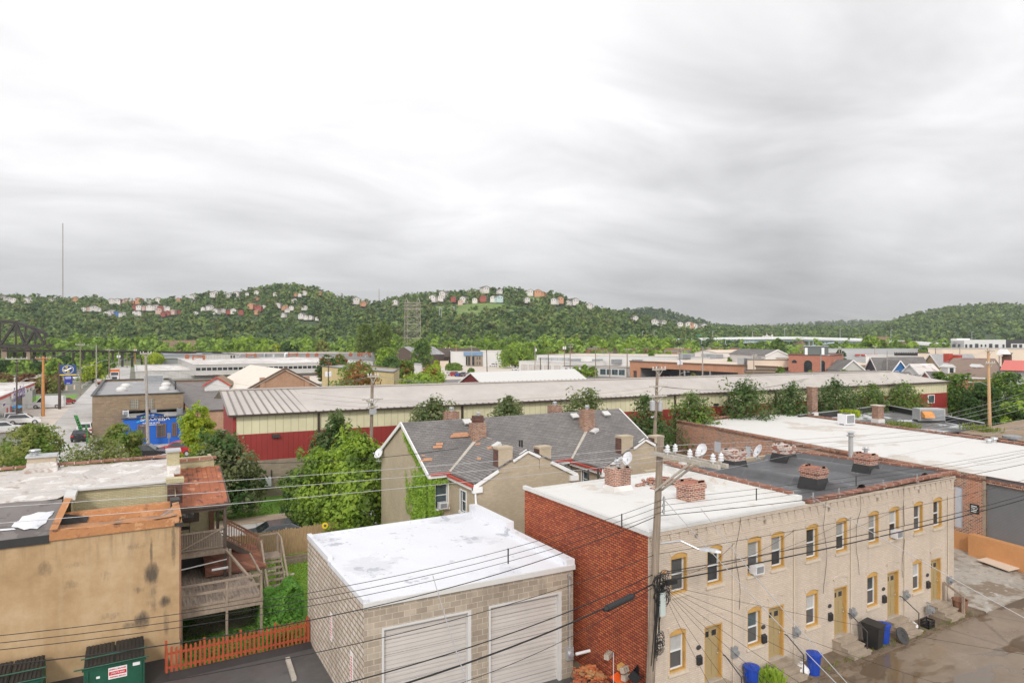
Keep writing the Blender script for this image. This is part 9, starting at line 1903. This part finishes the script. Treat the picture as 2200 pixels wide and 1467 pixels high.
for (a, b, rx, ry) in CLEAR:
 P_ = [h1.find(a + rx * 1.1 * math.cos(k * .628), b + ry * 1.1 * math.sin(k * .628))[0] + Vector((0, 0, 2.5)) for k in range(10)]; c = sum(P_, Vector()) / 10
 for k in range(10): m.face([c, P_[k], P_[(k + 1) % 10]])
tag(m.build('hill_meadow', M['far_grass']), kind='structure')
# ------------------------------------------------------------------ masts, lattice towers, bridges
def lattice(name, label, px, py0, py1, d, w0, w1, r, nseg, arms=()):
 b = atd(px, py0, d); z0, z1 = b.z, H - (py1 - 733) * d / F; t = thing(name, label, 'tower', b); m = MB(Matrix.Translation((b.x, b.y, 0)) @ Matrix.Rotation(-.1, 4, 'Z'))
 def c(k, s): q = k / nseg; w = (w0 + (w1 - w0) * q) / 2; return Vector((s[0] * w, s[1] * w, z0 + (z1 - z0) * q))
 Sg = ((-1, -1), (1, -1), (1, 1), (-1, 1))
 for k in range(nseg):
  for i in range(4):
   j = (i + 1) % 4; m.beam(c(k, Sg[i]), c(k + 1, Sg[i]), r * 1.3); m.beam(c(k + 1, Sg[i]), c(k + 1, Sg[j]), r); m.beam(c(k, Sg[i]), c(k + 1, Sg[j]), r * .8); m.beam(c(k, Sg[j]), c(k + 1, Sg[i]), r * .8)
 for (q, w) in arms: z = z0 + (z1 - z0) * q; m.beam((-w, -w0 * .4, z), (w, -w0 * .4, z), r * 1.5); m.beam((-w, w0 * .4, z), (w, w0 * .4, z), r * 1.5)
 m.build('lattice_frame', M['tower_steel'], t); return t
lattice('lattice_tower', 'tall square steel lattice pylon rising from the riverside trees', 886, 741, 650, 400, 8.2, 7.4, .14, 6, ((.17, 5.4), (.86, 5.6), (.94, 5.0), (1.0, 5.4), (.5, 4.4)))
T_ = bpy.data.objects['lattice_tower']; m = MB(); b = T_.location; zt = H + 83 * 400 / F
for s in (-3.6, 3.6):
 for q in (-3.4, 3.4): m.beam((b.x + s * CT, b.y - s * ST + q * .8, zt), (b.x + s * CT, b.y - s * ST, zt + 2.9), .3)
m.build('peak_frame', M['tower_steel'], T_)
lattice('radio_mast', 'very tall thin radio mast on the left ridge', 135, 640, 479, 1000, 1.0, .7, .17, 26); lattice('hill_mast', 'faint thin mast on the saddle between the hills', 814.5, 650, 620, 1000, .6, .4, .2, 6)
for k, (px, y0, y1, lb) in enumerate(((946, 691, 659, 'left'), (975, 685, 658, 'right'), (1146, 655, 640, 'upper'))):
 p, d = h1.find(px, y0); t = thing('power_pylon', lb + ' pale A frame pylon on the grassy clearing of the hill', 'pylon', p); hh = (y0 - y1) * d / F; m = MB(Matrix.Translation(p))
 for s in (-1, 1): m.beam((s * hh * .12, 0, -1), (s * hh * .04, 0, hh), .45)
 m.beam((-hh * .1, 0, hh * .95), (hh * .1, 0, hh * .95), .4); m.beam((-hh * .08, 0, hh * .5), (hh * .08, 0, hh * .5), .3); m.build('pylon_frame', M['galv'], t)
rb_ = thing('railway_bridge', 'dark iron railway truss bridge at the left edge', 'bridge', at_px(50, 470)); TC = [(-70, 693), (-30, 690), (0, 690), (34, 692), (55, 699), (76, 706), (97, 716), (111, 742)]
for dd in (466, 477):
 m = MB(); A_ = [atd(x, y, dd) for x, y in TC]; B_ = [atd(x, 743, dd) for x, y in TC]
 for i in range(len(TC) - 1): m.beam(A_[i], A_[i + 1], 1.3, 1.9); m.beam(B_[i], B_[i + 1], 1.3, 2.2); m.beam(A_[i], B_[i], 1.1); (m.beam(A_[i], B_[i + 1], 1.3) if i % 2 else m.beam(B_[i], A_[i + 1], 1.3)) if i < 6 else None
 m.build('truss', M['bridge_dark'], rb_)
m = MB()
for x, y in TC[:-1]: m.beam(atd(x, y, 466), atd(x, y, 477), .5)
m.slab([atd(-80, 742, 464), atd(112, 742, 464), atd(112, 742, 480), atd(-80, 742, 480)], 1.5); m.build('deck', M['bridge_dark'], rb_)
m = MB();
for px in (10, 60): q = atd(px, 748, 470); m.box(q.x - 1.6, q.y - 3, 0, q.x + 1.6, q.y + 3, 9);
m.build('pier', M['stone_pier'], rb_)
vd = thing('railway_viaduct', 'long low dark iron railway viaduct before the riverside trees', 'viaduct', at_px(150, 340)); m = MB(); VP = [(10, 753, 335), (150, 753, 338), (300, 755.5, 350), (430, 757, 395), (640, 758, 430)]
for (a, b) in zip(VP, VP[1:]): m.beam(atd(*a), atd(*b), 4, 1.0); m.beam(atd(a[0], a[1] - 1.2, a[2] - 2), atd(b[0], b[1] - 1.2, b[2] - 2), .15, .5)
m.build('deck', M['bridge_dark'], vd); m = MB()
for k in range(14):
 m.cut(); px = 32 + 21 * k; q = atd(px, 756, 338 + 12 * max(0, (px - 150) / 150)); m.box(q.x - .55, q.y - 1.4, 0, q.x + .55, q.y + 1.4, q.z)
m.build('pier', M['bridge_dark'], vd)
hb = thing('road_bridge', 'long pale blue road bridge crossing the valley on the right', 'bridge', at_px(1750, 640)); BP = [(1440, 731, 700), (1560, 728, 680), (1700, 727, 655), (1840, 731, 630), (1900, 734, 610), (2060, 744, 560)]
m = MB(); g = MB(); dk = MB()
for a, b in zip(BP, BP[1:]): A_, B_ = atd(*a), atd(*b); m.beam(A_, B_, 12, 1.4); m.beam(A_ + Vector((0, -6, 1.3)), B_ + Vector((0, -6, 1.3)), .3, 1.3); k_ = 3.6 if a[0] >= 1840 else 1.8; g.beam(A_ + Vector((0, -5.5, -.7 - k_ / 2)), B_ + Vector((0, -5.5, -.7 - k_ / 2)), .6, k_)
m.build('deck', M['bridge_deck'], hb); n_ = 40
for k in range(n_):
 px = 1490 + 8.5 * k; q = atd(px, 729, 670); ph = ((px - 1512) % 200) / 200; ar = 6.5 * (2 * ph - 1) ** 2;
 if px < 1800: g.beam(q + Vector((0, -5.5, -1)), q + Vector((0, -5.5, -2.6 - ar)), .5); p2 = ((px + 8.5 - 1512) % 200) / 200; (p2 > ph) and g.beam(q + Vector((0, -5.5, -2.6 - ar)), atd(px + 8.5, 729, 670) + Vector((0, -5.5, -2.6 - 6.5 * (2 * p2 - 1) ** 2)), .6, .9)
g.build('girder', M['bridge_blue'], hb); m = MB()
for px, w, d in ((1710, 6, 655), (1929, 4, 590), (1944, 2, 588), (1515, 5, 690)): m.cut(); q = atd(px, 728, d); m.box(q.x - w * .45, q.y - 9, -3, q.x + w * .45, q.y + 3, q.z - .3 + (1.5 if px == 1710 else -1.5))
m.build('pier', M['stone_pier'], hb)
m = MB()
for px, py0, py1, d in ((1531, 728, 711, 690), (1617, 727, 711, 670), (1686, 727, 706, 655), (1805, 730, 706, 635), (1914, 735, 709, 600), (2088, 742, 713, 560), (1380, 728, 711, 690), (1405, 726, 710, 690)):
 a = atd(px, py0, d); b = atd(px, py1, d); m.beam(a, b, .35); m.beam(b, b + Vector((1.6, -1, .2)), .3)
m.build('lamp_post', M['galv'], hb); m = MB(); a, b = atd(1498, 724, 690), atd(1506, 718.5, 690); m.box(min(a.x, b.x), a.y, a.z, max(a.x, b.x) + 3, a.y + .3, b.z); m.build('green_sign', plain('sign_green', (.02, .30, .20), .5, .05), hb)
ch = thing('twin_spired_church', 'pale church with two small white spires beyond the bridge', 'church', at_px(1653, 760)); m = MB(frame(1653, 760, R(-22))); m.box(-6, 0, 0, 6, 14, 16.5); m.extr([(-6, 0, 16.5), (6, 0, 16.5), (0, 0, 20)], (0, 14, 0)); m.build('nave', M['far_pink_roof'], ch)
for s in (-1, 1): m = MB(frame(1653 + s * 5.6, 758, R(-22))); m.box(-1.1, -1.1, 0, 1.1, 1.1, 18.5); m.lathe((0, 0, 18.5), [(1.3, 0), (1.5, 1), (.9, 2), (.25, 2.6), (.1, 6)], 8); m.build('spire', M['white_metal'], ch)
flat_block('brown_valley_building', 'brown building with a red block beyond the bridge bend', 'building', [pd(1874, 560), pd(1910, 560), pd(1910, 580), pd(1874, 580)], 17.5, M['brown_roof'], M['brown_roof'], z0=0)
# ------------------------------------------------------------------ air
if HAZE > 0:
 m = MB(); m.box(-900, -60, -1.2, 3900, 4300, 330); hz = tag(m.build('haze', None or M['galv']), None, None, None, 'stuff'); hz.data.materials.clear(); hm = bpy.data.materials.new('haze'); hm.use_nodes = True; ht = hm.node_tree; ht.nodes.clear()
 pv = ht.nodes.new('ShaderNodeVolumePrincipled'); pv.inputs['Color'].default_value = (.86, .90, .95, 1); pv.inputs['Density'].default_value = HAZE; pv.inputs['Anisotropy'].default_value = 0.2; ho = ht.nodes.new('ShaderNodeOutputMaterial'); ht.links.new(pv.outputs[0], ho.inputs[1]); hz.data.materials.append(hm)
